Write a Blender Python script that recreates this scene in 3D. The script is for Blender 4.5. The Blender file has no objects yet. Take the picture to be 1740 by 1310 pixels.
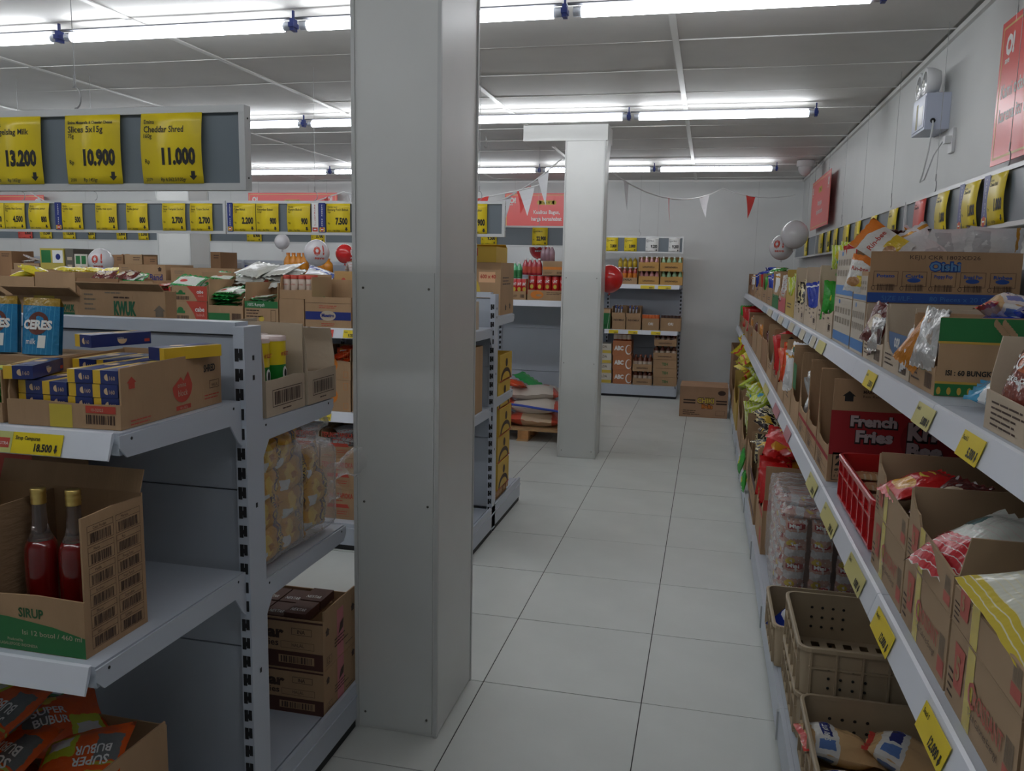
import bpy, math, random
from mathutils import Vector, Matrix, noise
S = bpy.context.scene
COL = S.collection
PI = math.pi
R = random.Random(7)

# ------------------------------------------------------------------ camera, world, exposure
F_PX, YAW, PITCH, ROLL, CAM_Z = 1407.625, 0.228932, 0.140952, -0.019777, 1.5714
def cam_axes():
    cy, sy = math.cos(YAW), math.sin(YAW)
    f = Vector((-sy*math.cos(PITCH), cy*math.cos(PITCH), -math.sin(PITCH)))
    r = Vector((cy, sy, 0)); d = f.cross(r)
    return r*math.cos(ROLL)+d*math.sin(ROLL), -r*math.sin(ROLL)+d*math.cos(ROLL), f
_r, _d, _f = cam_axes()
cam = bpy.data.objects.new('camera', bpy.data.cameras.new('camera')); COL.objects.link(cam)
cam.data.sensor_width = 36; cam.data.lens = F_PX/1740*36; cam.data.clip_start = .05
m = Matrix.Identity(4)
for i in range(3): m[i][0] = _r[i]; m[i][1] = -_d[i]; m[i][2] = -_f[i]
m[2][3] = CAM_Z
cam.matrix_world = m
S.camera = cam
w = bpy.data.worlds.new('world'); S.world = w; w.use_nodes = True
w.node_tree.nodes['Background'].inputs[0].default_value = (.55, .6, .68, 1)
w.node_tree.nodes['Background'].inputs[1].default_value = .05
S.view_settings.view_transform = 'Standard'; S.view_settings.look = 'None'
S.view_settings.gamma = 1; S.view_settings.use_curve_mapping = False
S.view_settings.exposure = 0.43
TUBE_STRENGTH = 12.2
def wx(px, Y, z=1.3):                       # world x of the vertical plane point seen at column px at depth Y
    lo, hi = -14., 3.
    for _ in range(40):
        mid = (lo+hi)/2; v = Vector((mid, Y, z-CAM_Z))
        if 870+F_PX*v.dot(_r)/v.dot(_f) > px: hi = mid
        else: lo = mid
    return lo

# ------------------------------------------------------------------ materials
def lin(c):
    return tuple(((x/255)/12.92 if x/255 <= .04045 else ((x/255+.055)/1.055)**2.4) for x in c)
MATS = {}
def mat(name, col, rough=.5, metal=0, noise_amt=0, noise_scale=20, bump=0, bump_scale=60, emit=0, coat=0, stretch=None, trans=0):
    if name in MATS: return MATS[name]
    M = bpy.data.materials.new(name); M.use_nodes = True; MATS[name] = M
    nt = M.node_tree; b = nt.nodes['Principled BSDF']
    c = tuple(col)+(1,) if len(col) == 3 else col
    b.inputs['Base Color'].default_value = c; b.inputs['Roughness'].default_value = rough; b.inputs['Metallic'].default_value = metal
    if coat: b.inputs['Coat Weight'].default_value = coat; b.inputs['Coat Roughness'].default_value = .15
    if trans: b.inputs['Transmission Weight'].default_value = trans
    if emit:
        b.inputs['Emission Color'].default_value = c; b.inputs['Emission Strength'].default_value = emit
    if noise_amt or bump:
        tc = nt.nodes.new('ShaderNodeTexCoord'); mp = nt.nodes.new('ShaderNodeMapping')
        nt.links.new(tc.outputs['Object'], mp.inputs[0])
        if stretch: mp.inputs['Scale'].default_value = stretch
        if noise_amt:
            n = nt.nodes.new('ShaderNodeTexNoise'); n.inputs['Scale'].default_value = noise_scale; n.inputs['Detail'].default_value = 3
            nt.links.new(mp.outputs[0], n.inputs['Vector'])
            r = nt.nodes.new('ShaderNodeMapRange'); r.inputs[1].default_value = .3; r.inputs[2].default_value = .7
            r.inputs[3].default_value = 1-noise_amt; r.inputs[4].default_value = 1+noise_amt
            nt.links.new(n.outputs[0], r.inputs[0])
            mx = nt.nodes.new('ShaderNodeVectorMath'); mx.operation = 'SCALE'; mx.inputs[0].default_value = c[:3]
            nt.links.new(r.outputs[0], mx.inputs['Scale']); nt.links.new(mx.outputs[0], b.inputs['Base Color'])
        if bump:
            n2 = nt.nodes.new('ShaderNodeTexNoise'); n2.inputs['Scale'].default_value = bump_scale
            nt.links.new(mp.outputs[0], n2.inputs['Vector'])
            bp = nt.nodes.new('ShaderNodeBump'); bp.inputs['Strength'].default_value = bump; bp.inputs['Distance'].default_value = .01
            nt.links.new(n2.outputs[0], bp.inputs['Height']); nt.links.new(bp.outputs[0], b.inputs['Normal'])
    return M
def film(name, base, shapes, rough=.25, warp=.05, seed=0, metal=0):
    """printed plastic film or paper: UV artwork built from bands, ellipses, rects; (kind, a, b, c, d, colour)"""
    if name in MATS: return MATS[name]
    M = bpy.data.materials.new(name); M.use_nodes = True; MATS[name] = M
    nt = M.node_tree; N = nt.nodes; L = nt.links; b = N['Principled BSDF']
    b.inputs['Roughness'].default_value = rough; b.inputs['Metallic'].default_value = metal
    b.inputs['Coat Weight'].default_value = .3; b.inputs['Coat Roughness'].default_value = .12
    uv = N.new('ShaderNodeUVMap'); nz = N.new('ShaderNodeTexNoise'); nz.inputs['Scale'].default_value = 3.5+seed*.37; nz.inputs['Detail'].default_value = 1
    L.new(uv.outputs[0], nz.inputs['Vector'])
    sub = N.new('ShaderNodeVectorMath'); sub.operation = 'SUBTRACT'; sub.inputs[1].default_value = (.5, .5, .5); L.new(nz.outputs['Color'], sub.inputs[0])
    sc = N.new('ShaderNodeVectorMath'); sc.operation = 'SCALE'; sc.inputs['Scale'].default_value = warp; L.new(sub.outputs[0], sc.inputs[0])
    ad = N.new('ShaderNodeVectorMath'); ad.operation = 'ADD'; L.new(uv.outputs[0], ad.inputs[0]); L.new(sc.outputs[0], ad.inputs[1])
    sp = N.new('ShaderNodeSeparateXYZ'); L.new(ad.outputs[0], sp.inputs[0])
    def mth(op, a, bb, cc=None):
        n = N.new('ShaderNodeMath'); n.operation = op
        for i, v in enumerate((a, bb, cc)):
            if v is None: continue
            if isinstance(v, (int, float)): n.inputs[i].default_value = v
            else: L.new(v, n.inputs[i])
        return n.outputs[0]
    def within(o, a, bb):
        return mth('MULTIPLY', mth('GREATER_THAN', o, a), mth('LESS_THAN', o, bb))
    cur = None
    for k, a, bb, c, d, colr in shapes:
        if k == 'rect': f = mth('MULTIPLY', within(sp.outputs[0], a, bb), within(sp.outputs[1], c, d))
        elif k == 'ell':
            x = mth('DIVIDE', mth('SUBTRACT', sp.outputs[0], a), c); y = mth('DIVIDE', mth('SUBTRACT', sp.outputs[1], bb), d)
            f = mth('LESS_THAN', mth('ADD', mth('MULTIPLY', x, x), mth('MULTIPLY', y, y)), 1)
        elif k == 'stripe':   # a = axis, bb = frequency, c = duty ; d unused
            o = sp.outputs[int(a)]; f = mth('LESS_THAN', mth('FRACT', mth('MULTIPLY', o, bb), 0), c)
        elif k == 'diag':     # v > a*u + bb
            f = mth('GREATER_THAN', sp.outputs[1], mth('ADD', mth('MULTIPLY', sp.outputs[0], a), bb))
        elif k == 'blob':
            n = N.new('ShaderNodeTexNoise'); n.inputs['Scale'].default_value = a; n.inputs['Detail'].default_value = 2; L.new(uv.outputs[0], n.inputs['Vector'])
            f = mth('GREATER_THAN', n.outputs[0], bb)
        mx = N.new('ShaderNodeMix'); mx.data_type = 'RGBA'; L.new(f, mx.inputs[0])
        if cur is None: mx.inputs[6].default_value = tuple(base)+(1,)
        else: L.new(cur, mx.inputs[6])
        mx.inputs[7].default_value = tuple(colr)+(1,); cur = mx.outputs[2]
    if cur is None: b.inputs['Base Color'].default_value = tuple(base)+(1,)
    else: L.new(cur, b.inputs['Base Color'])
    n2 = N.new('ShaderNodeTexNoise'); n2.inputs['Scale'].default_value = 9; L.new(uv.outputs[0], n2.inputs['Vector'])
    bp = N.new('ShaderNodeBump'); bp.inputs['Strength'].default_value = .35; bp.inputs['Distance'].default_value = .01
    L.new(n2.outputs[0], bp.inputs['Height']); L.new(bp.outputs[0], b.inputs['Normal'])
    return M

WHITE = lin((225, 225, 222))
kraft = mat('kraft cardboard', (.41, .258, .14), .8, noise_amt=.10, noise_scale=7, bump=.12, bump_scale=90, stretch=(1, 1, .3))
kraftd = mat('darker kraft cardboard', (.31, .168, .082), .8, noise_amt=.12, noise_scale=6, bump=.12, bump_scale=80, stretch=(1, 1, .3))
kraftl = mat('pale kraft cardboard', (.52, .42, .31), .8, noise_amt=.07, noise_scale=6, bump=.08, bump_scale=90)
kraftin = mat('inside kraft cardboard', (.30, .185, .10), .85, noise_amt=.12, noise_scale=9, bump=.2, bump_scale=120, stretch=(1, .2, 1))
metalw = mat('grey white powder coated steel', (.50, .545, .62), .38, noise_amt=.03, noise_scale=4)
metalp = mat('bright price rail plastic', (.72, .75, .82), .3)
backp = mat('grey steel back panel', (.40, .44, .50), .42, noise_amt=.04, noise_scale=3)
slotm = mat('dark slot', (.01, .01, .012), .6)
pillarm = mat('white painted pillar', (.66, .665, .645), .45, noise_amt=.04, noise_scale=2.5, bump=.03, bump_scale=30)
wallm = mat('white wall panel', (.66, .67, .66), .55, noise_amt=.05, noise_scale=1.6, bump=.03, bump_scale=25)
ceilm = mat('matt white ceiling panel', (.62, .61, .59), .7, noise_amt=.05, noise_scale=3, bump=.08, bump_scale=14)
tilem = mat('pale grey porcelain tile', (.62, .645, .62), .34, noise_amt=.05, noise_scale=3.2, bump=.03, bump_scale=60)
groutm = mat('dark grout', (.045, .045, .043), .9)
blackm = mat('black ink', (.015, .014, .013), .6)
brownink = mat('dark brown ink', (.06, .03, .02), .6)
redink = mat('red ink', (.50, .06, .035), .6)
greyink = mat('grey ink', (.20, .16, .12), .7)
whitep = mat('white print', (.80, .80, .78), .5)
yellowp = mat('yellow card', (.78, .60, .015), .32, noise_amt=.03, noise_scale=5)
yellowt = mat('yellow packing tape', (.62, .48, .06), .25)
redp = mat('red card', (.72, .09, .07), .32)
posterr = mat('salmon red poster board', (.80, .10, .09), .3)
bluep = mat('navy blue print', (.02, .035, .20), .35)
boardg = mat('slate grey sign board', (.155, .185, .21), .35)
framem = mat('brushed aluminium frame', (.62, .63, .63), .35, metal=.35)
steel = mat('galvanised wire', (.35, .35, .35), .4, metal=.8)
whitepl = mat('white plastic', (.72, .73, .74), .35)
greenp = mat('green print', (.02, .17, .045), .5)
orangep = mat('orange print', (.65, .20, .02), .5)
goldp = mat('gold print', (.62, .45, .06), .5)
bluel = mat('bright blue print', (.05, .25, .60), .5)

# ------------------------------------------------------------------ mesh builder
class MB:
    def __init__(s): s.v = []; s.f = []; s.mi = []; s.mats = []; s.uv = {}; s.smooth = set()
    def slot(s, m):
        if m not in s.mats: s.mats.append(m)
        return s.mats.index(m)
    def add(s, vs, fs, m, smooth=False, uvs=None):
        o = len(s.v); s.v += [tuple(v) for v in vs]; k = s.slot(m)
        for j, f in enumerate(fs):
            if smooth: s.smooth.add(len(s.f))
            if uvs: s.uv[len(s.f)] = uvs[j]
            s.f.append([o+i for i in f]); s.mi.append(k)
    def box(s, a, b, m):
        x0, y0, z0 = a; x1, y1, z1 = b
        s.add([(x0,y0,z0),(x1,y0,z0),(x1,y1,z0),(x0,y1,z0),(x0,y0,z1),(x1,y0,z1),(x1,y1,z1),(x0,y1,z1)],
              [(0,3,2,1),(4,5,6,7),(0,1,5,4),(1,2,6,5),(2,3,7,6),(3,0,4,7)], m)
    def prism(s, poly, O, U, V, T, m):
        """extrude a 2D polygon (in plane O,U,V) by vector T"""
        O = Vector(O); U = Vector(U); V = Vector(V); T = Vector(T); n = len(poly)
        vs = [O+U*a+V*b for a, b in poly]+[O+U*a+V*b+T for a, b in poly]
        s.add(vs, [list(range(n)), list(range(2*n-1, n-1, -1))]+[(i, i+n, (i+1) % n+n, (i+1) % n) for i in range(n)], m)
    def flat(s, poly, O, U, V, m):
        O = Vector(O); U = Vector(U); V = Vector(V)
        s.add([O+U*a+V*b for a, b in poly], [list(range(len(poly)))], m)
    def rect(s, x0, y0, x1, y1, O, U, V, m): s.flat([(x0,y0),(x1,y0),(x1,y1),(x0,y1)], O, U, V, m)
    def disc(s, cx, cy, rx, ry, O, U, V, m, n=20, a0=0, a1=2*PI):
        s.flat([(cx+rx*math.cos(a0+(a1-a0)*i/n), cy+ry*math.sin(a0+(a1-a0)*i/n)) for i in range(n if a1-a0 > 6.2 else n+1)], O, U, V, m)
    def tube(s, pts, r, m, n=8, cap=True):
        pts = [Vector(p) for p in pts]; rings = []
        for i, p in enumerate(pts):
            t = (pts[min(i+1, len(pts)-1)]-pts[max(i-1, 0)]).normalized()
            a = t.orthogonal().normalized() if i == 0 else (pa-t*pa.dot(t)).normalized()
            pa = a; b = t.cross(a); rr = r[i] if isinstance(r, (list, tuple)) else r
            rings.append([p+(a*math.cos(2*PI*k/n)+b*math.sin(2*PI*k/n))*rr for k in range(n)])
        vs = [v for g in rings for v in g]
        fs = [(i*n+k, i*n+(k+1) % n, (i+1)*n+(k+1) % n, (i+1)*n+k) for i in range(len(pts)-1) for k in range(n)]
        s.add(vs, fs, m, smooth=True)
        if cap: s.add(rings[0], [list(range(n-1, -1, -1))], m); s.add(rings[-1], [list(range(n))], m)
    def lathe(s, prof, c, m, n=16, axis=2):
        c = Vector(c); vs = []
        for r, h in prof:
            for k in range(n):
                a = 2*PI*k/n; p = (r*math.cos(a), r*math.sin(a), h)
                if axis == 0: p = (h, p[0], p[1])
                if axis == 1: p = (p[0], h, p[1])
                vs.append(c+Vector(p))
        fs = [(i*n+k, i*n+(k+1) % n, (i+1)*n+(k+1) % n, (i+1)*n+k) for i in range(len(prof)-1) for k in range(n)]
        s.add(vs, fs, m, smooth=True)
        if prof[-1][0] > 1e-5: s.add(vs[-n:], [list(range(n))], m)
        if prof[0][0] > 1e-5: s.add(vs[:n], [list(range(n-1, -1, -1))], m)
    def text(s, t, x, y, h, O, U, V, m, w=None, bold=0, center=False):
        """letters h tall with baseline at (x,y); w squeezes or stretches the line to that width"""
        vs, fs, tw = glyphs(t, bold); k = h/.70
        if tw < 1e-6: return
        kx = (w/tw) if w else k*.86
        O = Vector(O); U = Vector(U); V = Vector(V)
        if center: x = x-tw*kx/2
        s.add([O+U*(x+a*kx)+V*(y+b*k) for a, b in vs], fs, m)
    def mesh(s, name):
        me = bpy.data.meshes.new(name); me.from_pydata(s.v, [], s.f)
        for mm in s.mats: me.materials.append(mm)
        me.polygons.foreach_set('material_index', s.mi)
        if s.smooth: me.polygons.foreach_set('use_smooth', [i in s.smooth for i in range(len(s.f))])
        if s.uv:
            l = me.uv_layers.new(name='UVMap')
            for p in me.polygons:
                u = s.uv.get(p.index)
                if u:
                    for j, li in enumerate(p.loop_indices): l.data[li].uv = u[j]
        me.update(); return me
    def build(s, name, parent=None, loc=None, kind=None):
        o = bpy.data.objects.new(name, s.mesh(name)); COL.objects.link(o)
        if parent: o.parent = parent
        if loc: o.location = loc
        if kind: o['kind'] = kind
        return o
_G = {}
def glyphs(t, bold=0):
    key = (t, bold)
    if key in _G: return _G[key]
    cu = bpy.data.curves.new('t', 'FONT'); cu.body = t; cu.resolution_u = 2; cu.offset = bold; cu.fill_mode = 'FRONT'
    o = bpy.data.objects.new('t', cu); me = bpy.data.meshes.new_from_object(o)
    xs = [v.co.x for v in me.vertices] or [0]; x0 = min(xs)
    vs = [(v.co.x-x0, v.co.y) for v in me.vertices]; fs = [tuple(p.vertices) for p in me.polygons]
    _G[key] = (vs, fs, max(xs)-x0)
    bpy.data.objects.remove(o); bpy.data.curves.remove(cu); bpy.data.meshes.remove(me)
    return _G[key]
def empty(name, loc=(0,0,0), rz=0):
    o = bpy.data.objects.new(name, None); COL.objects.link(o); o.location = loc; o.rotation_euler.z = rz; o.empty_display_size = .1
    return o
def tag(o, label, cat, group=None):
    o['label'] = label; o['category'] = cat
    if group: o['group'] = group
    return o
def copy_tree(o, parent=None):
    c = o.copy(); COL.objects.link(c)
    if parent: c.parent = parent; c.matrix_parent_inverse = o.matrix_parent_inverse.copy()
    for ch in list(o.children): copy_tree(ch, c)
    return c
X, Y_, Z = Vector((1,0,0)), Vector((0,1,0)), Vector((0,0,1))

# ------------------------------------------------------------------ room shell
XW, YB, HC, XL, YN = 1.08, 10.95, 2.713, -12.0, -3.0
fl = empty('floor'); fl['kind'] = 'structure'
b = MB(); b.box((XL, YN, -.08), (XW, YB, -.0025), groutm); b.build('floor_bed', fl)
b = MB(); b.box((.002, .002, -.012), (.598, .598, 0), tilem); tme = b.mesh('tile')
X0, Y0 = -.7621, 2.8878
far = MB(); r2 = random.Random(3)
for i in range(-19, 4):
    for j in range(-10, 14):
        x, y = X0+.6*i, Y0+.6*j
        if -5 <= i <= 2 and -3 <= j <= 13:
            o = bpy.data.objects.new('tile', tme); COL.objects.link(o); o.parent = fl; o.location = (x, y, r2.uniform(-.0008, 0))
            if x+.6 > XW or y+.6 > YB: o.scale = (min(1, (XW-x)/.6), min(1, (YB-y)/.6), 1)
        elif x > XL: far.box((x+.0012, y+.0012, -.012), (min(x+.5988, XW), min(y+.5988, YB), 0), tilem)
far.build('tiles_beyond', fl, kind='stuff')
ce = empty('ceiling', (0, 0, HC)); ce['kind'] = 'structure'
b = MB(); b.box((XL, YN, .02), (XW, YB, .10), ceilm); b.build('ceiling_slab', ce)
near = MB(); bt = MB(); trimw = mat('white ceiling batten', (.72, .72, .70), .4)
for i in range(10):
    xa = -.222-1.27*(i-1); x1 = min(xa, XW); x0 = xa-1.27
    if x0 < XL: x0 = XL
    for j in range(-12, 11):
        y0 = 4.41+.6266*j
        y1 = min(y0+.6266, YB)
        if j >= -3 and i <= 8:
            p = MB(); dz = r2.uniform(0, .007); sg = r2.uniform(.002, .008)
            g = .0025; xs = [x0+.004, (x0*2+x1)/3, (x0+x1*2)/3, x1-.004]
            p.add([(xx, yy, zz) for yy in (y0+g, (y0+y1)/2, y1-g) for xx, zz in zip(xs, (dz, dz-sg*.6, dz-sg*.6, dz))]+[(xx, yy, .018) for yy in (y0+g, y1-g) for xx in (xs[0], xs[-1])],
                  [(0,4,5,1),(1,5,6,2),(2,6,7,3),(4,8,9,5),(5,9,10,6),(6,10,11,7),(0,1,2,3,13,12),(8,14,15,11,10,9),(0,12,14,8,4),(3,7,11,15,13),(12,13,15,14)], ceilm)
            p.build('ceiling_panel', ce)
        else: near.box((x0+.004, y0+.003, 0), (x1-.004, y1-.003, .018), ceilm)
near.build('panels_out_of_view', ce, kind='stuff')
for j in range(-3, 11):
    yy = 4.41+.6266*j
    t = MB(); t.box((XL, yy-.0035, -.0012), (XW, yy+.0035, .004), trimw); t.build('cross_batten', ce)
for i in range(10):
    xa = -.222-1.27*i
    t = MB(); t.box((xa-.016, YN, -.004), (xa+.016, YB, .002), trimw); t.build('batten', ce)
def wall(name, a, b_):
    w_ = MB(); w_.box(a, b_, wallm); o = w_.build(name); o['kind'] = 'structure'; return o
wr = wall('wall_right', (XW, YN, 0), (XW+.1, YB+.1, HC+.1))
wb = wall('wall_back', (XL, YB, 0), (XW, YB+.1, HC+.1))
wall('wall_left', (XL-.1, YN, 0), (XL, YB+.1, HC+.1))
wall('wall_front', (XL, YN-.1, 0), (XW, YN, HC+.1))
mat('joint', (.50, .50, .49), .7)
t = MB()
for x in [.55-1.22*k for k in range(10)]: t.box((x-.002, YB-.0015, 0), (x+.002, YB, HC), MATS['joint'])
t.build('panel_joints', wb)
t = MB(); t.box((XW-.02, YN, HC-.025), (XW, YB, HC), trimw); o = t.build('trim_1'); o['kind'] = 'structure'
t = MB(); t.box((XL, YB-.02, HC-.025), (XW-.02, YB, HC), trimw); o = t.build('trim_2'); o['kind'] = 'structure'

# pillars
def pillar(x0, y0, x1, y1, label, cap=None, side=None):
    p = empty('pillar', ((x0+x1)/2, (y0+y1)/2, 0)); tag(p, label, 'pillar')
    cx, cy = (x0+x1)/2, (y0+y1)/2; hx, hy = (x1-x0)/2, (y1-y0)/2
    b = MB(); b.box((-hx, -hy, 0), (hx, hy, HC), pillarm); b.build('shaft', p)
    clad = mat('pillar cladding sheet', (.60, .615, .60), .3, noise_amt=.03, noise_scale=3); scr = mat('screw', (.12, .11, .1), .4, metal=.6)
    for n, (a, b_) in {'cladding_sheet': ((-hx+.012, -hy-.004, .01), (hx-.012, -hy, 1.55)), 'cladding_sheet.001': ((hx, -hy+.012, .01), (hx+.004, hy-.012, 1.55))}.items():
        b = MB(); b.box(a, b_, clad); c = b.build('cladding_sheet', p)
    sc = MB()
    for z in (.06, .8, 1.5):
        for xx in (-hx+.03, hx-.03): sc.lathe([(.004, -hy-.004), (.004, -hy-.0055), (0, -hy-.006)], (xx, 0, z), scr, 8, axis=1)
    sc.build('screws', p)
    for sx, sy in ((-1, -1), (1, -1), (1, 1)):
        g = MB(); g.box((sx*hx-.006, sy*hy-.006, 0), (sx*hx+.006, sy*hy+.006, HC-.001), mat('corner bead', (.56, .57, .56), .5)); g.build('corner_bead', p)
    if cap:
        g = MB(); g.box((cap[0]-cx, cap[1]-cy-.012, HC-.125), (cap[2]-cx, cap[3]-cy, HC-.0005), pillarm); g.build('capital', p)
        g = MB(); g.prism([(hx, HC-.125), (cap[2]-cx, HC-.125), (hx, HC-.40)], (.0005, -hy+.02, -.0005), X, Z, (0, .2, 0), pillarm); g.build('haunch', p)
    return p
pillar(-1.098, 2.475, -.818, 2.885, 'broad white square pillar in the middle foreground, beside the near shelving')
pillar(-1.168, 6.765, -.856, 7.01, 'slim white pillar further down the aisle, with a wider box capital at the ceiling', cap=(-1.52, 6.765, -.835, 7.06))
pillar(-4.93, 6.75, -4.60, 7.05, 'small distant white pillar seen among the cartons on the left', cap=(-5.25, 6.75, -4.57, 7.06))

# ------------------------------------------------------------------ ceiling lights
glow = mat('lit tube', (.93, .96, 1.0), emit=TUBE_STRENGTH)
endc = mat('silver tube end', (.55, .58, .65), .3, metal=.6); holderm = mat('blue lamp holder', (.02, .04, .22), .4)
ORD = ['first', 'second', 'third', 'fourth', 'fifth', 'sixth', 'seventh', 'eighth', 'ninth', 'tenth']
def light(x1, y, label, group):
    t = empty('fluorescent_tube', (x1-.61, y, 2.64)); tag(t, label, 'light', group)
    g = MB(); g.tube([(-.565, 0, 0), (.565, 0, 0)], .0235, glow, 14); g.build('glass_tube', t)
    for s in (-1, 1):
        g = MB(); g.tube([(s*.565, 0, 0), (s*.600, 0, 0)], .020, endc, 10); g.build('end_cap', t)
    g = MB(); g.box((.604, -.02, -.022), (.622, .02, .03), holderm); g.box((.600, -.027, -.008), (.626, .027, .012), holderm); g.box((.609, -.006, .03), (.617, .006, .0665), holderm); g.build('lamp_holder', t)
    g = MB(); g.box((-.625, -.012, .030), (.60, .012, .036), mat('dark mounting bar', (.10, .105, .12), .5)); g.build('mounting_bar', t)
    return t
def at_depth(n): return ('nearest', 'middle', 'far', '')[n]
for ri, (y, xr, n, nm) in enumerate(((3.62, .60, 8, 'nearest visible row, at the top edge'), (6.07, .64, 9, 'middle row, in front of the pillar capital'), (9.18, .62, 10, 'farthest row, near the back wall'))):
    for k in range(n):
        light(xr-1.25*k, y, 'glowing white tube, %s from the right in the %s' % (ORD[k], nm), 'ceiling tubes in rows')
for k in range(6):
    light(.60-1.25*k, .75, 'ceiling tube in the row above and behind the viewer, out of view', 'ceiling tubes overhead')

# ------------------------------------------------------------------ shelving
def post(parent, x, y, z1, sgn_x, name='upright_post', w=.03, d=.08, slots=('-y',)):
    b = MB(); b.box((x-w/2, y-d/2, .02), (x+w/2, y+d/2, z1), metalw)
    p = b.build(name, parent)
    s = MB(); nz = int((z1-.1)/.05)
    for k in range(nz):
        z = .08+.05*k
        if '-y' in slots:
            s.box((x-.011, y-d/2-.0012, z), (x-.001, y-d/2+.001, z+.032), slotm); s.box((x-.0105, y-d/2-.0013, z+.009), (x+.010, y-d/2+.001, z+.021), slotm); s.box((x+.001, y-d/2-.0012, z+.004), (x+.010, y-d/2+.001, z+.032), slotm)
        if '-x' in slots: s.box((x-w/2-.0012, y-.008, z), (x-w/2+.001, y+.008, z+.03), slotm)
    if k % 1 == 0:
        for z in (1.33, 1.28, .95, .5):
            if z < z1 and sgn_x: s.box((x+w/2-.001, y-.004, z), (x+w/2+.001, y+.004, z+.012), slotm)
    s.build('slots', p, kind='stuff'); return p
def gondola(name, label, xe, yc, xl, levels_n, levels_f, deck_n, deck_f, top, bay=.93, post_y=None):
    """double-sided shelving running along x; xe = right end; levels = [(z, depth)]"""
    g = empty(name, (0, 0, 0)); tag(g, label, 'shelving')
    bays = int(round((xe-xl)/bay))
    for k in range(bays+1): post(g, xe-.015-bay*k, yc, top-.01, k == 0, slots=('-y',))
    for k in range(bays):
        x1 = xe-.03-bay*k; x0 = xe-bay*(k+1)
        z = .16
        pn = 0
        while z < top-.05:
            z2 = min(z+.42, top-.03)
            b = MB(); b.box((x0, yc-.022, z), (x1, yc-.014, z2-.004), backp); b.box((x0, yc+.014, z), (x1, yc+.022, z2-.004), backp); b.build('back_panel', g); z += .42
        b = MB(); b.box((x0, yc-.03, top-.03), (x1, yc+.03, top), metalw); b.build('top_rail', g)
        for sgn, dk in ((-1, deck_n), (1, deck_f)):
            if dk is None: continue
            ya, yb_ = sorted((yc+sgn*.04, yc+sgn*dk))
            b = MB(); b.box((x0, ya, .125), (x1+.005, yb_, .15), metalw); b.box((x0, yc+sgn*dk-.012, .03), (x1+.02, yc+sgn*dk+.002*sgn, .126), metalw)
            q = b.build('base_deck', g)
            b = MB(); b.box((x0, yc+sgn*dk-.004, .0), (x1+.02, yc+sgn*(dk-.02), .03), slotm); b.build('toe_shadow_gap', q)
        for sgn, lv in ((-1, levels_n), (1, levels_f)):
            for (z, d) in lv:
                yf = yc+sgn*d; ya, yb_ = sorted((yc+sgn*.04, yf))
                b = MB(); b.box((x0+.003, ya, z-.022), (x1+.012, yb_, z), metalw); b.box((x0+.0035, min(yf-sgn*.001, yf-sgn*.012), z-.045), (x1+.0115, max(yf-sgn*.001, yf-sgn*.012), z-.0225), metalw)
                s = b.build('shelf', g)
                b = MB(); b.prism([(-.001, .003), (.006, .001), (.022, -.050), (.018, -.052), (.0002, -.010)], (x0+.006, yf, z-.001), Vector((0, sgn, 0)), Z, (x1-x0-.004, 0, 0), metalp); b.build('price_rail', s)
                for xb in (x1+.014, x0+.004):
                    b = MB(); D = d-.035
                    b.prism([(0, 0), (0, -.115), (.018, -.10), (.05, -.055), (D-.02, -.05), (D, -.028), (D, -.004)], (xb, yc+sgn*.04, z), Vector((0, sgn, 0)), Z, (.004, 0, 0), metalw)
                    b.lathe([(.0035, .0041), (.0035, .0046), (0, .0047)], (xb, yc+sgn*(d-.03), z-.014), slotm, 8, axis=0)
                    b.lathe([(.0035, .0041), (.0035, .0046), (0, .0047)], (xb, yc+sgn*.075, z-.014), slotm, 8, axis=0)
                    b.build('bracket', s)
    for sgn, dk in ((-1, deck_n), (1, deck_f)):
        if dk is None: continue
        ya, yb_ = sorted((yc+sgn*.0, yc+sgn*dk))
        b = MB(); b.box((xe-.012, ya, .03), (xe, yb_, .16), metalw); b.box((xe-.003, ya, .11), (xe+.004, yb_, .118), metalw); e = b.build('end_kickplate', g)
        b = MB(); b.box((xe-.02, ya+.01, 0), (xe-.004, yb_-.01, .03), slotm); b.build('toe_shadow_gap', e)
    return g
gondola('shelving_unit', 'nearest grey steel double-sided shelving, lower left, with an empty middle shelf', -1.10, 1.86, -4.82, [(1.232, .475), (.79, .57)], [(1.165, .475), (.732, .56)], .64, .64, 1.425)
gondola('shelving_unit', 'second grey steel double-sided shelving, partly hidden behind the foreground pillar', -1.185, 4.66, -5.85, [(1.228, .50), (.765, .50)], [(1.285, .50), (.80, .5)], .54, .72, 1.43)
gondola('shelving_unit', 'third tall grey shelving at the far left, with the pallet of sacks in front', -1.02, 7.92, -8.5, [(1.285, .55)], [], None, .5, 1.60)
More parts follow.
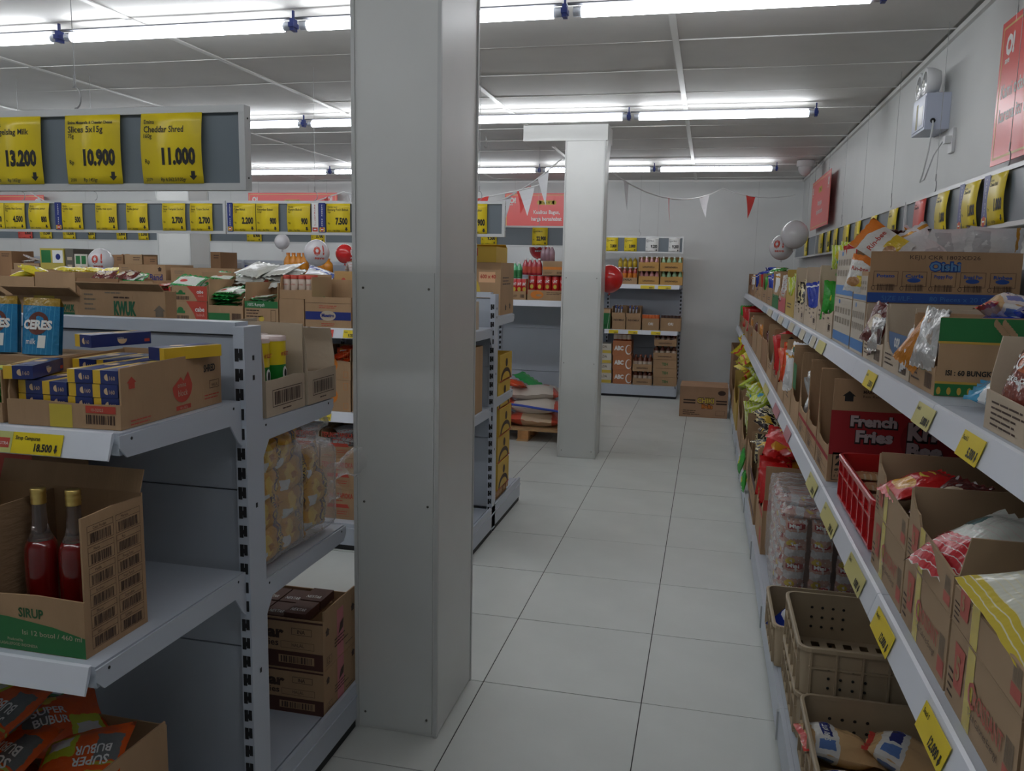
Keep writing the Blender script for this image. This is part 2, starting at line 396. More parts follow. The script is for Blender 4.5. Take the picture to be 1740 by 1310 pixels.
# right wall run, shelves facing -x
g = empty('shelving_unit'); tag(g, 'long grey wall shelving of snack cartons along the right side of the aisle', 'shelving')
XBK = .97
for k in range(0, 13):
    y = -.0+.9*k
    b = MB(); b.box((XBK-.03, y-.015, .02), (XBK+.03, y+.015, 1.6), metalw); b.build('upright_post', g)
for k in range(12):
    y0, y1 = .9*k+.016, .9*(k+1)-.016
    if k == 11: y1 = 10.88
    z = .16
    while z < 1.55:
        b = MB(); b.box((XBK-.006, y0, z), (XBK+.006, y1, min(z+.476, 1.6)), backp); b.build('back_panel', g); z += .48
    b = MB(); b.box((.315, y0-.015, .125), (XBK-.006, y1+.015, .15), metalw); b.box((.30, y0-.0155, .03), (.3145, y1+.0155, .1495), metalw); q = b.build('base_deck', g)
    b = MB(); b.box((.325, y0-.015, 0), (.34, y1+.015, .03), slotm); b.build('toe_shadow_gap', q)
    b = MB(); b.box((.294, y0-.004, .03), (.302, y0+.012, .13), mat('grey clip', (.42, .44, .45), .4)); b.build('joint_clip', q)
    for z, xf in ((1.315, .462), (.908, .385)):
        b = MB(); b.box((xf, y0-.014, z-.022), (XBK-.03, y1+.014, z), metalw); b.box((xf+.001, y0-.0135, z-.045), (xf+.012, y1+.0135, z-.0225), metalw); s = b.build('shelf', g)
        b = MB(); b.prism([(-.001, .003), (.006, .001), (.022, -.050), (.018, -.052), (.0002, -.010)], (xf, y0-.0145, z-.001), Vector((-1, 0, 0)), Z, (0, y1-y0+.029, 0), metalp); b.build('price_rail', s)
        b = MB(); b.prism([(0, 0), (0, -.11), (.02, -.1), (.05, -.05), (XBK-xf-.05, -.045), (XBK-xf-.035, -.004)], (XBK-.03, y0, z-.001), Vector((-1, 0, 0)), Z, (0, .004, 0), metalw); b.build('bracket', s)
# end unit against the back wall
gondola('shelving_unit', 'small grey shelving against the back wall at the end of the aisle, stacked with drinks', -.32, 10.90, -3.1, [(1.40, .50), (.835, .50)], [], .56, None, 1.60)

# ------------------------------------------------------------------ print motifs (flat ink on cartons)
EPS = .0007
def face(which, w, d, h):
    return {'F': (Vector((0, -EPS, 0)), X, Z), 'R': (Vector((w+EPS, 0, 0)), Y_, Z), 'L': (Vector((-EPS, d, 0)), -Y_, Z)}[which]
def p_barcode(b, fr, x, y, w, h, m=brownink, frame=False, seed=1):
    r = random.Random(seed+int(w*1e4)); O, U, V = fr; px = x
    if frame:
        t = .0035
        for a in ((x-.01, y-.01, x+w+.01, y-.01+t), (x-.01, y+h+.01-t, x+w+.01, y+h+.01), (x-.01, y-.01, x-.01+t, y+h+.01), (x+w+.01-t, y-.01, x+w+.01, y+h+.01)): b.rect(*a, O, U, V, m)
    while px < x+w:
        q = r.choice((.5, 1, 1.6))*w/38; b.rect(px, y, min(px+q, x+w), y+h, O, U, V, m); px += q+r.choice((.5, .8, 1.2))*w/38
def p_lines(b, fr, x, y, w, n, gap, m=brownink, th=.35, seed=0):
    r = random.Random(seed+n); O, U, V = fr
    for i in range(n):
        px = x; e = x+w*r.uniform(.7, 1)
        while px < e:
            q = min(r.uniform(.12, .3)*w, e-px+.0001); b.rect(px, y-i*gap, px+q*.9, y-i*gap+gap*th, O, U, V, m); px += q
def p_arrow(b, fr, x, y, s, m=brownink):
    O, U, V = fr
    b.flat([(x-s*.6, y+s*.5), (x+s*.6, y+s*.5), (x, y+s)], O, U, V, m); b.rect(x-s*.38, y, x+s*.38, y+s*.52, O, U, V, m)
def p_frame(b, fr, x0, y0, x1, y1, t, m):
    O, U, V = fr
    for a in ((x0, y0, x1, y0+t), (x0, y1-t, x1, y1), (x0, y0+t, x0+t, y1-t), (x1-t, y0+t, x1, y1-t)): b.rect(*a, O, U, V, m)
def up(fr, k=1): return (fr[0]+fr[1].cross(fr[2])*EPS*k, fr[1], fr[2])

CUTS = {
 'full': [(0, 1), (1, 1)],
 'scoop': [(0, 1), (.05, .72), (.12, .55), (.25, .46), (.5, .42), (.75, .46), (.9, .55), (1, .62)],
 'deep': [(0, .98), (.03, .66), (.09, .44), (.2, .34), (.5, .31), (.8, .33), (.94, .36), (1, .38)],
 'low': [(0, .42), (.3, .40), (.7, .42), (1, .41)],
 'half': [(0, .62), (.3, .60), (.7, .63), (1, .6)],
 'torn': [(0, .98), (.04, .84), (.12, .74), (.22, .70), (.27, .58), (.6, .55), (1, .50)],
 'slope': [(0, .9), (.25, .88), (.5, .8), (.8, .62), (1, .55)],
}
def carton(name, loc, rz, w, d, h, label, cat='carton', cut='scoop', m=None, prints=None, flaps=(), hb=1., hl=1., hr=1., group=None, closed=False, tape=None, seed=0):
    """corrugated carton; local front is -Y, width along X"""
    m = m or kraft; r = random.Random(seed*31+int(w*1e3)+int(d*977)); t = .004
    root = empty(name, loc, rz); tag(root, label, cat, group)
    b = MB(); b.box((0, 0, 0), (w, d, t), m)
    if closed:
        b.box((0, 0, t), (w, t, h-.003), m); b.box((0, d-t, t), (w, d, h-.003), m); b.box((0, t, t), (t, d-t, h-.003), m); b.box((w-t, t, t), (w, d-t, h-.003), m)
        b.build('body', root)
        for a, c in ((.0, d/2-.001), (d/2+.001, d)):
            q = MB(); q.box((.001, a, h-.0035), (w-.001, c, h), m); q.build('flap', root)
        if tape:
            q = MB(); q.box((0, d/2-.024, h), (w, d/2+.024, h+.0006), tape); q.box((w, d/2-.024, h-.05), (w+.0006, d/2+.024, h+.0006), tape); q.build('tape', root)
    else:
        prof = [(a*w, c*h+(r.uniform(-.004, .004) if 0 < a < 1 else 0)) for a, c in CUTS[cut]]
        b.prism([(0, t), (w, t)]+prof[::-1], (0, 0, 0), X, Z, (0, t, 0), m)
        b.box((0, d-t, t), (w, d, h*hb), m)
        def sidep(hh, f0): return [(t, t), (d-t, t), (d-t, h*hh+r.uniform(-.003, .003)), (d*.5, h*hh+r.uniform(-.003, .003)), (t+.012, h*hh), (t, h*min(hh, f0+.12) if f0 < .6 else h*hh)]
        b.prism(sidep(hl, CUTS[cut][0][1]), (0, 0, 0), Y_, Z, (t, 0, 0), m); b.prism(sidep(hr, CUTS[cut][-1][1]+(.5 if hr >= 1 else 0)), (w-t, 0, 0), Y_, Z, (t, 0, 0), m)
        b.build('body', root)
        for e, L, ang in flaps:
            q = MB(); q.box((0, 0, 0), (1, t*.8, L), m); a = math.radians(ang)
            o = q.build('flap', root)
            if e == 'B': o.location = (.004, d-t, h*hb); o.rotation_euler = (-a, 0, 0); o.scale = (w-.008, 1, 1)
            if e == 'R': o.location = (w-t*.2, .01, h*hr); o.rotation_euler = (-a, 0, PI/2); o.rotation_euler = Matrix.Rotation(PI/2, 3, 'Z').to_euler(); o.matrix_local = Matrix.Translation((w, .01, h*hr)) @ Matrix.Rotation(PI/2, 4, 'Z') @ Matrix.Rotation(a, 4, 'X') @ Matrix.Diagonal((d-.02, 1, 1, 1))
            if e == 'L': o.matrix_local = Matrix.Translation((t, .01, h*hl)) @ Matrix.Rotation(PI/2, 4, 'Z') @ Matrix.Rotation(-a, 4, 'X') @ Matrix.Diagonal((d-.02, 1, 1, 1))
            if e == 'F': o.location = (.004, 0, h*CUTS[cut][0][1]); o.rotation_euler = (a, 0, 0); o.scale = (w-.008, 1, 1)
    if prints:
        q = MB(); prints(q, w, d, h)
        if q.f: q.build('printed_graphics', root)
    return root

# ------------------------------------------------------------------ pouches and packs
def bag_mesh(key, w, l, t, m, seed=0, crimp=.014, nu=10, nv=14, text=None, wr=.12, pinch=0.):
    b = MB(); V = []
    def P(i, j, s):
        u = -1+2*i/nu; v = -1+2*j/nv; iv = max(-1, min(1, v*(1+2*crimp/l)))
        th = (max(0, 1-abs(u)**2.6)**.6)*(max(0, 1-abs(iv)**3.2)**.65)
        n = noise.noise(Vector((u*2.3+seed*7.1, v*2.9, s*3.3+seed)))
        n2 = noise.noise(Vector((u*6+seed*3, v*5, s)))
        z = s*t/2*th*(1+wr*2*n)+t*wr*.5*n2*th
        edge = 1-.07*(1-abs(iv)**2)-pinch*(1-abs(v))**2
        x = u*w/2*edge; y = v*l/2*(1-.03*(1-u*u))
        if abs(v) > .93: z += .0022*math.sin(i*PI)+.0025*(1 if i % 2 else -1); y += .002*(1 if i % 2 else -1)
        z += t*.18*noise.noise(Vector((u+seed, v*.8, 9)))
        return (x, y, z)
    vs = [P(i, j, 1) for j in range(nv+1) for i in range(nu+1)]+[P(i, j, -1) for j in range(nv+1) for i in range(nu+1)]
    N1 = (nu+1)*(nv+1); fs = []; uv = []
    for s in (0, 1):
        for j in range(nv):
            for i in range(nu):
                q = [j*(nu+1)+i, j*(nu+1)+i+1, (j+1)*(nu+1)+i+1, (j+1)*(nu+1)+i]; c = [(i/nu, j/nv), ((i+1)/nu, j/nv), ((i+1)/nu, (j+1)/nv), (i/nu, (j+1)/nv)]
                if s: q = [N1+k for k in q][::-1]; c = c[::-1]
                fs.append(q); uv.append(c)
    bd = [j*(nu+1) for j in range(nv+1)]; be = [j*(nu+1)+nu for j in range(nv+1)]
    for j in range(nv):
        fs.append([bd[j], bd[j+1], N1+bd[j+1], N1+bd[j]]); uv.append([(0, j/nv), (0, (j+1)/nv), (0, (j+1)/nv), (0, j/nv)])
        fs.append([be[j+1], be[j], N1+be[j], N1+be[j+1]]); uv.append([(1, (j+1)/nv), (1, j/nv), (1, j/nv), (1, (j+1)/nv)])
    b.add(vs, fs, m, smooth=True, uvs=uv)
    me = b.mesh(key)
    tm = None
    if text:
        q = MB()
        for (s_, u0, v0, hh, ww, mm) in text: q.text(s_, u0, v0, hh, (0, 0, 0), X, Y_, mm, w=ww, bold=.02)
        def samp(x, y):
            i = (x/(w/2)/.95+1)/2*nu; j = (y/(l/2)+1)/2*nv; i = max(0, min(nu-1e-3, i)); j = max(0, min(nv-1e-3, j)); a, c = int(i), int(j)
            z = [vs[cc*(nu+1)+aa][2] for aa, cc in ((a, c), (a+1, c), (a, c+1), (a+1, c+1))]; fa, fc = i-a, j-c
            return max(z[0]*(1-fa)*(1-fc)+z[1]*fa*(1-fc)+z[2]*(1-fa)*fc+z[3]*fa*fc, min(z))+.0012
        q.v = [(x, y, samp(x, y)) for x, y, z in q.v]
        tm = q.mesh(key+'_lettering')
    return me, tm
BAGS = {}
def bagdef(key, w, l, t, m, n=2, text=None, **k): BAGS[key] = [bag_mesh(key, w, l, t, m, seed=hash_(key)+i, text=text if i == 0 else (text if k.get('alltext') else None), **{a: c for a, c in k.items() if a != 'alltext'}) for i in range(n)]+[(w, l, t)]
def hash_(s): return sum(ord(c)*(i+3) for i, c in enumerate(s)) % 97
def bag(key, loc, rot, label, group=None, name='snack_bag', cat='snack bag', var=0, sc=1):
    d = BAGS[key]; me, tm = d[var % (len(d)-1)]
    o = bpy.data.objects.new(name, me); COL.objects.link(o)
    M3 = rot if isinstance(rot, Matrix) else (Matrix.Rotation(math.radians(rot[2]), 3, 'Z') @ Matrix.Rotation(math.radians(rot[1]), 3, 'Y') @ Matrix.Rotation(math.radians(rot[0]), 3, 'X'))
    o.matrix_world = Matrix.Translation(loc) @ M3.to_4x4() @ Matrix.Scale(sc, 4)
    tag(o, label, cat, group)
    if tm:
        c = bpy.data.objects.new('printed_lettering', tm); COL.objects.link(c); c.parent = o
    return o
def heap(key, n, x0, x1, y0, y1, z, label, group, mode='heap', name='snack_bag', cat='snack bag', seed=1, yaw=0, tilt=18, sc=1, up=.02):
    """n pouches piled in a box footprint; mode heap (lying, jumbled), stand (upright, leaning), flat (neat layers)"""
    r = random.Random(seed*13+n); w, l, t = BAGS[key][-1]; w *= sc; l *= sc; t *= sc
    out = []
    def ctr(a, c, half):
        return (a+c)/2 if c-a <= 2*half else r.uniform(a+half, c-half)
    for i in range(n):
        if mode == 'heap':
            a = math.radians(r.uniform(0, 360)); e = min(w, l)*.36
            loc = (ctr(x0, x1, e), ctr(y0, y1, e), z+up*i+r.uniform(0, .01)); rot = (r.uniform(-tilt, tilt), r.uniform(-tilt, tilt), r.uniform(0, 360))
        elif mode == 'stand':
            f = (i+.5)/n; ax = (y1-y0) > (x1-x0)
            loc = (ctr(x0, x1, w*.3) if ax else x0+(x1-x0)*f, y0+(y1-y0)*f if ax else ctr(y0, y1, w*.3), z+l/2*.93+r.uniform(-.01, .015))
            rot = (90+r.uniform(-tilt, tilt), r.uniform(-8, 8), (0 if ax else 90)+yaw+r.uniform(-14, 14))
        else:
            loc = ((x0+x1)/2+r.uniform(-.006, .006), (y0+y1)/2+r.uniform(-.006, .006), z+t*.5+t*.82*i); rot = (r.uniform(-3, 3), r.uniform(-4, 4), yaw+r.uniform(-6, 6))
        out.append(bag(key, loc, rot, label, group, name, cat, var=i, sc=sc))
    return out

Wt = (.78, .78, .76); Rd = (.62, .02, .02); Yl = (.80, .62, .03); Gn = (.02, .30, .05); Bl = (.02, .06, .38); Og = (.80, .22, .02); Bk = (.02, .018, .018)
bagdef('red', .15, .21, .05, film('red crisp film', (.60, .015, .015), [('ell', .5, .33, .30, .16, (.75, .35, .03)), ('ell', .5, .7, .2, .10, (.80, .60, .05)), ('rect', .28, .72, .66, .76, (.5, .02, .02))], warp=.12), n=3)
bagdef('yellow', .13, .20, .045, film('yellow snack film', (.78, .64, .03), [('blob', 4, .60, 0, 0, (.55, .62, .04)), ('rect', .0, 1, .80, .88, (.70, .05, .03)), ('ell', .5, .45, .25, .13, (.75, .72, .6)), ('rect', .3, .7, .52, .60, (.12, .25, .05))], warp=.16, seed=2), n=3)
bagdef('lime', .13, .19, .045, film('lime striped film', (.55, .66, .06), [('stripe', 0, 5, .28, 0, (.75, .78, .45)), ('ell', .5, .6, .3, .16, (.80, .62, .04)), ('ell', .45, .3, .16, .1, (.10, .40, .62))], warp=.25, seed=3), n=3)
bagdef('black', .13, .19, .045, film('black and gold film', (.025, .02, .02), [('stripe', 0, 4, .30, 0, (.70, .60, .34)), ('rect', .2, .8, .55, .72, (.75, .70, .55)), ('ell', .5, .28, .26, .12, (.7, .45, .06))], warp=.5, seed=4), n=3)
bagdef('white', .14, .20, .045, film('white and silver film', (.74, .74, .74), [('rect', .1, .9, .12, .40, (.56, .56, .57)), ('rect', 0, 1, .86, .93, (.60, .28, .03)), ('blob', 5, .62, 0, 0, (.80, .80, .80))], warp=.08, seed=5, rough=.18), n=2)
bagdef('rin', .17, .25, .05, film('white and orange film', (.74, .72, .68), [('rect', 0, 1, .84, 1, (.72, .20, .02)), ('rect', .45, 1, .14, .42, (.78, .55, .04)), ('diag', -.35, 1.02, 0, 0, (.72, .20, .02)), ('ell', .35, .26, .28, .13, (.45, .22, .08))], warp=.06, seed=6, rough=.2), n=1,
       text=[('Rin-bee', -.055, .015, .026, .11, redink)])
bagdef('silver', .09, .17, .035, film('crinkled silver film', (.70, .70, .70), [('rect', 0, 1, .0, .25, (.62, .60, .58)), ('blob', 3, .6, 0, 0, (.5, .42, .36))], rough=.12, metal=.45, seed=7), n=3, wr=.3, pinch=.25)
bagdef('orange', .10, .17, .035, film('amber biscuit film', (.55, .20, .02), [('blob', 3, .60, 0, 0, (.66, .60, .52))], seed=8), n=2)
bagdef('blue', .15, .21, .045, film('royal blue film', (.02, .05, .42), [('ell', .5, .5, .33, .17, (.75, .76, .80)), ('rect', .3, .7, .45, .55, (.6, .04, .04)), ('rect', 0, 1, .85, .9, (.75, .75, .78))], warp=.12, seed=9), n=2)
bagdef('green', .13, .18, .04, film('bright green film', (.03, .36, .03), [('ell', .5, .55, .3, .15, (.78, .74, .05)), ('rect', .2, .8, .18, .26, (.72, .74, .7))], warp=.12, seed=10), n=2)
bagdef('brown', .11, .16, .035, film('chocolate brown film', (.13, .02, .018), [('ell', .5, .5, .3, .22, (.7, .58, .42)), ('blob', 3, .6, 0, 0, (.60, .58, .56))], warp=.15, seed=11), n=2)
bagdef('orangered', .14, .20, .05, film('orange red film', (.72, .07, .01), [('blob', 3, .62, 0, 0, (.6, .3, .04)), ('rect', .2, .8, .6, .8, (.75, .7, .6))], seed=12), n=2)
bagdef('bread', .15, .22, .085, film('clear bread film over loaf', (.66, .42, .20), [('rect', 0, 1, .55, .85, (.74, .72, .68)), ('rect', .3, .7, .62, .76, (.03, .04, .20)), ('rect', .06, .22, .6, .8, (.12, .22, .5)), ('rect', 0, 1, .93, 1, (.62, .05, .04))], warp=.06, seed=13, rough=.16), n=2,
       text=[('SARI ROTI', -.045, .035, .016, .06, whitep)])
bagdef('bun', .095, .15, .045, film('bun pack film', (.55, .33, .26), [('rect', 0, 1, .40, .62, (.62, .60, .60)), ('rect', .1, .9, .70, .86, (.34, .03, .03)), ('ell', .3, .25, .22, .12, (.7, .5, .06)), ('blob', 6, .60, 0, 0, (.72, .70, .70))], warp=.1, seed=14, rough=.13), n=3, text=[('Mini', -.03, .035, .016, .05, whitep)], alltext=True, wr=.2)
bagdef('croissant', .21, .30, .055, film('cream film with yellow plaid ends', (.66, .66, .56), [('rect', 0, 1, 0, .12, (.62, .48, .06)), ('rect', 0, 1, .89, 1, (.62, .48, .06)), ('rect', 0, .08, 0, 1, (.60, .47, .06)), ('ell', .55, .30, .26, .10, (.52, .22, .05)), ('stripe', 1, 26, .16, 0, (.70, .66, .46)), ('rect', .30, .75, .66, .74, (.5, .04, .05))], warp=.02, seed=15, rough=.2), n=2,
       text=[('CROISSANT', -.075, -.005, .030, .15, redink)])
bagdef('plaid', .20, .28, .05, film('pale green film with maroon plaid', (.42, .45, .30), [('rect', .45, .9, .15, .42, (.10, .02, .02)), ('stripe', 0, 13, .10, 0, (.46, .46, .34)), ('rect', .05, .42, .3, .75, (.28, .33, .20))], warp=.03, seed=16, rough=.28), n=1,
       text=[('ROMEO', -.03, .055, .024, .11, brownink)])
bagdef('redplaid', .13, .20, .05, film('red and white loaf film', (.66, .68, .62), [('rect', 0, 1, .0, .45, (.52, .02, .03)), ('stripe', 1, 15, .12, 0, (.70, .60, .58)), ('rect', .1, .35, .6, .8, (.10, .18, .18))], warp=.05, seed=17), n=2)
bagdef('pillow', .14, .20, .065, film('golden biscuit film', (.55, .29, .03), [('rect', .0, 1, .58, .80, (.11, .05, .05)), ('ell', .5, .70, .42, .08, (.66, .45, .08)), ('ell', .45, .30, .28, .12, (.68, .46, .08)), ('blob', 4, .60, 0, 0, (.40, .17, .02)), ('rect', .62, .92, .1, .26, (.62, .64, .62))], warp=.08, seed=18, rough=.15), n=3, wr=.28,
       text=[('Pillows', -.05, .032, .022, .10, blackm)], alltext=True)
bagdef('sachet', .16, .11, .010, film('green and white sachet', (.03, .32, .08), [('rect', .04, .96, .12, .86, (.70, .73, .68)), ('diag', .3, .70, 0, 0, (.02, .24, .06)), ('ell', .35, .4, .14, .12, (.6, .05, .05))], warp=.06, seed=19), n=3)
bagdef('greensachet', .17, .12, .012, film('plain green sachet', (.03, .36, .08), [('rect', .1, .9, .75, .95, (.1, .42, .12))], seed=20), n=2)
bagdef('redsachet', .14, .10, .011, film('plain red sachet', (.45, .02, .03), [('rect', .1, .9, .3, .5, (.66, .5, .45))], seed=21), n=2)
bagdef('noodle', .22, .20, .055, film('orange soup film with lime patch', (.72, .10, .01), [('rect', .55, .95, .1, .48, (.50, .55, .04)), ('rect', .62, .88, .18, .34, (.60, .62, .60)), ('rect', .05, .32, .2, .6, (.16, .17, .17)), ('rect', .02, .35, .62, .66, (.45, .42, .05)), ('diag', .2, .84, 0, 0, (.05, .22, .03)), ('ell', .3, .82, .2, .09, (.62, .4, .04))], warp=.07, seed=22), n=3,
       text=[('SUPER', -.075, .006, .024, .085, whitep), ('BUBUR', -.075, -.026, .024, .085, whitep)], alltext=True)
bagdef('bluebread', .17, .24, .055, film('sky blue bun film', (.05, .33, .58), [('ell', .5, .52, .33, .26, (.42, .16, .06)), ('rect', 0, 1, .80, .86, (.75, .78, .8))], warp=.05, seed=23, rough=.15), n=1)
bagdef('cover', .16, .22, .05, film('choco cake film', (.20, .045, .03), [('rect', 0, 1, .75, 1, (.62, .62, .62)), ('ell', .5, .62, .3, .12, (.45, .12, .05)), ('blob', 4, .64, 0, 0, (.60, .60, .60))], warp=.05, seed=24, rough=.12), n=1,
       text=[('COVER', -.06, .005, .032, .12, whitep), ('cake cake', -.05, -.022, .016, .10, whitep)])
bagdef('sack', .52, .36, .15, film('woven rice sack', (.62, .55, .48), [('rect', .0, .12, .0, 1, (.62, .10, .06)), ('rect', .88, 1, .0, .5, (.62, .10, .06)), ('rect', .35, .6, .45, .8, (.30, .12, .05)), ('rect', .68, .8, .4, .8, (.48, .16, .08))], warp=.03, seed=25, rough=.35), n=2, wr=.06)
bagdef('redsack', .52, .36, .15, film('red printed sack', (.62, .09, .05), [('rect', .3, .85, .0, .3, (.62, .45, .30)), ('ell', .5, .35, .07, .1, (.05, .08, .3)), ('rect', 0, 1, .8, 1, (.58, .04, .03))], warp=.03, seed=26, rough=.3), n=1, wr=.06)
bagdef('whiteblue', .20, .28, .05, film('white and blue detergent film', (.70, .71, .74), [('rect', 0, 1, .62, .9, (.02, .07, .42)), ('rect', .15, .85, .7, .8, (.72, .73, .78))], warp=.1, seed=27), n=2)
bagdef('whitered', .16, .20, .03, film('white packet with red print', (.74, .73, .72), [('stripe', 1, 6, .14, 0, (.6, .2, .18))], warp=.1, seed=28), n=2)
bagdef('clearpouch', .17, .20, .03, film('milky pouch', (.55, .56, .52), [('ell', .5, .5, .35, .3, (.62, .62, .60))], warp=.1, seed=29, rough=.15), n=2)

# ------------------------------------------------------------------ price cards and sign boards
def card(P, rz, w, h, lines, price, label, m=None, arrow=True, curve=.004, strip=None, cat='price card', name='price_card', code='', unit='', group=None, tilt=0, lod=0):
    """thin bowed sheet; P = lower left corner, facing local -Y"""
    m = m or yellowp; ink = blackm
    def cv(v): return -curve*math.sin(PI*min(max(v/h, 0), 1))
    b = MB(); n = 8 if curve else 1
    vs = [(x, cv(h*j/n), h*j/n) for j in range(n+1) for x in (0, w)]+[(x, cv(h*j/n)+.0006, h*j/n) for j in range(n+1) for x in (0, w)]
    k = 2*(n+1)
    fs = [(2*j, 2*j+1, 2*j+3, 2*j+2) for j in range(n)]+[(k+2*j+2, k+2*j+3, k+2*j+1, k+2*j) for j in range(n)]+[(2*j, 2*j+2, k+2*j+2, k+2*j) for j in range(n)]+[(2*j+3, 2*j+1, k+2*j+1, k+2*j+3) for j in range(n)]+[(0, k, k+1, 1), (2*n, 2*n+1, k+2*n+1, k+2*n)]
    b.add(vs, fs, m, smooth=bool(curve))
    o = b.build(name); o.location = P; o.rotation_euler = (0, math.radians(tilt), rz); tag(o, label, cat, group)
    q = MB(); fr = ((0, 0, 0), X, Z)
    x0 = .055*w
    if lines:
        yy = h*.93
        for s_, rel, bd in lines:
            yy -= h*rel*1.35
            q.text(s_, x0, yy, h*rel, *fr, ink, w=min(w*.88, len(s_)*h*rel*.56), bold=bd)
    if price:
        ph = h*(.215 if len(price) > 3 else .20)
        pw = len(price)*ph*.43; q.text(price, w*.90-pw, h*.28, ph, *fr, ink, w=pw, bold=.055)
        q.text('Rp', x0+.01*w, h*.285, h*.062, *fr, ink, bold=.01)
    if arrow:
        ax, ay, s = w*.84, h*.045, h*.13
        q.rect(ax-s*.24, ay+s*.45, ax+s*.24, ay+s, *fr, ink); q.flat([(ax-s*.5, ay+s*.5), (ax, ay), (ax+s*.5, ay+s*.5)], *fr, ink)
    if code: q.text(code, x0, h*.035, h*.045, *fr, ink)
    if unit: q.text(unit, w*.30, h*.035, h*.05, *fr, ink, bold=.01)
    q.v = [(x, cv(z)-.0009, z) for x, y, z in q.v]
    if q.f: q.build('printed_text', o)
    return o
def strip_card(P, rz, w, h, word, label, m, ink, foot, name='promo_strip'):
    b = MB(); b.box((0, -.001, 0), (w, 0, h), m); o = b.build(name); o.location = P; o.rotation_euler.z = rz; tag(o, label, 'promo strip')
    q = MB(); n = len(word); s = h*.74/n
    for i, c in enumerate(word):
        if c != ' ': q.text(c, w/2, h*.95-s*(i+.9), s*.72, (0, -.0016, 0), X, Z, ink, bold=.03, center=True)
    q.rect(w*.1, h*.03, w*.9, h*.17, (0, -.0014, 0), X, Z, foot); q.disc(w/2, h*.10, w*.3, w*.3, (0, -.0018, 0), X, Z, redink, 12); q.rect(w*.3, h*.085, w*.7, h*.115, (0, -.0022, 0), X, Z, whitep)
    q.build('printed_text', o); return o
def sign_board(x0, x1, y, z0, z1, label, wires=(), seams=()):
    """framed double sided board hung from the ceiling, along x"""
    s = empty('price_sign_board', ((x0+x1)/2, y, z0)); tag(s, label, 'sign board'); cx = (x0+x1)/2; L = (x1-x0)/2; H = z1-z0
    b = MB(); b.box((-L+.01, -.005, .008), (L-.01, .005, H-.008), boardg); b.build('board', s)
    for nm, a, c in (('frame_bar', (-L, -.014, 0), (L, .014, .017)), ('frame_bar', (-L, -.014, H-.017), (L, .014, H)), ('frame_bar', (-L, -.0135, .017), (-L+.016, .0135, H-.017)), ('frame_bar', (L-.016, -.0135, .017), (L, .0135, H-.017))):
        b = MB(); b.box(a, c, framem)
        if c[0]-a[0] < .1:
            for zz in (.03, H-.03): b.lathe([(.0025, c[0]), (.0025, c[0]+.001), (0, c[0]+.0012)], (0, 0, zz), slotm, 8, axis=0)
        b.build(nm, s)
    for xs in seams:
        b = MB(); b.box((xs-cx-.014, -.0138, .017), (xs-cx+.014, .0138, H-.017), framem); b.build('frame_bar', s)
    for xw_ in wires: wire_parts(s, xw_-cx, 0, H, HC-z0-.001)
    return s
def wire_parts(s, x, y, zb, zt):
    b = MB(); b.tube([(x, y, zt), (x+.001, y, zb+.075)], .0011, steel, 6); b.build('hanging_wire', s)
    b = MB(); b.tube([(x, y, zb+.085), (x, y, zb+.06)], .0028, steel, 6)
    pts = [(x+.016*math.sin(a), y, zb+.030+.026*math.cos(a)) for a in [i*.45-.3 for i in range(9)]]
    b.tube([(x, y, zb+.06)]+pts, .0022, steel, 6); b.tube([pts[-1], (x, y, zb-.002)], .0018, steel, 6); b.build('wire_hook', s)

ZS0, ZS1 = 1.745, 1.945
# nearest sign
sign_board(-2.9, -1.10, 1.86, ZS0, ZS1, 'nearest hanging price board at top left with three large yellow cards', wires=(-1.58, -2.55))
YC = 1.86-.016
card((-1.83, YC, ZS0+.016), 0, .157, .168, [('Ceres', .058, .01), ('Hagelslag Milk', .085, .015), ('90gr', .055, .01)], '13.200', 'large yellow price card reading 13.200, cut by the left edge', code='2040', unit='Rp 165/gr')
card((-1.600, YC, ZS0+.016), 0, .160, .168, [('Emina Mozarella & Cheedar Cheese', .043, .02), ('Slices 5x15g', .09, .015), ('75g', .06, .01)], '10.900', 'large yellow price card reading 10.900, middle of the near board', code='2080', unit='Rp 145/gr')
card((-1.380, YC, ZS0+.016), 0, .168, .168, [('Emina', .06, .01), ('Cheddar Shred', .09, .015), ('160g', .06, .01)], '11.000', 'large yellow price card with hand-altered 11.000, right end of the near board', code='2079', unit='Rp 6.562.5/100gr', curve=.007)
# second row of signs above the second unit
Y2 = 4.66; YC = Y2-.016
sign_board(-4.90, -2.915, Y2, ZS0, ZS1, 'long hanging price board on the left behind the nearest one, above the spice cartons', wires=(-4.4, -3.85), seams=())
sign_board(-2.905, -1.145, Y2, ZS0, ZS1, 'hanging price board meeting the pillar, its right end showing beyond it', wires=(-2.32, -1.3))
def c2(px0, px1, Y, lines, price, label, **k):
    a, b_ = wx(px0, Y, 1.85), wx(px1, Y, 1.85)
    return card((a, Y-.016, ZS0+.016), 0, b_-a, .168, lines, price, label, code='30%02d' % (int(px0) % 97), unit='Rp %d/gr' % (px0 % 9*10+40), **k)
T2 = lambda a, b_, c: [(a, .055, .005), (b_, .08, .012), (c, .055, .005)]
c2(-30, 11, Y2, T2('Masako', 'Bumbu Ayam', '6gr'), '500', 'yellow price card reading 500 at the left picture edge')
c2(12, 46, Y2, T2('Racik', 'Bumbu Nasi Goreng', '90gr'), '4.500', 'yellow price card reading 4.500 on the left board')
c2(54, 88, Y2, T2('Masako', 'Kaldu rasa jamur', '5gr'), '800', 'bulging yellow price card reading 800 left of a blue strip', curve=.012)
c2(109, 144, Y2, T2('Masako', 'Kaldu Sapi', '5gr'), '500', 'yellow price card reading 500 right of the blue strip')
c2(166, 202, Y2, T2('Masako', 'Kaldu rasa ayam', '5gr'), '500', 'yellow price card reading 500 in the middle of the left board')
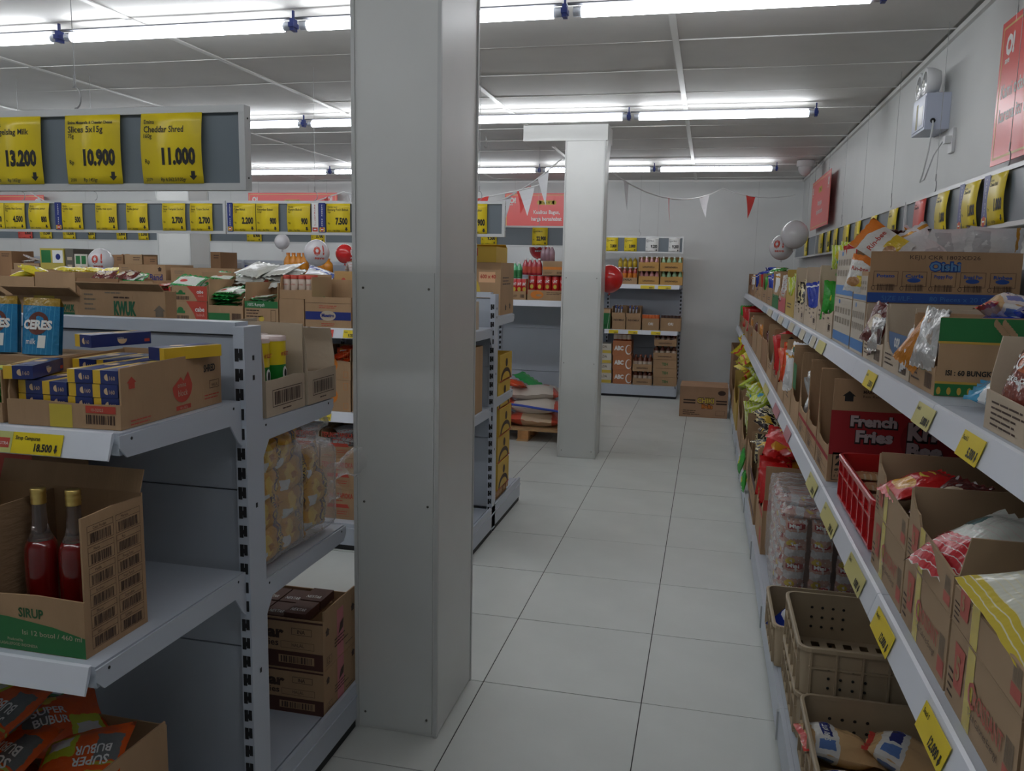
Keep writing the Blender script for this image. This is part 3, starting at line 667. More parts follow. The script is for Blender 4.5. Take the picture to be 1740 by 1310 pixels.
c2(218, 254, Y2, T2('Masako', 'Kaldu Jamur', '4gr'), '800', 'flat yellow price card reading 800 in the middle of the left board')
c2(279, 318, Y2, T2('Saori', 'Saus Teriyaki Sachet', '23ml'), '2.700', 'yellow price card reading 2.700, left one of two', curve=.006)
c2(326, 364, Y2, T2('Saori', 'Saus Tiram Sachet', '23ml'), '2.700', 'yellow price card reading 2.700, right one of two', curve=.006)
c2(399, 437, Y2, T2('Desaku', 'Cabe Bubuk', '15gr'), '2.200', 'yellow price card reading 2.200 beside a blue strip')
c2(438, 476, Y2, T2('Desaku', 'Ketumbar Bubuk', '12.5gr'), '900', 'yellow price card reading 900 joined to the 2.200 card')
c2(491, 530, Y2, T2('Desaku', 'Kunyit Bubuk', '8gr'), '900', 'bulging yellow price card reading 900 left of a white strip', curve=.010)
c2(557, 597, Y2, T2('Nyonya Sayur', 'Bawang Putih Bubuk', '50gr'), '7.500', 'yellow price card reading 7.500 beside the pillar')
c2(795, 829, Y2, T2('Desaku', 'Bumbu Tabur', '10gr'), '900', 'yellow price card reading 900 just right of the foreground pillar')
def st2(px0, px1, Y, *a):
    x0, x1 = wx(px0, Y, 1.85), wx(px1, Y, 1.85); strip_card((x0, Y-.0165, ZS0+.014), 0, x1-x0, .174, *a)
st2(97, 108, Y2, 'PRODUK BARU', 'navy vertical promo strip reading PRODUK BARU on the left board', bluep, whitep, yellowp)
st2(389, 398, Y2, 'PRODUK BARU', 'navy vertical promo strip at the seam between the two boards', bluep, whitep, yellowp)
st2(532, 543, Y2, 'EKSKLUSIF', 'white vertical promo strip with red letters EKSKLUSIF', whitep, redink, redink)
st2(544, 555, Y2, 'PRODUK BARU', 'navy vertical promo strip beside the white EKSKLUSIF strip', bluep, whitep, yellowp)
# third row
Y3 = 7.92
sign_board(-8.3, -3.86, Y3, ZS0+.03, ZS1+.03, 'far hanging price board low behind the left boards', wires=(-5.2,), seams=(-6.2,))
sign_board(-3.84, -1.05, Y3, ZS0+.03, ZS1+.03, 'far hanging price board carrying the 22.900 card, left of the slim pillar', wires=(-2.5, -1.62))
for k, (a, b_, pr, mm) in enumerate(((0, 0, '', None),)): pass
def c3(px0, px1, price, label, Y=Y3, m=None, dz=.03):
    a, b_ = wx(px0, Y, 1.85), wx(px1, Y, 1.85)
    card((a, Y-.016, ZS0+.016+dz), 0, b_-a, .168, T2('Susu', 'Kental Manis', '370gr'), price, label, m=m, code='4120', unit='Rp 90/ml')
c3(33, 57, '6.800', 'red far card in the left row of the farthest board', m=redp)
c3(70, 90, '15.500', 'second far yellow card from the left edge, just right of the red one')
c3(109, 130, '13.500', 'far yellow card under the bulging 800 card, third from the left edge')
c3(152, 163, '6.300', 'narrow far yellow card above the far left balloon')
c3(200, 216, '5.800', 'narrow far yellow card between balloon and distant pillar, left one')
c3(237, 254, '3.300', 'narrow far yellow card reading 3.300 left of the distant pillar')
c3(343, 360, '10.800', 'far yellow card reading 10.800 right of the distant pillar')
c3(421, 446, '8.900', 'far yellow card reading 8.900 under the 2.200 card')
c3(530, 553, '3.700', 'far yellow card reading 3.700 behind the big white balloon')
c3(603, 620, '4.600', 'far yellow card partly behind the foreground pillar')
c3(818, 845, '9.500', 'far yellow card reading 9.500 right of the foreground pillar')
c3(905, 931, '22.900', 'far yellow card reading 22.900 under the red poster')
# end wall sign
YE = 10.42
sign_board(-1.75, -.32, YE, 1.785, 1.985, 'short hanging price board above the drinks shelving at the end wall', wires=(-.86,))
for px0, px1, pr, mm, lb in ((1030, 1050, '3.800', None, 'far yellow card reading 3.800 beside the slim pillar'), (1061, 1082, '3.800', None, 'second far yellow card reading 3.800, next to the white cards'), (1097, 1119, '9.200', whitep, 'handwritten white card, left one at the end wall'), (1136, 1155, '9.200', whitep, 'handwritten white card, right one at the end wall')):
    c3(px0, px1, pr, lb, Y=YE, m=mm, dz=.04)
# right wall rail: boards facing -x
def rail_board(y0, y1, label, wires):
    s = empty('price_sign_board', (1.0, (y0+y1)/2, ZS0), -PI/2); tag(s, label, 'sign board'); L = (y1-y0)/2; H = .21
    b = MB(); b.box((-L+.01, -.004, .008), (L-.01, .004, H-.008), boardg); b.build('board', s)
    for a, c in (((-L, -.012, 0), (L, .012, .016)), ((-L, -.012, H-.016), (L, .012, H)), ((-L, -.0115, .016), (-L+.014, .0115, H-.016)), ((L-.014, -.0115, .016), (L, .0115, H-.016))):
        b = MB(); b.box(a, c, framem); b.build('frame_bar', s)
    for yw in wires: wire_parts(s, (y0+y1)/2-yw, 0, H, HC-ZS0-.001)
rail_board(1.2, 4.80, 'nearest length of grey price rail high on the right wall', (2.2, 3.30, 4.28))
rail_board(4.815, 8.6, 'middle length of grey price rail on the right wall', (5.25, 6.2, 7.1))
rail_board(8.615, 10.6, 'far length of grey price rail behind the balloons', (9.6,))
def ycol(px, x=1.0, z=1.85):
    lo, hi = .8, 14.
    for _ in range(40):
        mid = (lo+hi)/2; v = Vector((x, mid, z-CAM_Z))
        if 870+F_PX*v.dot(_r)/v.dot(_f) > px: lo = mid
        else: hi = mid
    return lo
for i, (pa, pb, mm, pr, cv, lb) in enumerate(((1369, 1374, yellowp, '2.000', .006, 'farthest yellow card on the right rail, beside the white balloon'), (1394, 1401, yellowp, '2.500', .01, 'second farthest yellow card on the right rail'), (1407, 1413, yellowp, '3.000', .01, 'third farthest yellow card on the right rail'), (1419, 1426, yellowp, '1.500', .01, 'fourth farthest yellow card on the right rail'),
        (1436, 1446, yellowp, '2.000', .01, 'fifth farthest yellow card on the right rail'), (1456, 1465, yellowp, '1.000', .01, 'yellow rail card over the upright red snack bags'), (1483, 1493, yellowp, '1.000', .012, 'yellow rail card left of the orange-topped snack bag'), (1514, 1529, yellowp, '1.000', .015, 'yellow rail card just left of the rail joint'),
        (1558, 1577, redp, '', .01, 'red card on the right rail, just right of the rail joint'), (1597, 1617, yellowp, '1.000', .02, 'pale glinting yellow card, third from the right end of the rail'), (1645, 1671, yellowp, '1.000', .025, 'glinting yellow card, second from the right end of the rail'), (1689, 1718, yellowp, '1.000', .02, 'glinting yellow card at the right end of the rail'))):
    ya, yb_ = ycol(pa), ycol(pb)
    card((.986, ya, ZS0+.014), -PI/2, ya-yb_, .18, [('Rin-bee', .05, .01), ('Cheese Stick', .07, .03)] if i > 6 else [('Snack', .06, .01)], pr, lb, m=mm, curve=cv*.45, code='31%02d' % i, unit='Rp 50/gr')
for pa, pb, lb in ((1636, 1644, 'curled blue promo strip beside the second glinting card'), (1678, 1688, 'curled blue promo strip beside the rightmost card')):
    ya, yb_ = ycol(pa), ycol(pb); strip_card((.984, ya, ZS0+.012), -PI/2, ya-yb_, .186, 'PRODUK BARU', lb, bluep, whitep, yellowp)

# ------------------------------------------------------------------ posters, bunting, balloons, wall fittings
def poster(P, rz, w, h, label, big, small, badge=None, flip=False):
    p = empty('red_poster', P, rz); tag(p, label, 'poster')
    b = MB(); b.box((0, -.004, 0), (w, 0, h), posterr); b.build('board', p)
    q = MB(); fr = (Vector((0, -.0047, 0)), X, Z); t = .008; gold = mat('pale gold line', (.75, .52, .20), .4)
    p_frame(q, fr, .02, .02, w-.02, h-.02, t, gold)
    for xx in ((.06, w-.16) if badge else (.06,)):
        q.text('O!', xx, h-.125, .065, *fr, whitep, bold=.06); q.text('save', xx, h-.155, .022, *fr, whitep, bold=.03)
    if badge:
        q.rect(w/2-.10, h*.70, w/2+.10, h*.70+.055, *fr, goldp); q.disc(w/2-.10, h*.70+.0275, .0275, .0275, *fr, goldp); q.disc(w/2+.10, h*.70+.0275, .0275, .0275, *fr, goldp)
        q.text(badge, w/2, h*.70+.015, .028, *up(fr), blackm, center=True, bold=.02)
    for i, s_ in enumerate(big): q.text(s_, w/2 if badge else .05, h*.46-i*.085, .048, *fr, whitep, center=bool(badge), bold=.02)
    q.build('printed_text', p)
    for xx in (w*.12, w*.88):
        c = MB(); c.tube([(xx, -.002, h-.02), (xx, -.002, h+.03)], .003, steel, 6); c.tube([(xx, -.002, h+.03), (xx, -.002, HC-P[2]-.001)], .0012, steel, 5); c.build('hanging_wire', p)
    return p
poster((1.02, 3.56, 1.985), -PI/2, 1.15, .515, 'big red poster board at the upper right edge with white lettering, beside the rail wire', ['Kami tidak menjual rokok', 'karena itu tidak baik'], '')
poster((1.02, 9.42, 2.02), -PI/2, 1.36, .49, 'red poster board far along the right wall with a yellow badge', ['Barang bagus', 'harga hemat murah'], '', badge='Truth')
poster((-2.66, 10.80, 2.05), 0, 1.12, .49, 'red Truth No 5 poster on the back wall left of the slim pillar', ['Kualitas Bagus,', 'harga bersahabat'], '', badge='Truth Nº 5')
poster((-6.40, 10.80, 2.05), 0, 1.36, .50, 'red poster on the back wall above the spice boards', ['Belanja hemat', 'setiap hari'], '', badge='Truth Nº 3')
poster((-11.2, 10.80, 2.02), 0, 1.38, .50, 'red poster on the back wall at the far left edge', ['Pilihan tepat', 'setiap hari'], '', badge='Truth Nº 2')
def bunting(pts, label, cols, step=.42, flagw=.15, flagh=.24):
    s = empty('bunting'); tag(s, label, 'bunting')
    b = MB(); P = [Vector(p) for p in pts]; line = []
    for i in range(len(P)-1):
        for k in range(8):
            t = k/8; q = P[i].lerp(P[i+1], t); q.z -= 4*t*(1-t)*.06*(P[i+1]-P[i]).length; line.append(q)
    line.append(P[-1]); b.tube(line, .006, mat('white tape', (.7, .7, .7), .5), 5); b.build('cord', s)
    acc = 0; nx = .3; k = 0; r = random.Random(len(pts)+int(P[0].x*10))
    for i in range(len(line)-1):
        d = (line[i+1]-line[i]).length
        while nx < acc+d:
            q = line[i].lerp(line[i+1], (nx-acc)/d); di = (line[i+1]-line[i]).normalized(); a = r.uniform(-.5, .5); hh = flagh*r.uniform(.85, 1.1)
            fw = (di*math.cos(a)+Vector((-di.y, di.x, 0))*math.sin(a))*flagw/2; tw = r.uniform(-.03, .03)
            f = MB(); n3 = 5; vs = []
            for j in range(n3+1):
                t = j/n3; c = q-Z*hh*t+Vector((tw*t*t, .02*math.sin(t*3+a), 0)); vs += [c-fw*(1-t), c+fw*(1-t)]
            nrm = Vector((0, .0012, 0)); vs += [v+nrm for v in vs[:]]; m0 = 2*(n3+1)
            f.add(vs, [(2*j, 2*j+1, 2*j+3, 2*j+2) for j in range(n3)]+[(m0+2*j+2, m0+2*j+3, m0+2*j+1, m0+2*j) for j in range(n3)], mat('bunting '+cols[k % len(cols)], {'red': (.70, .06, .05), 'white': (.66, .66, .68)}[cols[k % len(cols)]], .6))
            f.build('pennant', s); nx += step; k += 1
        acc += d
bunting([(-6.9, 9.6, 2.60), (-3.3, 7.2, 2.23), (-1.35, 6.95, 2.28)], 'red and white pennant string sagging across the far left, in front of the poster', ['white', 'red', 'white', 'red'])
bunting([(-2.9, 8.6, 2.45), (-2.35, 7.8, 2.12), (-1.20, 6.72, 2.44)], 'pennant string rising to the capital of the slim pillar', ['red', 'white', 'red', 'white'], step=.30)
bunting([(-.86, 7.3, 2.40), (.1, 10.0, 2.52), (.95, 10.6, 2.50)], 'sparse pennant string between slim pillar and right wall', ['white', 'red'], step=1.0)
bunting([(-9.5, 10.2, 2.5), (-6.5, 8.7, 2.28), (-3.6, 10.4, 2.5)], 'farthest pennant string over the left shelves', ['white', 'red'], step=.6)
rubw = mat('white balloon rubber', (.60, .58, .60), .22, coat=.5); rubr = mat('red balloon rubber', (.60, .015, .015), .2, coat=.5)
def balloon(c, r, m, label, ink, yaw=0, tilt=0, string=.4, txt=True, pitch=0):
    o = empty('balloon', c, 0); tag(o, label, 'balloon')
    b = MB(); prof = [(r*math.sin(a)*(1 if a < PI/2 else (1-.06*(a-PI/2))), -r*math.cos(a)*(1.0 if a > PI/2 else 1.10)) for a in [PI*i/20 for i in range(21)]]
    b.lathe(prof, (0, 0, 0), m, 32); b.build('skin', o)
    k = MB(); k.lathe([(.004, -r*1.10), (.011, -r*1.10-.016), (.004, -r*1.10-.016)], (0, 0, 0), m, 10); k.build('knot', o)
    if string:
        k = MB(); k.tube([(0, 0, -r*1.1-.014), (.01, .004, -r*1.1-string*.4), (-.008, 0, -r*1.1-string*.8), (0, 0, -r*1.1-string)], .0012, whitep, 5); k.build('string', o)
    if txt:
        q = MB(); fr = ((0, 0, 0), X, Z); q.text('O', -r*.52, -r*.18, r*.58, *fr, ink, w=r*.56, bold=.07); q.text('!', r*.20, -r*.14, r*.66, *fr, ink, w=r*.14, bold=.07); q.text('save', -r*.42, -r*.52, r*.20, *fr, ink, w=r*.80, bold=.03)
        Mx = Matrix.Rotation(math.radians(yaw), 3, 'Z') @ Matrix.Rotation(math.radians(pitch), 3, 'X') @ Matrix.Rotation(math.radians(tilt), 3, 'Y'); vv = []
        for x, y, z in q.v:
            d = math.hypot(x, z)/r; a = d*1.0; s_ = math.sin(a)/(d+1e-9) if d > 1e-6 else 1
            p = Mx @ Vector((x*s_, -r*math.cos(a), z*s_)); 
            u = p.normalized(); th = math.acos(max(-1, min(1, -u.z))); 
            rr = r*math.sin(th)*(1 if th < PI/2 else (1-.06*(th-PI/2))); zz = -r*math.cos(th)*(1.0 if th > PI/2 else 1.10); h_ = math.hypot(u.x, u.y) or 1
            vv.append((u.x/h_*rr*1.012, u.y/h_*rr*1.012, zz*1.012))
        q.v = vv; q.build('printed_logo', o)
    return o
balloon((-3.40, 6.85, 1.675), .112, rubw, 'large white balloon with a red O! floating left of the foreground pillar', redink, yaw=42, tilt=0)
balloon((-3.20, 7.0, 1.672), .083, rubr, 'red balloon tucked behind the large white balloon', whitep, yaw=92)
balloon((-3.90, 7.15, 1.775), .070, rubw, 'small plain white balloon under the board seam', redink, txt=False, string=.2)
balloon((-5.67, 6.9, 1.565), .115, rubw, 'white balloon resting among the cartons at far left', redink, yaw=25)
balloon((-.825, 7.14, 1.50), .115, rubr, 'red balloon poking out behind the slim pillar', whitep, txt=False)
balloon((-1.676, 8.3, 1.775), .105, rubr, 'red balloon hanging behind the 22.900 board, lower half showing', whitep, yaw=8, pitch=-10, string=.1)
balloon((.735, 8.0, 1.925), .122, rubw, 'upper plain white balloon beside the price rail on the right', redink, txt=False, string=.5)
balloon((.645, 8.2, 1.815), .112, rubw, 'lower white balloon with a red O! on the right', redink, yaw=-14, pitch=-6)
# emergency light
e = empty('emergency_light', (XW-.055, 4.56, 2.27)); tag(e, 'grey emergency light box with two lamp heads high on the right wall', 'emergency light')
boxm = mat('pale blue grey box', (.50, .54, .66), .35)
b = MB(); b.box((-.055, -.10, 0), (.054, .16, .17), boxm); b.box((-.058, -.09, .012), (-.055, .15, .158), boxm); b.box((-.0585, .04, .02), (-.058, .075, .14), mat('label strip', (.3, .27, .12), .5)); b.box((-.059, -.06, .03), (-.058, .02, .12), whitepl); b.build('housing', e)
for yy in (-.03, .09):
    h_ = MB(); h_.lathe([(.012, .04), (.05, .03), (.062, .0), (.066, -.035), (.058, -.035)], (-.02, yy, .235), whitepl, 20, axis=0); hd = h_.build('lamp_head', e)
    l = MB(); l.lathe([(.057, -.030), (.045, -.036), (0, -.040)], (-.02, yy, .235), mat('lamp lens', (.45, .47, .48), .08, coat=1), 20, axis=0); l.lathe([(.02, -.036), (.018, -.043), (0, -.044)], (-.02, yy, .225), mat('lamp bulb', (.85, .85, .8), .2), 12, axis=0); l.build('lens', hd)
    n = MB(); n.tube([(-.0, yy, .168), (0, yy, .19)], .014, whitepl, 10); n.build('swivel', e)
b = MB(); b.tube([(-.02, -.101, .04), (-.02, -.115, .02), (-.025, -.09, -.10), (-.03, -.04, -.20), (-.03, -.0, -.24), (-.02, -.03, -.23), (0, -.09, -.12), (.02, -.15, -.065), (.035, -.19, -.06)], .004, whitepl, 8); b.build('cable', e)
b = MB(); b.lathe([(.012, -.101), (.012, -.104), (0, -.1045)], (-.02, 0, .04), slotm, 12, axis=1); b.build('cable_gland', e)
s = empty('wall_socket', (XW-.006, 4.36, 2.20)); tag(s, 'small white wall socket with a plug, right of the emergency light', 'socket')
b = MB(); b.box((-.008, -.035, -.055), (.005, .035, .055), whitepl); b.build('plate', s); b = MB(); b.box((-.035, -.018, -.012), (-.008, .022, .022), whitepl); b.build('plug', s)
c = empty('dome_camera', (.90, 9.15, HC)); tag(c, 'white dome camera on the ceiling near the far right corner', 'camera')
b = MB(); b.lathe([(.085, 0), (.085, -.055), (.07, -.06)], (0, 0, 0), whitepl, 24); b.build('mount', c)
b = MB(); b.lathe([(.068, -.058), (.066, -.09), (.05, -.125), (.025, -.145), (0, -.15)], (0, 0, 0), whitepl, 24); b.build('dome', c)
def hook(x, y, label):
    s = empty('ceiling_hook', (x, y, HC)); tag(s, label, 'hook')
    b = MB(); b.tube([(0, 0, 0), (0, 0, -.05)]+[(.016*math.sin(a), 0, -.072+.022*math.cos(a)) for a in [i*.5 for i in range(10)]], .0025, steel, 6); b.build('hook', s)
hook(-1.68, 5.9, 'bare steel hook under the ceiling just right of the foreground pillar'); hook(-1.98, 7.3, 'bare steel hook beside the pillar capital')

# ------------------------------------------------------------------ nearest unit, camera side
YN1 = 1.40
def pr_shred(q, w, d, h):
    F, Rr = face('F', w, d, h), face('R', w, d, h)
    q.rect(w*.38, .0, w*.58, h*.38, *F, yellowt)
    q.rect(w*.70, h*.26, w*.96, h*.38, *F, redink); p_barcode(q, F, w*.70, h*.08, w*.25, h*.15); q.text('10-02025', w*.75, h*.29, h*.05, *up(F), kraftl)
    p_arrow(q, Rr, d*.10, h*.64, h*.20, redink)
    q.disc(d*.57, h*.50, h*.30, h*.30, *Rr, redink, 24, PI, 2*PI); q.flat([(d*.57-h*.30, h*.50), (d*.57-h*.05, h*.66), (d*.57+h*.04, h*.58), (d*.57+h*.18, h*.74), (d*.57+h*.30, h*.50)], *Rr, redink)
    q.text('block', d*.57, h*.32, h*.11, *up(Rr), kraftl, center=True); q.text('emina', d*.56, h*.48, h*.09, *up(Rr), kraftl, center=True)
    q.rect(d*.50, h*.07, d*.65, h*.15, *Rr, redink); q.text('60 x 160 g', d*.575, h*.085, h*.045, *up(Rr), kraftl, center=True)
    q.text('SHRED', d*.80, h*.66, h*.13, *Rr, blackm, w=d*.13, bold=.03)
    p_frame(q, Rr, d*.86, h*.33, d*.97, h*.48, .0012, brownink); q.text('HALAL', d*.885, h*.36, h*.06, *Rr, brownink); p_lines(q, Rr, d*.80, h*.2, d*.17, 2, h*.06, redink); p_lines(q, Rr, d*.08, h*.10, d*.18, 2, h*.06, redink)
carton('kraft_carton', (-1.392, YN1, 1.233), math.radians(2), .262, .375, .125, 'kraft carton of blue and yellow cheese boxes, marked SHRED, on the nearest upper shelf', cut='low', prints=pr_shred, hl=.98)
cream = mat('blue cheese box print', (.015, .03, .16), .3, coat=.3); ylw = mat('yellow cheese box end', (.75, .48, .03), .3, coat=.3)
def cheese_proto():
    o = empty('cheese_box', (0, 0, 0)); tag(o, 'x', 'box')
    w, d, h = .0575, .150, .0275
    b = MB(); b.box((w*.30, 0, 0), (w, d, h), cream); b.build('sleeve', o)
    b = MB(); b.box((0, 0.0003, .0003), (w*.30, d-.0003, h-.0003), ylw); b.build('end_panel', o)
    q = MB(); fr = (Vector((0, -.0006, 0)), X, Z)
    q.disc(w*.58, h*.5, w*.12, w*.12, *fr, mat('cream print', (.7, .5, .3), .5), 10, PI*.5, PI*1.5+.3); q.text('160', w*.66, h*.3, h*.3, *fr, MATS['cream print'])
    fr = (Vector((w+.0006, 0, 0)), Y_, Z); q.disc(d*.5, h*.55, .012, .011, *fr, MATS['cream print'], 10, PI, 2*PI); q.text('emina', d*.42, h*.55, h*.2, *fr, whitep); q.rect(d*.88, h*.2, d*.97, h*.45, *fr, redink)
    fr = (Vector((w*.3, 0, h+.0006)), X, Y_); q.rect(.004, .02, w*.6, d*.5, *fr, bluep); q.disc(w*.33, d*.6, .012, .02, *fr, MATS['cream print'])
    q.build('printed_graphics', o); return o
ch0 = cheese_proto(); first = True
levels = {0: 5, 1: 5, 2: 5, 3: 5}
for dpt in range(2):
    for cI in range(4):
        top = (3 if cI < 2 else 4) if dpt == 0 else 4
        for k in range(top):
            c = ch0 if first else copy_tree(ch0); first = False
            c.location = (-1.380+cI*.060+R.uniform(-.001, .001), YN1+.018+dpt*.155+R.uniform(0, .003), 1.239+k*.0282); c.rotation_euler.z = math.radians(2)
            tag(c, 'blue cheese box with yellow end, %s row, column %s from left, level %s from bottom' % (('front', 'back')[dpt], ('one', 'two', 'three', 'four')[cI], ('one', 'two', 'three', 'four')[k]), 'box', 'cheese boxes packed in the carton')
for x, y, z, rz, lb in ((-1.392, 1.395, 1.3265, 20, 'askew blue cheese box lying over the left rim of the SHRED carton'), (-1.355, 1.555, 1.381, -16, 'lone blue cheese box on top of the heap in the SHRED carton'), (-1.105, 1.73, 1.3535, 160, 'cheese box showing its yellow side at the back right of the SHRED carton')):
    c = copy_tree(ch0); c.location = (x, y, z); c.rotation_euler.z = math.radians(rz); tag(c, lb, 'box'); c['group'] = 'loose cheese boxes'; del c['group']
def pr_left(q, w, d, h):
    F = face('F', w, d, h); q.rect(w*.55, h*.24, w*.85, h*.36, *F, redink); p_barcode(q, F, w*.55, h*.06, w*.3, h*.17)
carton('kraft_carton', (-1.70, 1.405, 1.233), 0, .290, .20, .10, 'kraft carton of green pouches at the left edge of the nearest upper shelf', cut='low', prints=pr_left, hl=1, hr=1.1)
heap('green', 5, -1.66, -1.42, 1.47, 1.56, 1.255, 'bright green pouch lying in the left carton of the nearest shelf', 'green pouches in the left carton', mode='heap', tilt=10, sc=.9, up=.014)
# upright blue pouches of chocolate sprinkles
def ceres(x, y, z, label, ry):
    o = empty('sprinkles_pack', (x, y, z)); o.rotation_euler = (math.radians(-6), math.radians(ry), math.radians(4)); tag(o, label, 'packet')
    w, h = .098, .135; m = film('sunburst blue pack', (.02, .20, .42), [('stripe', 0, 9, .12, 0, (.06, .32, .55)), ('rect', 0, 1, .86, 1, (.36, .22, .03))], warp=0.0, seed=31)
    b = MB(); n = 8; vs = []
    for j in range(n+1):
        t = j/n
        for i in range(n+1):
            u = i/n; vs.append((w*u, -.022*math.sin(PI*u)**.5*(1-t)**.6, h*t))
    k = len(vs); vs += [(v[0], .012-v[1]*.5-.012*(1 if v[2] > h*.98 else 0)+.001, v[2]) for v in vs[:]]
    fs = [(j*(n+1)+i, j*(n+1)+i+1, (j+1)*(n+1)+i+1, (j+1)*(n+1)+i) for j in range(n) for i in range(n)]; uv = [((i/n, j/n), ((i+1)/n, j/n), ((i+1)/n, (j+1)/n), (i/n, (j+1)/n)) for j in range(n) for i in range(n)]
    b.add(vs, fs+[tuple(k+a for a in f)[::-1] for f in fs], m, smooth=True, uvs=uv+[u[::-1] for u in uv]); b.build('pouch', o)
    q = MB(); fr = (Vector((0, -.0245, 0)), X, Z); q.disc(w*.52, h*.55, w*.28, w*.28, *fr, mat('cocoa print', (.12, .03, .02), .5)); q.text('CERES', w*.12, h*.45, h*.15, *up(fr), whitep, w=w*.76, bold=.05); q.text('milk', w*.25, h*.18, h*.10, *up(fr), whitep); q.rect(w*.58, h*.12, w*.76, h*.34, *up(fr), whitep)
    q.v = [(x, -.022*max(0, math.sin(PI*min(1, max(0, x/w))))**.5*(1-min(1, z/h))**.6-.001+(y+.0245)*.4, z) for x, y, z in q.v]; q.build('printed_graphics', o)
ceres(-1.598, 1.66, 1.345, 'blue sprinkles pack with white lettering, the right one of two standing ones', 1); ceres(-1.710, 1.655, 1.345, 'blue sprinkles pack with white lettering, the left one, cut by the picture edge', -1)
carton('kraft_carton', (-1.74, 1.63, 1.233), 0, .26, .17, .11, 'kraft carton behind the green pouches, carrying the two blue packs', closed=True)
# syrup carton
def pr_sirup(q, w, d, h):
    F, Rr = face('F', w, d, h), face('R', w, d, h); hf = h*.30
    q.flat([(0, 0.001), (w, .001), (w, hf*.50), (w*.8, hf*.68), (w*.5, hf*.82), (0, hf*.86)], *F, greenp)
    q.text('SIRUP', w*.58, hf*.85, hf*.22, *F, mat('dark green ink', (.02, .10, .03), .6), bold=.03); q.text('Isi 12 botol / 460 ml', w*.60, hf*.42, hf*.12, *up(F), kraftl, w=w*.38); q.text('Produced by', w*.5, hf*.24, hf*.07, *up(F), kraftl); q.text('LASALLEFOOD INDONESIA', w*.45, hf*.12, hf*.07, *up(F), kraftl)
    names = ['Coco Pandan', 'Markisa', 'Melon', 'Ros', 'Vanilla', 'Pisang Susu', 'Stroberi', 'Fruit Punch', 'Mocca', 'Grenadine', 'Leci', 'Lemon']
    for i in range(6):
        for j in range(2):
            x0 = d*(.10+.44*j); y0 = h*(.855-.150*i)-h*.06; W_ = d*.40; H_ = h*.135
            p_frame(q, Rr, x0, y0, x0+W_, y0+H_, .0008, brownink); q.rect(x0, y0+H_*.68, x0+W_, y0+H_*.70, *Rr, brownink); q.text(names[2*i+j], x0+W_*.22, y0+H_*.76, H_*.15, *Rr, brownink); p_barcode(q, Rr, x0+W_*.1, y0+H_*.06, W_*.8, H_*.52, seed=i*2+j)
carton('syrup_carton', (-1.52, 1.31, .7905), 0, .365, .185, .285, 'tall kraft carton of red syrup bottles on the nearest middle shelf, printed with barcodes on its side', cut='low', prints=pr_sirup, hl=1.1, hb=1.02, flaps=(('B', .05, 20),), seed=4)
for f in [o for o in bpy.data.objects if o.name.startswith('syrup_carton')]: pass
b = MB(); b.box((-1.375, 1.318, .80), (-1.371, 1.488, 1.075), kraftin); tag(b.build('cardboard_divider'), 'upright cardboard divider inside the syrup carton, left of the bottles', 'divider')
glassr = mat('red syrup in glass', (.16, .003, .004), .06, coat=1.0); glassc = mat('clear glass', (.55, .48, .46), .05, trans=.92, coat=.5); gold = mat('gold cap', (.75, .55, .18), .28, metal=.9)
def bottle_proto(nm='syrup_bottle', s=1.0, body=None, neck=None, capm=None):
    o = empty(nm); body = body or glassr; neck = neck or glassc; capm = capm or gold
    b = MB(); b.lathe([(.0, .001), (.030*s, .001), (.033*s, .006*s), (.0325*s, .080*s), (.033*s, .170*s), (.0312*s, .188*s), (.0250*s, .202*s), (0, .203*s)], (0, 0, 0), body, 20); b.build('body', o)
    b = MB(); b.lathe([(.0252*s, .2025*s), (.019*s, .215*s), (.0155*s, .230*s), (.0135*s, .262*s), (.013*s, .285*s)], (0, 0, 0), neck, 16); b.build('neck', o)
    b = MB(); b.lathe([(.0150*s, .278*s), (.0152*s, .284*s), (.0145*s, .286*s), (.0152*s, .289*s), (.0152*s, .296*s), (.0145*s, .298*s), (.0152*s, .301*s), (.0150*s, .309*s), (.013*s, .311*s), (0, .311*s)], (0, 0, 0), capm, 18); b.build('cap', o)
    return o
bp = bottle_proto()
for k, (x, y, lb) in enumerate(((-1.320, 1.39, 'red syrup bottle with gold cap, left one in the syrup carton'), (-1.245, 1.40, 'red syrup bottle with gold cap, right one in the syrup carton'))):
    c = bp if k == 0 else copy_tree(bp); c.location = (x, y, .795); tag(c, lb, 'bottle', 'syrup bottles in the carton')
def pr_tri(q, w, d, h):
    F = face('F', w, d, h); q.flat([(0, h*.3), (w, h*.8), (w, h), (0, h)], *F, redink); q.flat([(0, 0), (w*.8, 0), (w, h*.35), (w, h*.75), (0, h*.28)], *F, goldp)
carton('printed_carton', (-1.86, 1.60, .7905), 0, .33, .18, .345, 'red and gold carton in the shadow at the left edge of the middle shelf', closed=True, prints=pr_tri)
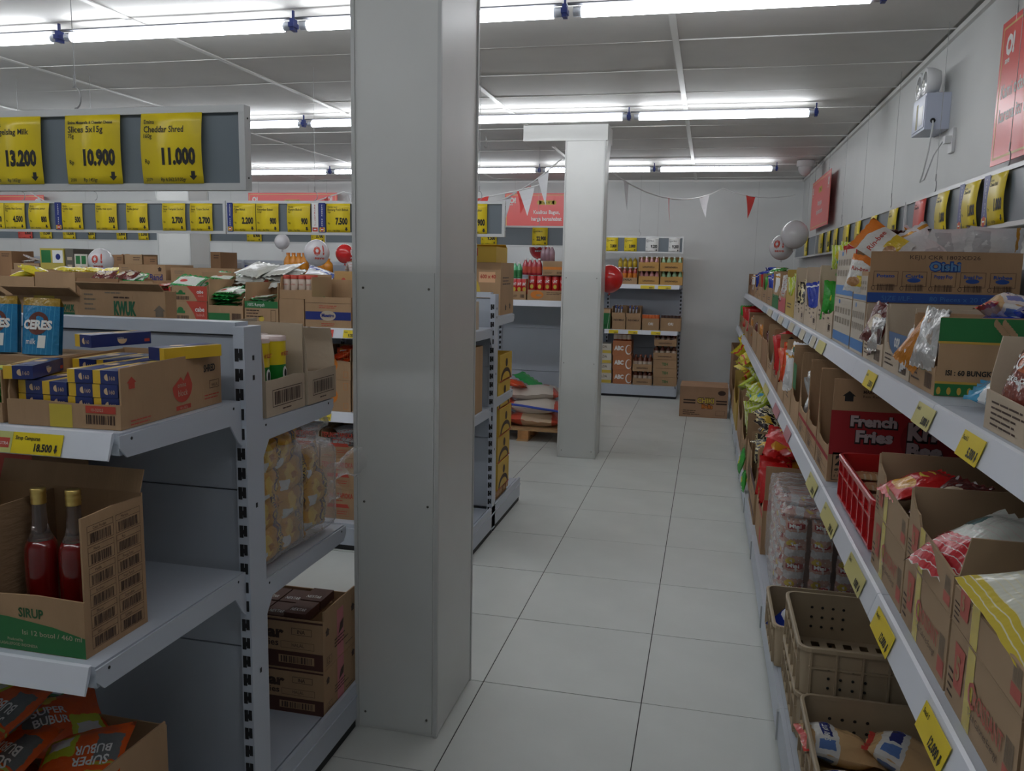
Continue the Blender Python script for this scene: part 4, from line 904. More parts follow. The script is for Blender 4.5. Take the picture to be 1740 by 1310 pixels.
# deck bags
def pr_br(q, w, d, h):
    F, Rr = face('F', w, d, h), face('R', w, d, h); q.flat([(d*.1, 0), (d*.95, 0), (d*.95, h*.6), (d*.6, h*.78), (d*.1, h*.4)], *Rr, brownink)
carton('kraft_carton', (-1.68, 1.33, .1505), 0, .49, .26, .34, 'open kraft carton of orange soup packs at the bottom left corner, low deck', cut='low', prints=pr_br, hr=1.04, hl=.9, hb=1.0)
for i, (x, y, z, rx, ry, rz, sc) in enumerate(((-1.50, 1.42, .56, -24, 10, 160, 1.0), (-1.47, 1.40, .475, -28, 6, 165, .95), (-1.29, 1.43, .475, -20, 10, 200, .9), (-1.60, 1.43, .52, 38, -12, 30, 1.0), (-1.42, 1.52, .50, 24, 10, 60, .9), (-1.62, 1.50, .585, 45, -8, 20, 1.0), (-1.40, 1.40, .36, 4, 3, 20, .95), (-1.56, 1.40, .375, -6, 3, 120, .95), (-1.30, 1.50, .38, 4, -4, 80, .9), (-1.56, 1.47, .33, 3, 3, 60, .95))):
    bag('noodle', (x, y, z), (rx, ry, rz), 'orange soup pack with lime patch piled in the bottom left carton', 'orange soup packs at bottom left', 'soup_pack', 'packet', var=i, sc=sc)
def rail_tag(x, y, z, w, h, rz, price, label, m=None, extra=None, name='shelf_price_tag', first=None):
    """printed strip clipped in a sloping price rail, facing local -Y"""
    m = m or yellowp; b = MB(); b.box((0, -.001, 0), (w, 0, h), m); o = b.build(name); o.matrix_world = Matrix.Translation((x, y, z)) @ Matrix.Rotation(rz, 4, 'Z') @ Matrix.Rotation(math.radians(-18), 4, 'X'); tag(o, label, 'price tag')
    q = MB(); fr = (Vector((0, -.0017, 0)), X, Z)
    if first: q.text(first, w*.06, h*.66, h*.17, *fr, blackm, bold=.02)
    if price:
        pw = h*.30*len(price)*.55; q.text(price, w*.82-pw, h*.16, h*.34, *fr, blackm, w=pw, bold=.04)
        q.rect(w*.87, h*.28, w*.91, h*.5, *fr, blackm); q.flat([(w*.85, h*.3), (w*.89, h*.1), (w*.93, h*.3)], *fr, blackm)
    if q.f: q.build('printed_text', o)
    return o
rail_tag(-1.353, 1.3612, 1.1825, .118, .043, 0, '18.500', 'yellow shelf tag reading 18.500 below the SHRED carton', first='Sirup Campuran')
t_ = rail_tag(-1.395, 1.3612, 1.1825, .041, .043, 0, '', 'pale green shelf tag with a red EXTRA badge left of the 18.500 tag', m=mat('pale lime card', (.55, .56, .20), .35)); q = MB(); q.rect(.004, .010, .036, .030, (0, -.0015, 0), X, Z, redink); q.text('EKSTRA', .006, .016, .006, (0, -.0021, 0), X, Z, whitep, w=.028); q.build('red_badge', t_)

# far side of the nearest unit (faces away, seen from its end)

def pr_end(q, w, d, h):
    F = face('F', w, d, h); p_frame(q, F, w*.15, h*.10, w*.92, h*.30, .002, brownink); p_barcode(q, F, w*.20, h*.125, w*.67, h*.15, m=brownink); p_lines(q, F, w*.4, h*.05, w*.3, 1, .01)
def end_carton(y0, y1, z, h, depth, label, xo=-1.115, **k): return carton('kraft_carton', (xo, y0, z), PI/2, y1-y0, depth, h, label, **k)
end_carton(1.945, 2.160, 1.166, .235, .27, 'kraft carton of green crisp tubes on the far shelf end, left of two with barcodes', cut='low', prints=pr_end, hl=1.0, hr=1.0, m=kraftl)
end_carton(2.172, 2.355, 1.166, .235, .27, 'kraft carton on the far shelf end, right of two with barcodes', cut='low', prints=pr_end, hl=1.0, hr=.9, m=kraftl, xo=-1.11)
def cr_tub(x, y, z, label):
    o = empty('crisp_tub', (x, y, z)); tag(o, label, 'tub', 'green tubs in the end carton')
    b = MB(); b.lathe([(0, .001), (.033, .001), (.036, .006), (.036, .19), (.037, .192)], (0, 0, 0), mat('green tub print', (.02, .28, .04), .3), 20); b.build('tub_wall', o)
    b = MB(); b.lathe([(.0364, .125), (.0364, .19)], (0, 0, 0), yellowp, 20); b.build('yellow_band', o)
    b = MB(); b.lathe([(.038, .190), (.038, .201), (.034, .203), (0, .203)], (0, 0, 0), mat('milky lid', (.70, .55, .52), .3), 20); b.build('lid', o)
    q = MB(); q.disc(0, .1, .011, .02, (.0372, 0, 0), Y_, Z, whitep, 14); q.disc(.002, .1, .006, .013, (.0378, 0, 0), Y_, Z, blackm, 12); q.text('MY SELECT', -.018, .150, .010, (.0374, 0, 0), Y_, Z, redink, w=.036, bold=.03); q.rect(-.012, .06, .01, .078, (.0374, 0, 0), Y_, Z, mat('pink print', (.6, .3, .3), .5)); q.build('printed_graphics', o)
for yy, xx in ((1.99, -1.17), (2.07, -1.165), (2.115, -1.245), (2.0, -1.26)): cr_tub(xx, yy, 1.171, 'green and yellow tub with a pale lid in the end carton')
# golden biscuit multipacks in clear bags
clear = bpy.data.materials.new('clear wrinkled film'); clear.use_nodes = True; nt = clear.node_tree; bs = nt.nodes['Principled BSDF']
tr = nt.nodes.new('ShaderNodeBsdfTransparent'); mx = nt.nodes.new('ShaderNodeMixShader'); lw = nt.nodes.new('ShaderNodeLayerWeight'); lw.inputs[0].default_value = .45
bs.inputs['Base Color'].default_value = (.80, .80, .82, 1); bs.inputs['Roughness'].default_value = .08
tc = nt.nodes.new('ShaderNodeTexCoord'); n1 = nt.nodes.new('ShaderNodeTexNoise'); n1.inputs['Scale'].default_value = 22; n1.inputs['Detail'].default_value = 3; nt.links.new(tc.outputs['Object'], n1.inputs['Vector'])
bp_ = nt.nodes.new('ShaderNodeBump'); bp_.inputs['Strength'].default_value = 1.0; bp_.inputs['Distance'].default_value = .03; nt.links.new(n1.outputs[0], bp_.inputs['Height']); nt.links.new(bp_.outputs[0], bs.inputs['Normal'])
ma = nt.nodes.new('ShaderNodeMath'); ma.operation = 'MULTIPLY_ADD'; nt.links.new(lw.outputs['Facing'], ma.inputs[0]); ma.inputs[1].default_value = .38; ma.inputs[2].default_value = .08
nt.links.new(ma.outputs[0], mx.inputs[0]); nt.links.new(tr.outputs[0], mx.inputs[1]); nt.links.new(bs.outputs[0], mx.inputs[2]); nt.links.new(mx.outputs[0], nt.nodes['Material Output'].inputs[0])
def wrap(c, sx, sy, sz, label, tail=None, seed=0, name='clear_wrapping', cat='wrapping'):
    """wrinkled film hull around a bundle, with a gathered tail"""
    o = empty(name, c); tag(o, label, cat)
    b = MB(); nu, nv = 28, 18; vs = []
    for j in range(nv+1):
        th = PI*j/nv
        for i in range(nu):
            ph = 2*PI*i/nu; d = Vector((math.sin(th)*math.cos(ph), math.sin(th)*math.sin(ph), math.cos(th)))
            e = .22; p = Vector([math.copysign(abs(k)**e if abs(k) > 1e-6 else 0, k) for k in d]); k = 1+.05*noise.noise(d*4+Vector((seed, 0, 0)))+.03*noise.noise(d*11+Vector((0, seed, 0)))
            q = Vector((p.x*sx, p.y*sy, p.z*sz)); 
            vs.append(q*k)
    fs = [(j*nu+i, (j+1)*nu+i, (j+1)*nu+(i+1) % nu, j*nu+(i+1) % nu) for j in range(nv) for i in range(nu)]
    b.add(vs, fs, clear, smooth=True); b.build('film_cover', o)
    if tail:
        for k, (p0, p1, r0, r1) in enumerate(tail):
            b = MB(); p0 = Vector(p0); p1 = Vector(p1); ax = (p1-p0).normalized(); a = ax.orthogonal().normalized(); c_ = ax.cross(a); vs = []; n = 16; mN = 8
            for j in range(mN+1):
                t = j/mN; rr = r0*(1-t)+r1*t; rr *= (1-.35*math.sin(PI*min(1, t*1.3)))
                for i in range(n):
                    an = 2*PI*i/n; q = rr*(1+.28*noise.noise(Vector((math.cos(an)*2+seed, math.sin(an)*2, t*3+k)))+.16*(i % 2)); vs.append(p0.lerp(p1, t)+(a*math.cos(an)*q+c_*math.sin(an)*q*.6))
            b.add(vs, [(j*n+i, j*n+(i+1) % n, (j+1)*n+(i+1) % n, (j+1)*n+i) for j in range(mN) for i in range(n)], clear, smooth=True); b.build('gathered_end', o)
for row, (z, ys) in enumerate(((.795, (2.025, 2.175, 2.31)), (.880, (2.03, 2.18, 2.315)), (.965, (2.025, 2.17, 2.305)), (1.045, (2.03, 2.12)))):
    for j, yy in enumerate(ys):
        for xx in (-1.175, -1.285, -1.385):
            bag('pillow', (xx+R.uniform(-.008, .008), yy, z+R.uniform(-.003, .003)), (R.uniform(-8, 8), 90+R.uniform(-9, 9), R.uniform(-8, 8)+(90 if (row+j) % 3 == 2 and 0 else 0)), 'golden biscuit pack in clear film, row %s up, stack %s from the post, layer %s inwards' % (ORD[row], ORD[j], ORD[int((-1.15-xx)/.105)]), 'golden biscuit packs on the far shelf', 'biscuit_pack', 'packet', var=row+j, sc=.78)
wrap((-1.265, 2.055, .912), .150, .108, .162, 'clear film around the left bundle of golden biscuit packs', tail=(((0, .03, .15), (.04, .12, .22), .08, .07),), seed=1)
wrap((-1.265, 2.275, .885), .150, .105, .140, 'clear film around the right bundle of golden biscuit packs, with twisted tails', tail=(((.04, .02, .12), (.08, -.02, .235), .11, .07), ((.13, .09, .03), (.17, .19, .05), .04, .06), ((.1, .09, -.05), (.13, .13, -.03), .05, .04)), seed=5)
# brownie cartons on the low deck
def pr_nextar(q, w, d, h):
    F, Rr = face('F', w, d, h), face('R', w, d, h)
    q.rect(0.001, .001, w-.001, h*.34, *F, mat('cocoa band', (.085, .03, .02), .6)); q.rect(.001, h*.93, w-.001, h*.97, *F, MATS['cocoa band'])
    q.text('NexTar', w*.12, h*.60, h*.22, *F, brownink, w=w*.53, bold=.05); q.text('brownies', w*.28, h*.43, h*.13, *F, brownink, w=w*.32, bold=.02)
    p_frame(q, F, w*.72, h*.68, w*.90, h*.82, .0015, brownink); q.text('INA', w*.77, h*.71, h*.08, *F, brownink, bold=.02); p_frame(q, F, w*.62, h*.40, w*.92, h*.54, .001, brownink); q.text('HALAL', w*.72, h*.44, h*.07, *F, brownink)
    q.rect(w*.6, h*.10, w*.92, h*.26, *up(F), kraft); p_barcode(q, up(F, 2), w*.62, h*.115, w*.28, h*.13)
    q.rect(d*.40, .001, d*.60, h-.001, *Rr, mat('pink tape', (.55, .16, .18), .3)); p_arrow(q, Rr, d*.12, h*.66, h*.16); p_arrow(q, Rr, d*.90, h*.70, h*.16)
    q.flat([(d*.44, h*.48), (d*.50, h*.68), (d*.60, h*.74), (d*.58, h*.55)], *up(Rr), brownink); p_lines(q, up(Rr), d*.32, h*.42, d*.42, 3, h*.07); p_frame(q, Rr, d*.08, h*.06, d*.24, h*.22, .0012, brownink); q.text('L2', d*.11, h*.09, h*.10, *Rr, brownink); p_lines(q, Rr, d*.66, h*.12, d*.3, 1, h*.05)
carton('brownie_carton', (-1.50, 2.255, .1505), 0, .385, .245, .150, 'lower kraft and brown brownie carton on the deck beside the foreground pillar', closed=True, prints=pr_nextar)
carton('brownie_carton', (-1.50, 2.255, .3015), 0, .385, .245, .165, 'upper opened brownie carton on the deck beside the foreground pillar', cut='full', prints=pr_nextar, hr=1.18, hl=1, hb=1.0)
bb = MATS['cocoa band']
pbm = MB(); pbm.box((0, 0, 0), (.072, .1, .03), bb); pme = pbm.mesh('brownie_box'); tx = MB(); tx.text('NEXTAR', .01, .02, .02, (0, 0, .0306), X, Y_, whitep, w=.05); txm = tx.mesh('lettering')
for i in range(4):
    for j in range(2):
        o = bpy.data.objects.new('brownie_box', pme); COL.objects.link(o); o.location = (-1.485+.077*i, 2.268+.108*j, .436 if i < 3 else .449); tag(o, 'small dark brown box in a row inside the upper brownie carton', 'box', 'small dark boxes in the brownie carton')
        c = bpy.data.objects.new('printed_text', txm); COL.objects.link(c); c.parent = o
carton('carton_filler', (-1.49, 2.265, .307), 0, .30, .22, .128, 'inner kraft layer under the small dark boxes in the brownie carton', closed=True)
# KWUK cartons on the far upper shelf, seen over the back panel
def pr_kwuk(q, w, d, h):
    F = face('F', w, d, h); gp = mat('forest ink', (.02, .13, .06), .6)
    q.text('KWUK', w*.40, h*.79, h*.11, *F, gp, w=w*.26, bold=.06); p_lines(q, F, w*.40, h*.93, w*.25, 1, h*.04); p_lines(q, F, w*.05, h*.95, w*.14, 4, h*.042, greyink); p_arrow(q, F, w*.93, h*.78, h*.10, greyink); p_lines(q, F, w*.3, h*.97, w*.25, 1, h*.035, greyink)
def pr_kw2(q, w, d, h):
    F = face('F', w, d, h); gp = MATS['forest ink']
    q.rect(w*.32, h*.8, w*.62, h, *F, yellowt); q.text('KWUK', w*.74, h*.86, h*.06, *F, gp, w=w*.16, bold=.06); q.rect(w*.74, h*.80, w*.9, h*.85, *F, gp); p_arrow(q, F, w*.67, h*.84, h*.07, greyink)
carton('kraft_carton', (-1.735, 2.02, 1.166), 0, .275, .05, .322, 'large kraft carton with bold green lettering showing above the nearest back panel', cut='full', prints=pr_kwuk, flaps=(('F', .03, 50),), m=kraft)
carton('kraft_carton', (-1.975, 2.03, 1.166), 0, .235, .06, .300, 'kraft carton with yellow tape left of the large green lettered carton', cut='full', prints=pr_kw2, flaps=(('F', .05, 60),), m=kraft)
carton('kraft_carton', (-2.23, 2.03, 1.166), 0, .235, .06, .298, 'kraft carton with yellow tape at the left edge behind the blue packs', cut='full', prints=pr_kw2, flaps=(('F', .06, 60),), m=kraft)

# ------------------------------------------------------------------ second unit, camera side
YF = 4.185
def fc(px0, px1, z, h, label, Y=YF, d=.30, name='kraft_carton', **k):
    a, b_ = wx(px0, Y, z+.1), wx(px1, Y, z+.1); c = carton(name, (a+.002, Y, z), 0, b_-a-.004, d, h, label, **k); return a, b_
Z2 = 1.2285
def pr_txt(word, col=brownink, band=None, x=.5, y=.5, s=.18, bar=True, bold=.03, w_=None, arrow=False):
    def f(q, w, d, h):
        F = face('F', w, d, h)
        if band: q.rect(.001, h*band[0], w-.001, h*band[1], *F, band[2])
        if word: q.text(word, w*x, h*y, h*s, *up(F), col, w=(w*w_ if w_ else None), bold=bold, center=True)
        if bar: p_barcode(q, F, w*.62, h*.10, w*.28, h*.16); p_lines(q, F, w*.08, h*.2, w*.35, 2, h*.07)
        if arrow: p_arrow(q, F, w*.85, h*.75, h*.13)
    return f
def pr_cabe(q, w, d, h):
    F = face('F', w, d, h); q.flat([(w*.42, h), (w-.001, h), (w-.001, h*.02), (w*.72, h*.02), (w*.62, h*.45)], *F, redink)
    q.text('cabe', w*.80, h*.52, h*.22, *up(F), whitep, center=True, bold=.02); q.text('bubuk', w*.82, h*.30, h*.14, *up(F), mat('pink ink', (.7, .35, .3), .5), center=True)
    q.disc(w*.25, h*.55, h*.17, h*.17, *F, greenp, 14, 0, PI); q.rect(w*.12, h*.42, w*.38, h*.55, *F, greenp); p_barcode(q, F, w*.06, h*.08, w*.42, h*.24)
def pr_cabe_top(q, w, d, h):
    F = (Vector((0, d-.004-EPS, 0)), X, Z); q.flat([(w*.45, h*.99), (w-.006, h*.99), (w-.006, h*.55), (w*.6, h*.55)], *F, redink); q.text('cabe', w*.77, h*.76, h*.12, *up(F), whitep, center=True); q.text('bubuk', w*.8, h*.62, h*.09, *up(F), whitep, center=True)
    q.disc(w*.25, h*.75, h*.10, h*.12, *F, greenp, 14, 0, PI); q.rect(w*.08, h*.66, w*.42, h*.75, *F, greenp)
    F = face('F', w, d, h); q.rect(.001, .001, w*.62, h*.24, *F, greenp); p_barcode(q, F, w*.68, h*.04, w*.28, h*.2)
def pr_green(q, w, d, h):
    F = face('F', w, d, h); q.rect(.001, h*.40, w-.001, h*.56, *F, greenp); q.text('100% Rempah', w*.1, h*.44, h*.08, *up(F), whitep, w=w*.5); p_lines(q, F, w*.05, h*.33, w*.5, 3, h*.07); p_frame(q, F, w*.78, h*.08, w*.93, h*.36, .002, brownink); q.disc(w*.5, h*.15, h*.07, h*.07, *F, goldp)
def pr_maestro(q, w, d, h):
    F = face('F', w, d, h); q.rect(.001, h*.25, w-.001, h*.52, *F, bluep); q.disc(w*.5, h*.39, w*.17, h*.17, *up(F), kraftl); q.text('Maestro', w*.5, h*.35, h*.11, *up(F, 2), bluep, center=True, bold=.04); p_lines(q, F, w*.3, h*.7, w*.4, 2, h*.06, redink); p_lines(q, F, w*.35, h*.12, w*.3, 2, h*.06, redink); q.rect(.001, h*.80, w-.001, h*.81, *F, brownink)
def pr_tbk(q, w, d, h):
    F = face('F', w, d, h); q.rect(w*.88, 0.001, w-.001, h-.001, *F, redink); q.text('TBKAE', w*.1, h*.5, h*.17, *F, brownink, w=w*.6, bold=.03); p_lines(q, F, w*.1, h*.25, w*.6, 2, h*.1, redink)
fc(264, 290, Z2, .115, 'lower small kraft carton with a red edge, left of the cabe bubuk cartons', closed=True, prints=pr_tbk)
fc(264, 290, Z2+.116, .085, 'upper small kraft carton with a red edge under red sachets', cut='low', prints=pr_tbk, hb=1.6)
fc(291, 352, Z2, .12, 'lower cabe bubuk carton, kraft with red corner, left of the green sachets', closed=True, prints=pr_cabe)
fc(291, 352, Z2+.121, .085, 'upper cabe bubuk carton under draped white and green sachets', cut='full', prints=pr_cabe, hb=1.9)
fc(353, 413, Z2, .245, 'cabe bubuk display carton with tall printed back and green sachets', cut='low', prints=pr_cabe_top, seed=2, hl=1, hr=.6)
fc(415, 473, Z2, .235, 'kraft display carton with a green band and piled sachets', cut='low', prints=pr_green)
fc(474, 517, Z2, .15, 'plain kraft carton below the carton of red topped jars', closed=True)
fc(474, 530, Z2+.151, .12, 'kraft carton with tall side flap holding red topped jars', cut='low', hb=1.1, d=.25, Y=YF+.01)
fc(518, 597, Z2, .165, 'kraft carton with a navy band and pale oval emblem', cut='full', prints=pr_maestro, hb=1.55)
for k in range(3): fc(600+2, 640, Z2+.082*k, .08, 'small kraft carton with red print by the pillar, %s of three' % ('lowest', 'middle', 'topmost')[k], closed=True, prints=pr_txt('BUMBU', redink, s=.3))
def sach(key, n, px0, px1, z, label, grp, Y=YF+.10, name='sachet', tilt=0, sc=1, dz=.8):
    a, b_ = wx(px0, Y, z), wx(px1, Y, z); w, l, t = BAGS[key][-1]; n2 = max(1, int((b_-a)/(w*sc*.9)))
    for i in range(n):
        for j in range(n2):
            x = a+(b_-a)*(j+.5)/n2
            bag(key, (x+R.uniform(-.01, .01), Y+R.uniform(-.02, .02), z+t*sc*.5+i*t*sc*dz), (R.uniform(-5, 5)+tilt*1.2, R.uniform(-9, 9)*(1 if j % 2 else -1), R.uniform(-15, 15)), label, grp, name, 'sachet', var=i+j, sc=sc)
sach('redsachet', 5, 262, 290, Z2+.165, 'flat red sachet in the pile left of the cabe bubuk cartons', 'red sachets', tilt=6)
sach('sachet', 4, 296, 350, Z2+.20, 'white and green sachet draped over the upper cabe bubuk carton', 'draped sachets', tilt=24, sc=1.15)
sach('greensachet', 8, 354, 412, Z2+.09, 'green sachet in the layered pile in the tall backed carton', 'green sachet pile', tilt=4)
sach('sachet', 2, 370, 412, Z2+.175, 'white fronted sachet on top of the green sachet pile', 'top sachets', tilt=18)
sach('sachet', 7, 416, 470, Z2+.10, 'dark green and white sachet piled in the banded carton', 'banded carton sachets', tilt=10)
sach('sachet', 2, 365, 405, Z2+.25, 'pale sachet behind the tall cabe bubuk back panel', 'back sachets', Y=YF+.32, tilt=20)
sach('greensachet', 2, 528, 590, Z2+.13, 'green sachet in the navy banded carton', 'green sachets in navy banded carton', tilt=6)
sach('clearpouch', 3, 415, 505, Z2+.235, 'milky pouch lying behind the sachet cartons', 'milky pouches', Y=YF+.36, tilt=18, sc=1.1)
sach('sachet', 3, 205, 236, Z2+.23, 'green and white sachet beside crumpled packs left of the red sachets', 'left sachets', tilt=20)
sach('brown', 2, 160, 232, Z2+.225, 'crumpled brown pack above the green lettered carton', 'crumpled brown packs', tilt=20, sc=.7)
jar = empty('spice_jar'); b = MB(); b.lathe([(0, 0), (.020, 0), (.021, .004), (.021, .062), (.018, .066)], (0, 0, 0), mat('cream jar label', (.6, .5, .42), .35), 16); b.build('jar_body', jar)
b = MB(); b.lathe([(.022, .064), (.022, .085), (0, .086)], (0, 0, 0), redink, 16); b.build('lid', jar); b = MB(); b.text('Ladaku', -.015, .03, .010, (0, -.0216, 0), X, Z, redink, w=.03); b.build('printed_text', jar)
k = 0
for j in range(2):
    for i in range(4):
        c = jar if k == 0 else copy_tree(jar); k += 1; c.location = (wx(489, YF+.06)+.046*i, YF+.06+.048*j, Z2+.195); tag(c, 'cream spice jar with a red lid in the small carton', 'jar', 'red lidded spice jars')
fl_ = MB(); fl_.box((wx(489, YF+.06)-.03, YF+.02, Z2+.157), (wx(489, YF+.06)+.17, YF+.14, Z2+.1945), kraft); tag(fl_.build('cardboard_insert'), 'kraft insert raising the spice jars in their carton', 'insert')
# row behind, left part of the picture
for px0, px1, z, h, lb, kw in ((-20, 60, Z2, .235, 'kraft carton at the left edge behind the nearest unit, topped with yellow sachets', dict(cut='full')), (61, 130, Z2, .265, 'kraft carton second from the left edge in the row behind the nearest unit', dict(cut='full')),
        (131, 203, Z2, .235, 'reddish kraft carton left of the crumpled brown packs', dict(cut='full', m=kraftd)), (204, 262, Z2, .225, 'kraft carton under the green sachets, mostly hidden', dict(cut='full'))):
    fc(px0, px1, z, h, lb, Y=YF+.02, **kw)
heap('yellow', 4, wx(5, YF), wx(55, YF), YF+.06, YF+.2, Z2+.225, 'yellow sachet curling out of the left edge carton', 'yellow sachets at left edge', tilt=25, up=.012)
YR = 4.72; ZR = 1.2865
for px0, px1, h, wd, lb in ((203, 283, .26, 'Blue Band', 'kraft carton with large navy lettering, left one in the rear row'), (291, 400, .245, 'Blue Band', 'kraft carton with large navy lettering, right one in the rear row')):
    def prb(q, w, d, h, wd=wd):
        F = face('F', w, d, h); q.text(wd, w*.38, h*.62, h*.15, *F, bluep, w=w*.55, bold=.02); p_arrow(q, F, w*.88, h*.84, h*.11); p_frame(q, F, w*.76, h*.60, w*.94, h*.76, .0015, brownink); p_lines(q, F, w*.06, h*.9, w*.15, 2, h*.05, greyink); p_frame(q, F, w*.08, h*.64, w*.15, h*.8, .0015, greyink)
    fc(px0, px1, ZR, h, lb, Y=YR, cut='full', prints=prb)
fc(401, 418, ZR, .24, 'narrow kraft carton end with yellow tape right of the navy lettered cartons', Y=YR, closed=True, tape=yellowt)
fc(108, 202, ZR, .165, 'kraft carton with red arc print under the flat yellow stack', Y=YR, cut='full', prints=pr_txt('', None, x=.5))
sach('yellow', 3, 105, 200, ZR+.165, 'flat yellow pack in the stack beneath the far left balloon', 'flat yellow packs', Y=YR+.1, sc=.85, dz=.4)
fc(20, 106, ZR, .21, 'long kraft carton with a pale open edge at the rear left', Y=YR, cut='full')
def pr_aji(q, w, d, h):
    F = face('F', w, d, h); q.text('AJI-NO', w*.62, h*.66, h*.14, *F, redink, bold=.04, w=w*.4); q.disc(w*.22, h*.74, h*.07, h*.10, *F, redink, 12); p_lines(q, F, w*.14, h*.58, w*.2, 1, h*.05, redink)
fc(568, 640, ZR, .245, 'golden kraft carton with red lettering beside the foreground pillar', Y=YR, cut='full', prints=pr_aji, m=mat('golden kraft', (.52, .31, .12), .8))
heap('whitered', 4, wx(575, YR), wx(605, YR), YR+.05, YR+.15, ZR+.20, 'white knotted packet top inside the golden red lettered carton', 'white packet tops', mode='stand', tilt=15, sc=.5)
for i, (px, z, rx, ry) in enumerate(((540, 1.50, 20, 20), (548, 1.455, 10, 32), (545, 1.41, 8, 10), (555, 1.37, 8, 5))):
    bag('whiteblue', (wx(px, 4.75), 4.78, z), (rx, ry, 20), 'white and blue detergent bag stacked below the large white balloon', 'detergent bags', 'detergent_bag', 'bag', var=i, sc=.85)
fc(500, 566, ZR, .19, 'kraft carton with a white edge behind the navy banded carton', Y=YR+.02, cut='full')
fc(419, 499, ZR, .20, 'kraft carton under the milky pouches in the rear row', Y=YR, cut='full')
# middle shelf: apple-print cartons, low deck: tapioca cartons
Z2b, Z2c = .7655, .1505
for j, (px0, px1) in enumerate(((477, 534), (536, 596), (598, 640))):
    lb = ('left, mostly hidden', 'middle', 'right, cut by the pillar')[j]; cc = (orangep, orangep, mat('plum ink', (.25, .04, .10), .6))[j]
    def prj(q, w, d, h, cc=cc):
        F = face('F', w, d, h); q.disc(w*.42, h*.50, h*.26, h*.26, *F, cc); q.text('Jay', w*.42, h*.43, h*.18, *up(F), kraft, center=True); p_frame(q, F, w*.8, h*.7, w*.93, h*.92, .0015, cc); p_frame(q, F, w*.8, h*.08, w*.93, h*.28, .0015, cc)
    fc(px0, px1, Z2b, .175, 'lower kraft carton with a round fruit emblem on the middle shelf, '+lb, closed=True, prints=prj)
    fc(px0, px1, Z2b+.176, .17, 'upper opened carton with a round emblem on the middle shelf, '+lb, cut='half', prints=prj, hb=1.0)
    a, b_ = wx(px0, YF), wx(px1, YF)
    heap('orangered' if j < 2 else 'brown', 7, a+.03, b_-.03, YF+.04, YF+.2, Z2b+.24, 'orange pouch in the upper emblem carton, '+('middle shelf left' if j == 0 else 'middle shelf centre' if j == 1 else 'middle shelf right'), 'orange pouches %d' % j, tilt=30, sc=.7, up=.013)
def pr_tap(q, w, d, h):
    F = face('F', w, d, h); q.text('TEPUNG TAPIOKA', w*.04, h*.70, h*.16, *F, redink, w=w*.9, bold=.03); p_lines(q, F, w*.35, h*.60, w*.4, 1, h*.08, redink)
    q.flat([(w*.2, h*.38), (w*.83, h*.38), (w*.78, h*.50), (w*.2, h*.50)], *F, redink); p_frame(q, F, w*.45, h*.10, w*.82, h*.30, .001, redink); p_lines(q, F, w*.48, h*.24, w*.3, 2, h*.07, redink); p_lines(q, F, w*.1, h*.06, w*.3, 1, h*.05, redink)
for j, (px0, px1) in enumerate(((482, 542), (544, 604), (606, 640))):
    lb = ('left', 'middle', 'right')[j]
    for k in range(2): fc(px0, px1, Z2c+.176*k, .175, 'kraft tapioca carton, %s of the lower two, %s stack on the low deck' % (('bottom', 'top')[k], lb), closed=True, prints=pr_tap)
    fc(px0, px1, Z2c+.353, .165, 'opened tapioca carton topping the %s stack on the low deck' % lb, cut='low', prints=pr_tap, hl=.9, hr=1.1)
    a, b_ = wx(px0, YF), wx(px1, YF)
    heap('whitered', 5, a+.03, b_-.03, YF+.04, YF+.2, Z2c+.40, 'white packet with red print, '+lb+' opened tapioca carton', 'white packets '+lb, tilt=8, up=.022, sc=1.0)
for i, (px0, px1, z, pr, lb, mm) in enumerate(((452, 484, 1.18, '12.000', 'yellow shelf tag reading 12.000 under the jars on the second unit', yellowp), (540, 566, 1.18, '4.500', 'salmon shelf tag left part under the navy banded carton', redp), (583, 606, 1.18, '9.700', 'yellow shelf tag beside the pillar on the second unit', yellowp), (543, 562, .718, '4.400', 'yellow shelf tag reading 4.400 on the middle shelf rail', yellowp), (603, 612, .718, '', 'small pale tag with red frame at the pillar on the middle rail', redp), (524, 539, 1.18, '', 'pale tag left of the salmon shelf tag', mat('pale gold card', (.62, .50, .20), .4)))):
    a, b_ = wx(px0, 4.14, z), wx(px1, 4.14, z); rail_tag(a, 4.1362, z, b_-a, .043, 0, pr, lb, m=mm, first='Kaldu' if pr else None)
# right end of the second unit, seen past the pillar
def pr_pp(q, w, d, h):
    F, Rr = face('F', w, d, h), face('R', w, d, h); q.disc(w*.60, h*.42, w*.14, h*.32, *F, goldp); q.text('parrot', w*.60, h*.30, h*.09, *up(F), brownink, center=True, bold=.02); q.text('?', w*.60, h*.45, h*.18, *up(F), brownink, center=True)
    q.rect(w*.72, h*.62, w*.93, h*.82, *F, mat('peach label', (.75, .45, .25), .5)); q.text('600 x 40', w*.74, h*.70, h*.07, *up(F), redink, bold=.03); p_lines(q, Rr, d*.15, h*.7, d*.6, 3, h*.06, brownink); p_arrow(q, Rr, d*.4, h*.08, h*.12); p_arrow(q, Rr, d*.72, h*.1, h*.12)
carton('kraft_carton', (-1.70, 4.86, 1.2865), 0, .485, .34, .315, 'large kraft carton with a yellow oval emblem on top of the second unit end', closed=True, prints=pr_pp)
def pr_yb(q, w, d, h):
    F = face('F', w, d, h); q.flat([(w*.44, h*.3), (w*.72, h*.4), (w*.72, h*.9), (w*.44, h*.85)], *F, redink)
carton('yellow_carton', (-1.66, 4.88, 1.6025), 0, .41, .28, .095, 'golden yellow carton lying on the large kraft carton right of the pillar', cut='full', prints=pr_yb, m=mat('golden yellow carton', (.60, .38, .04), .55), flaps=(('B', .03, -60),))
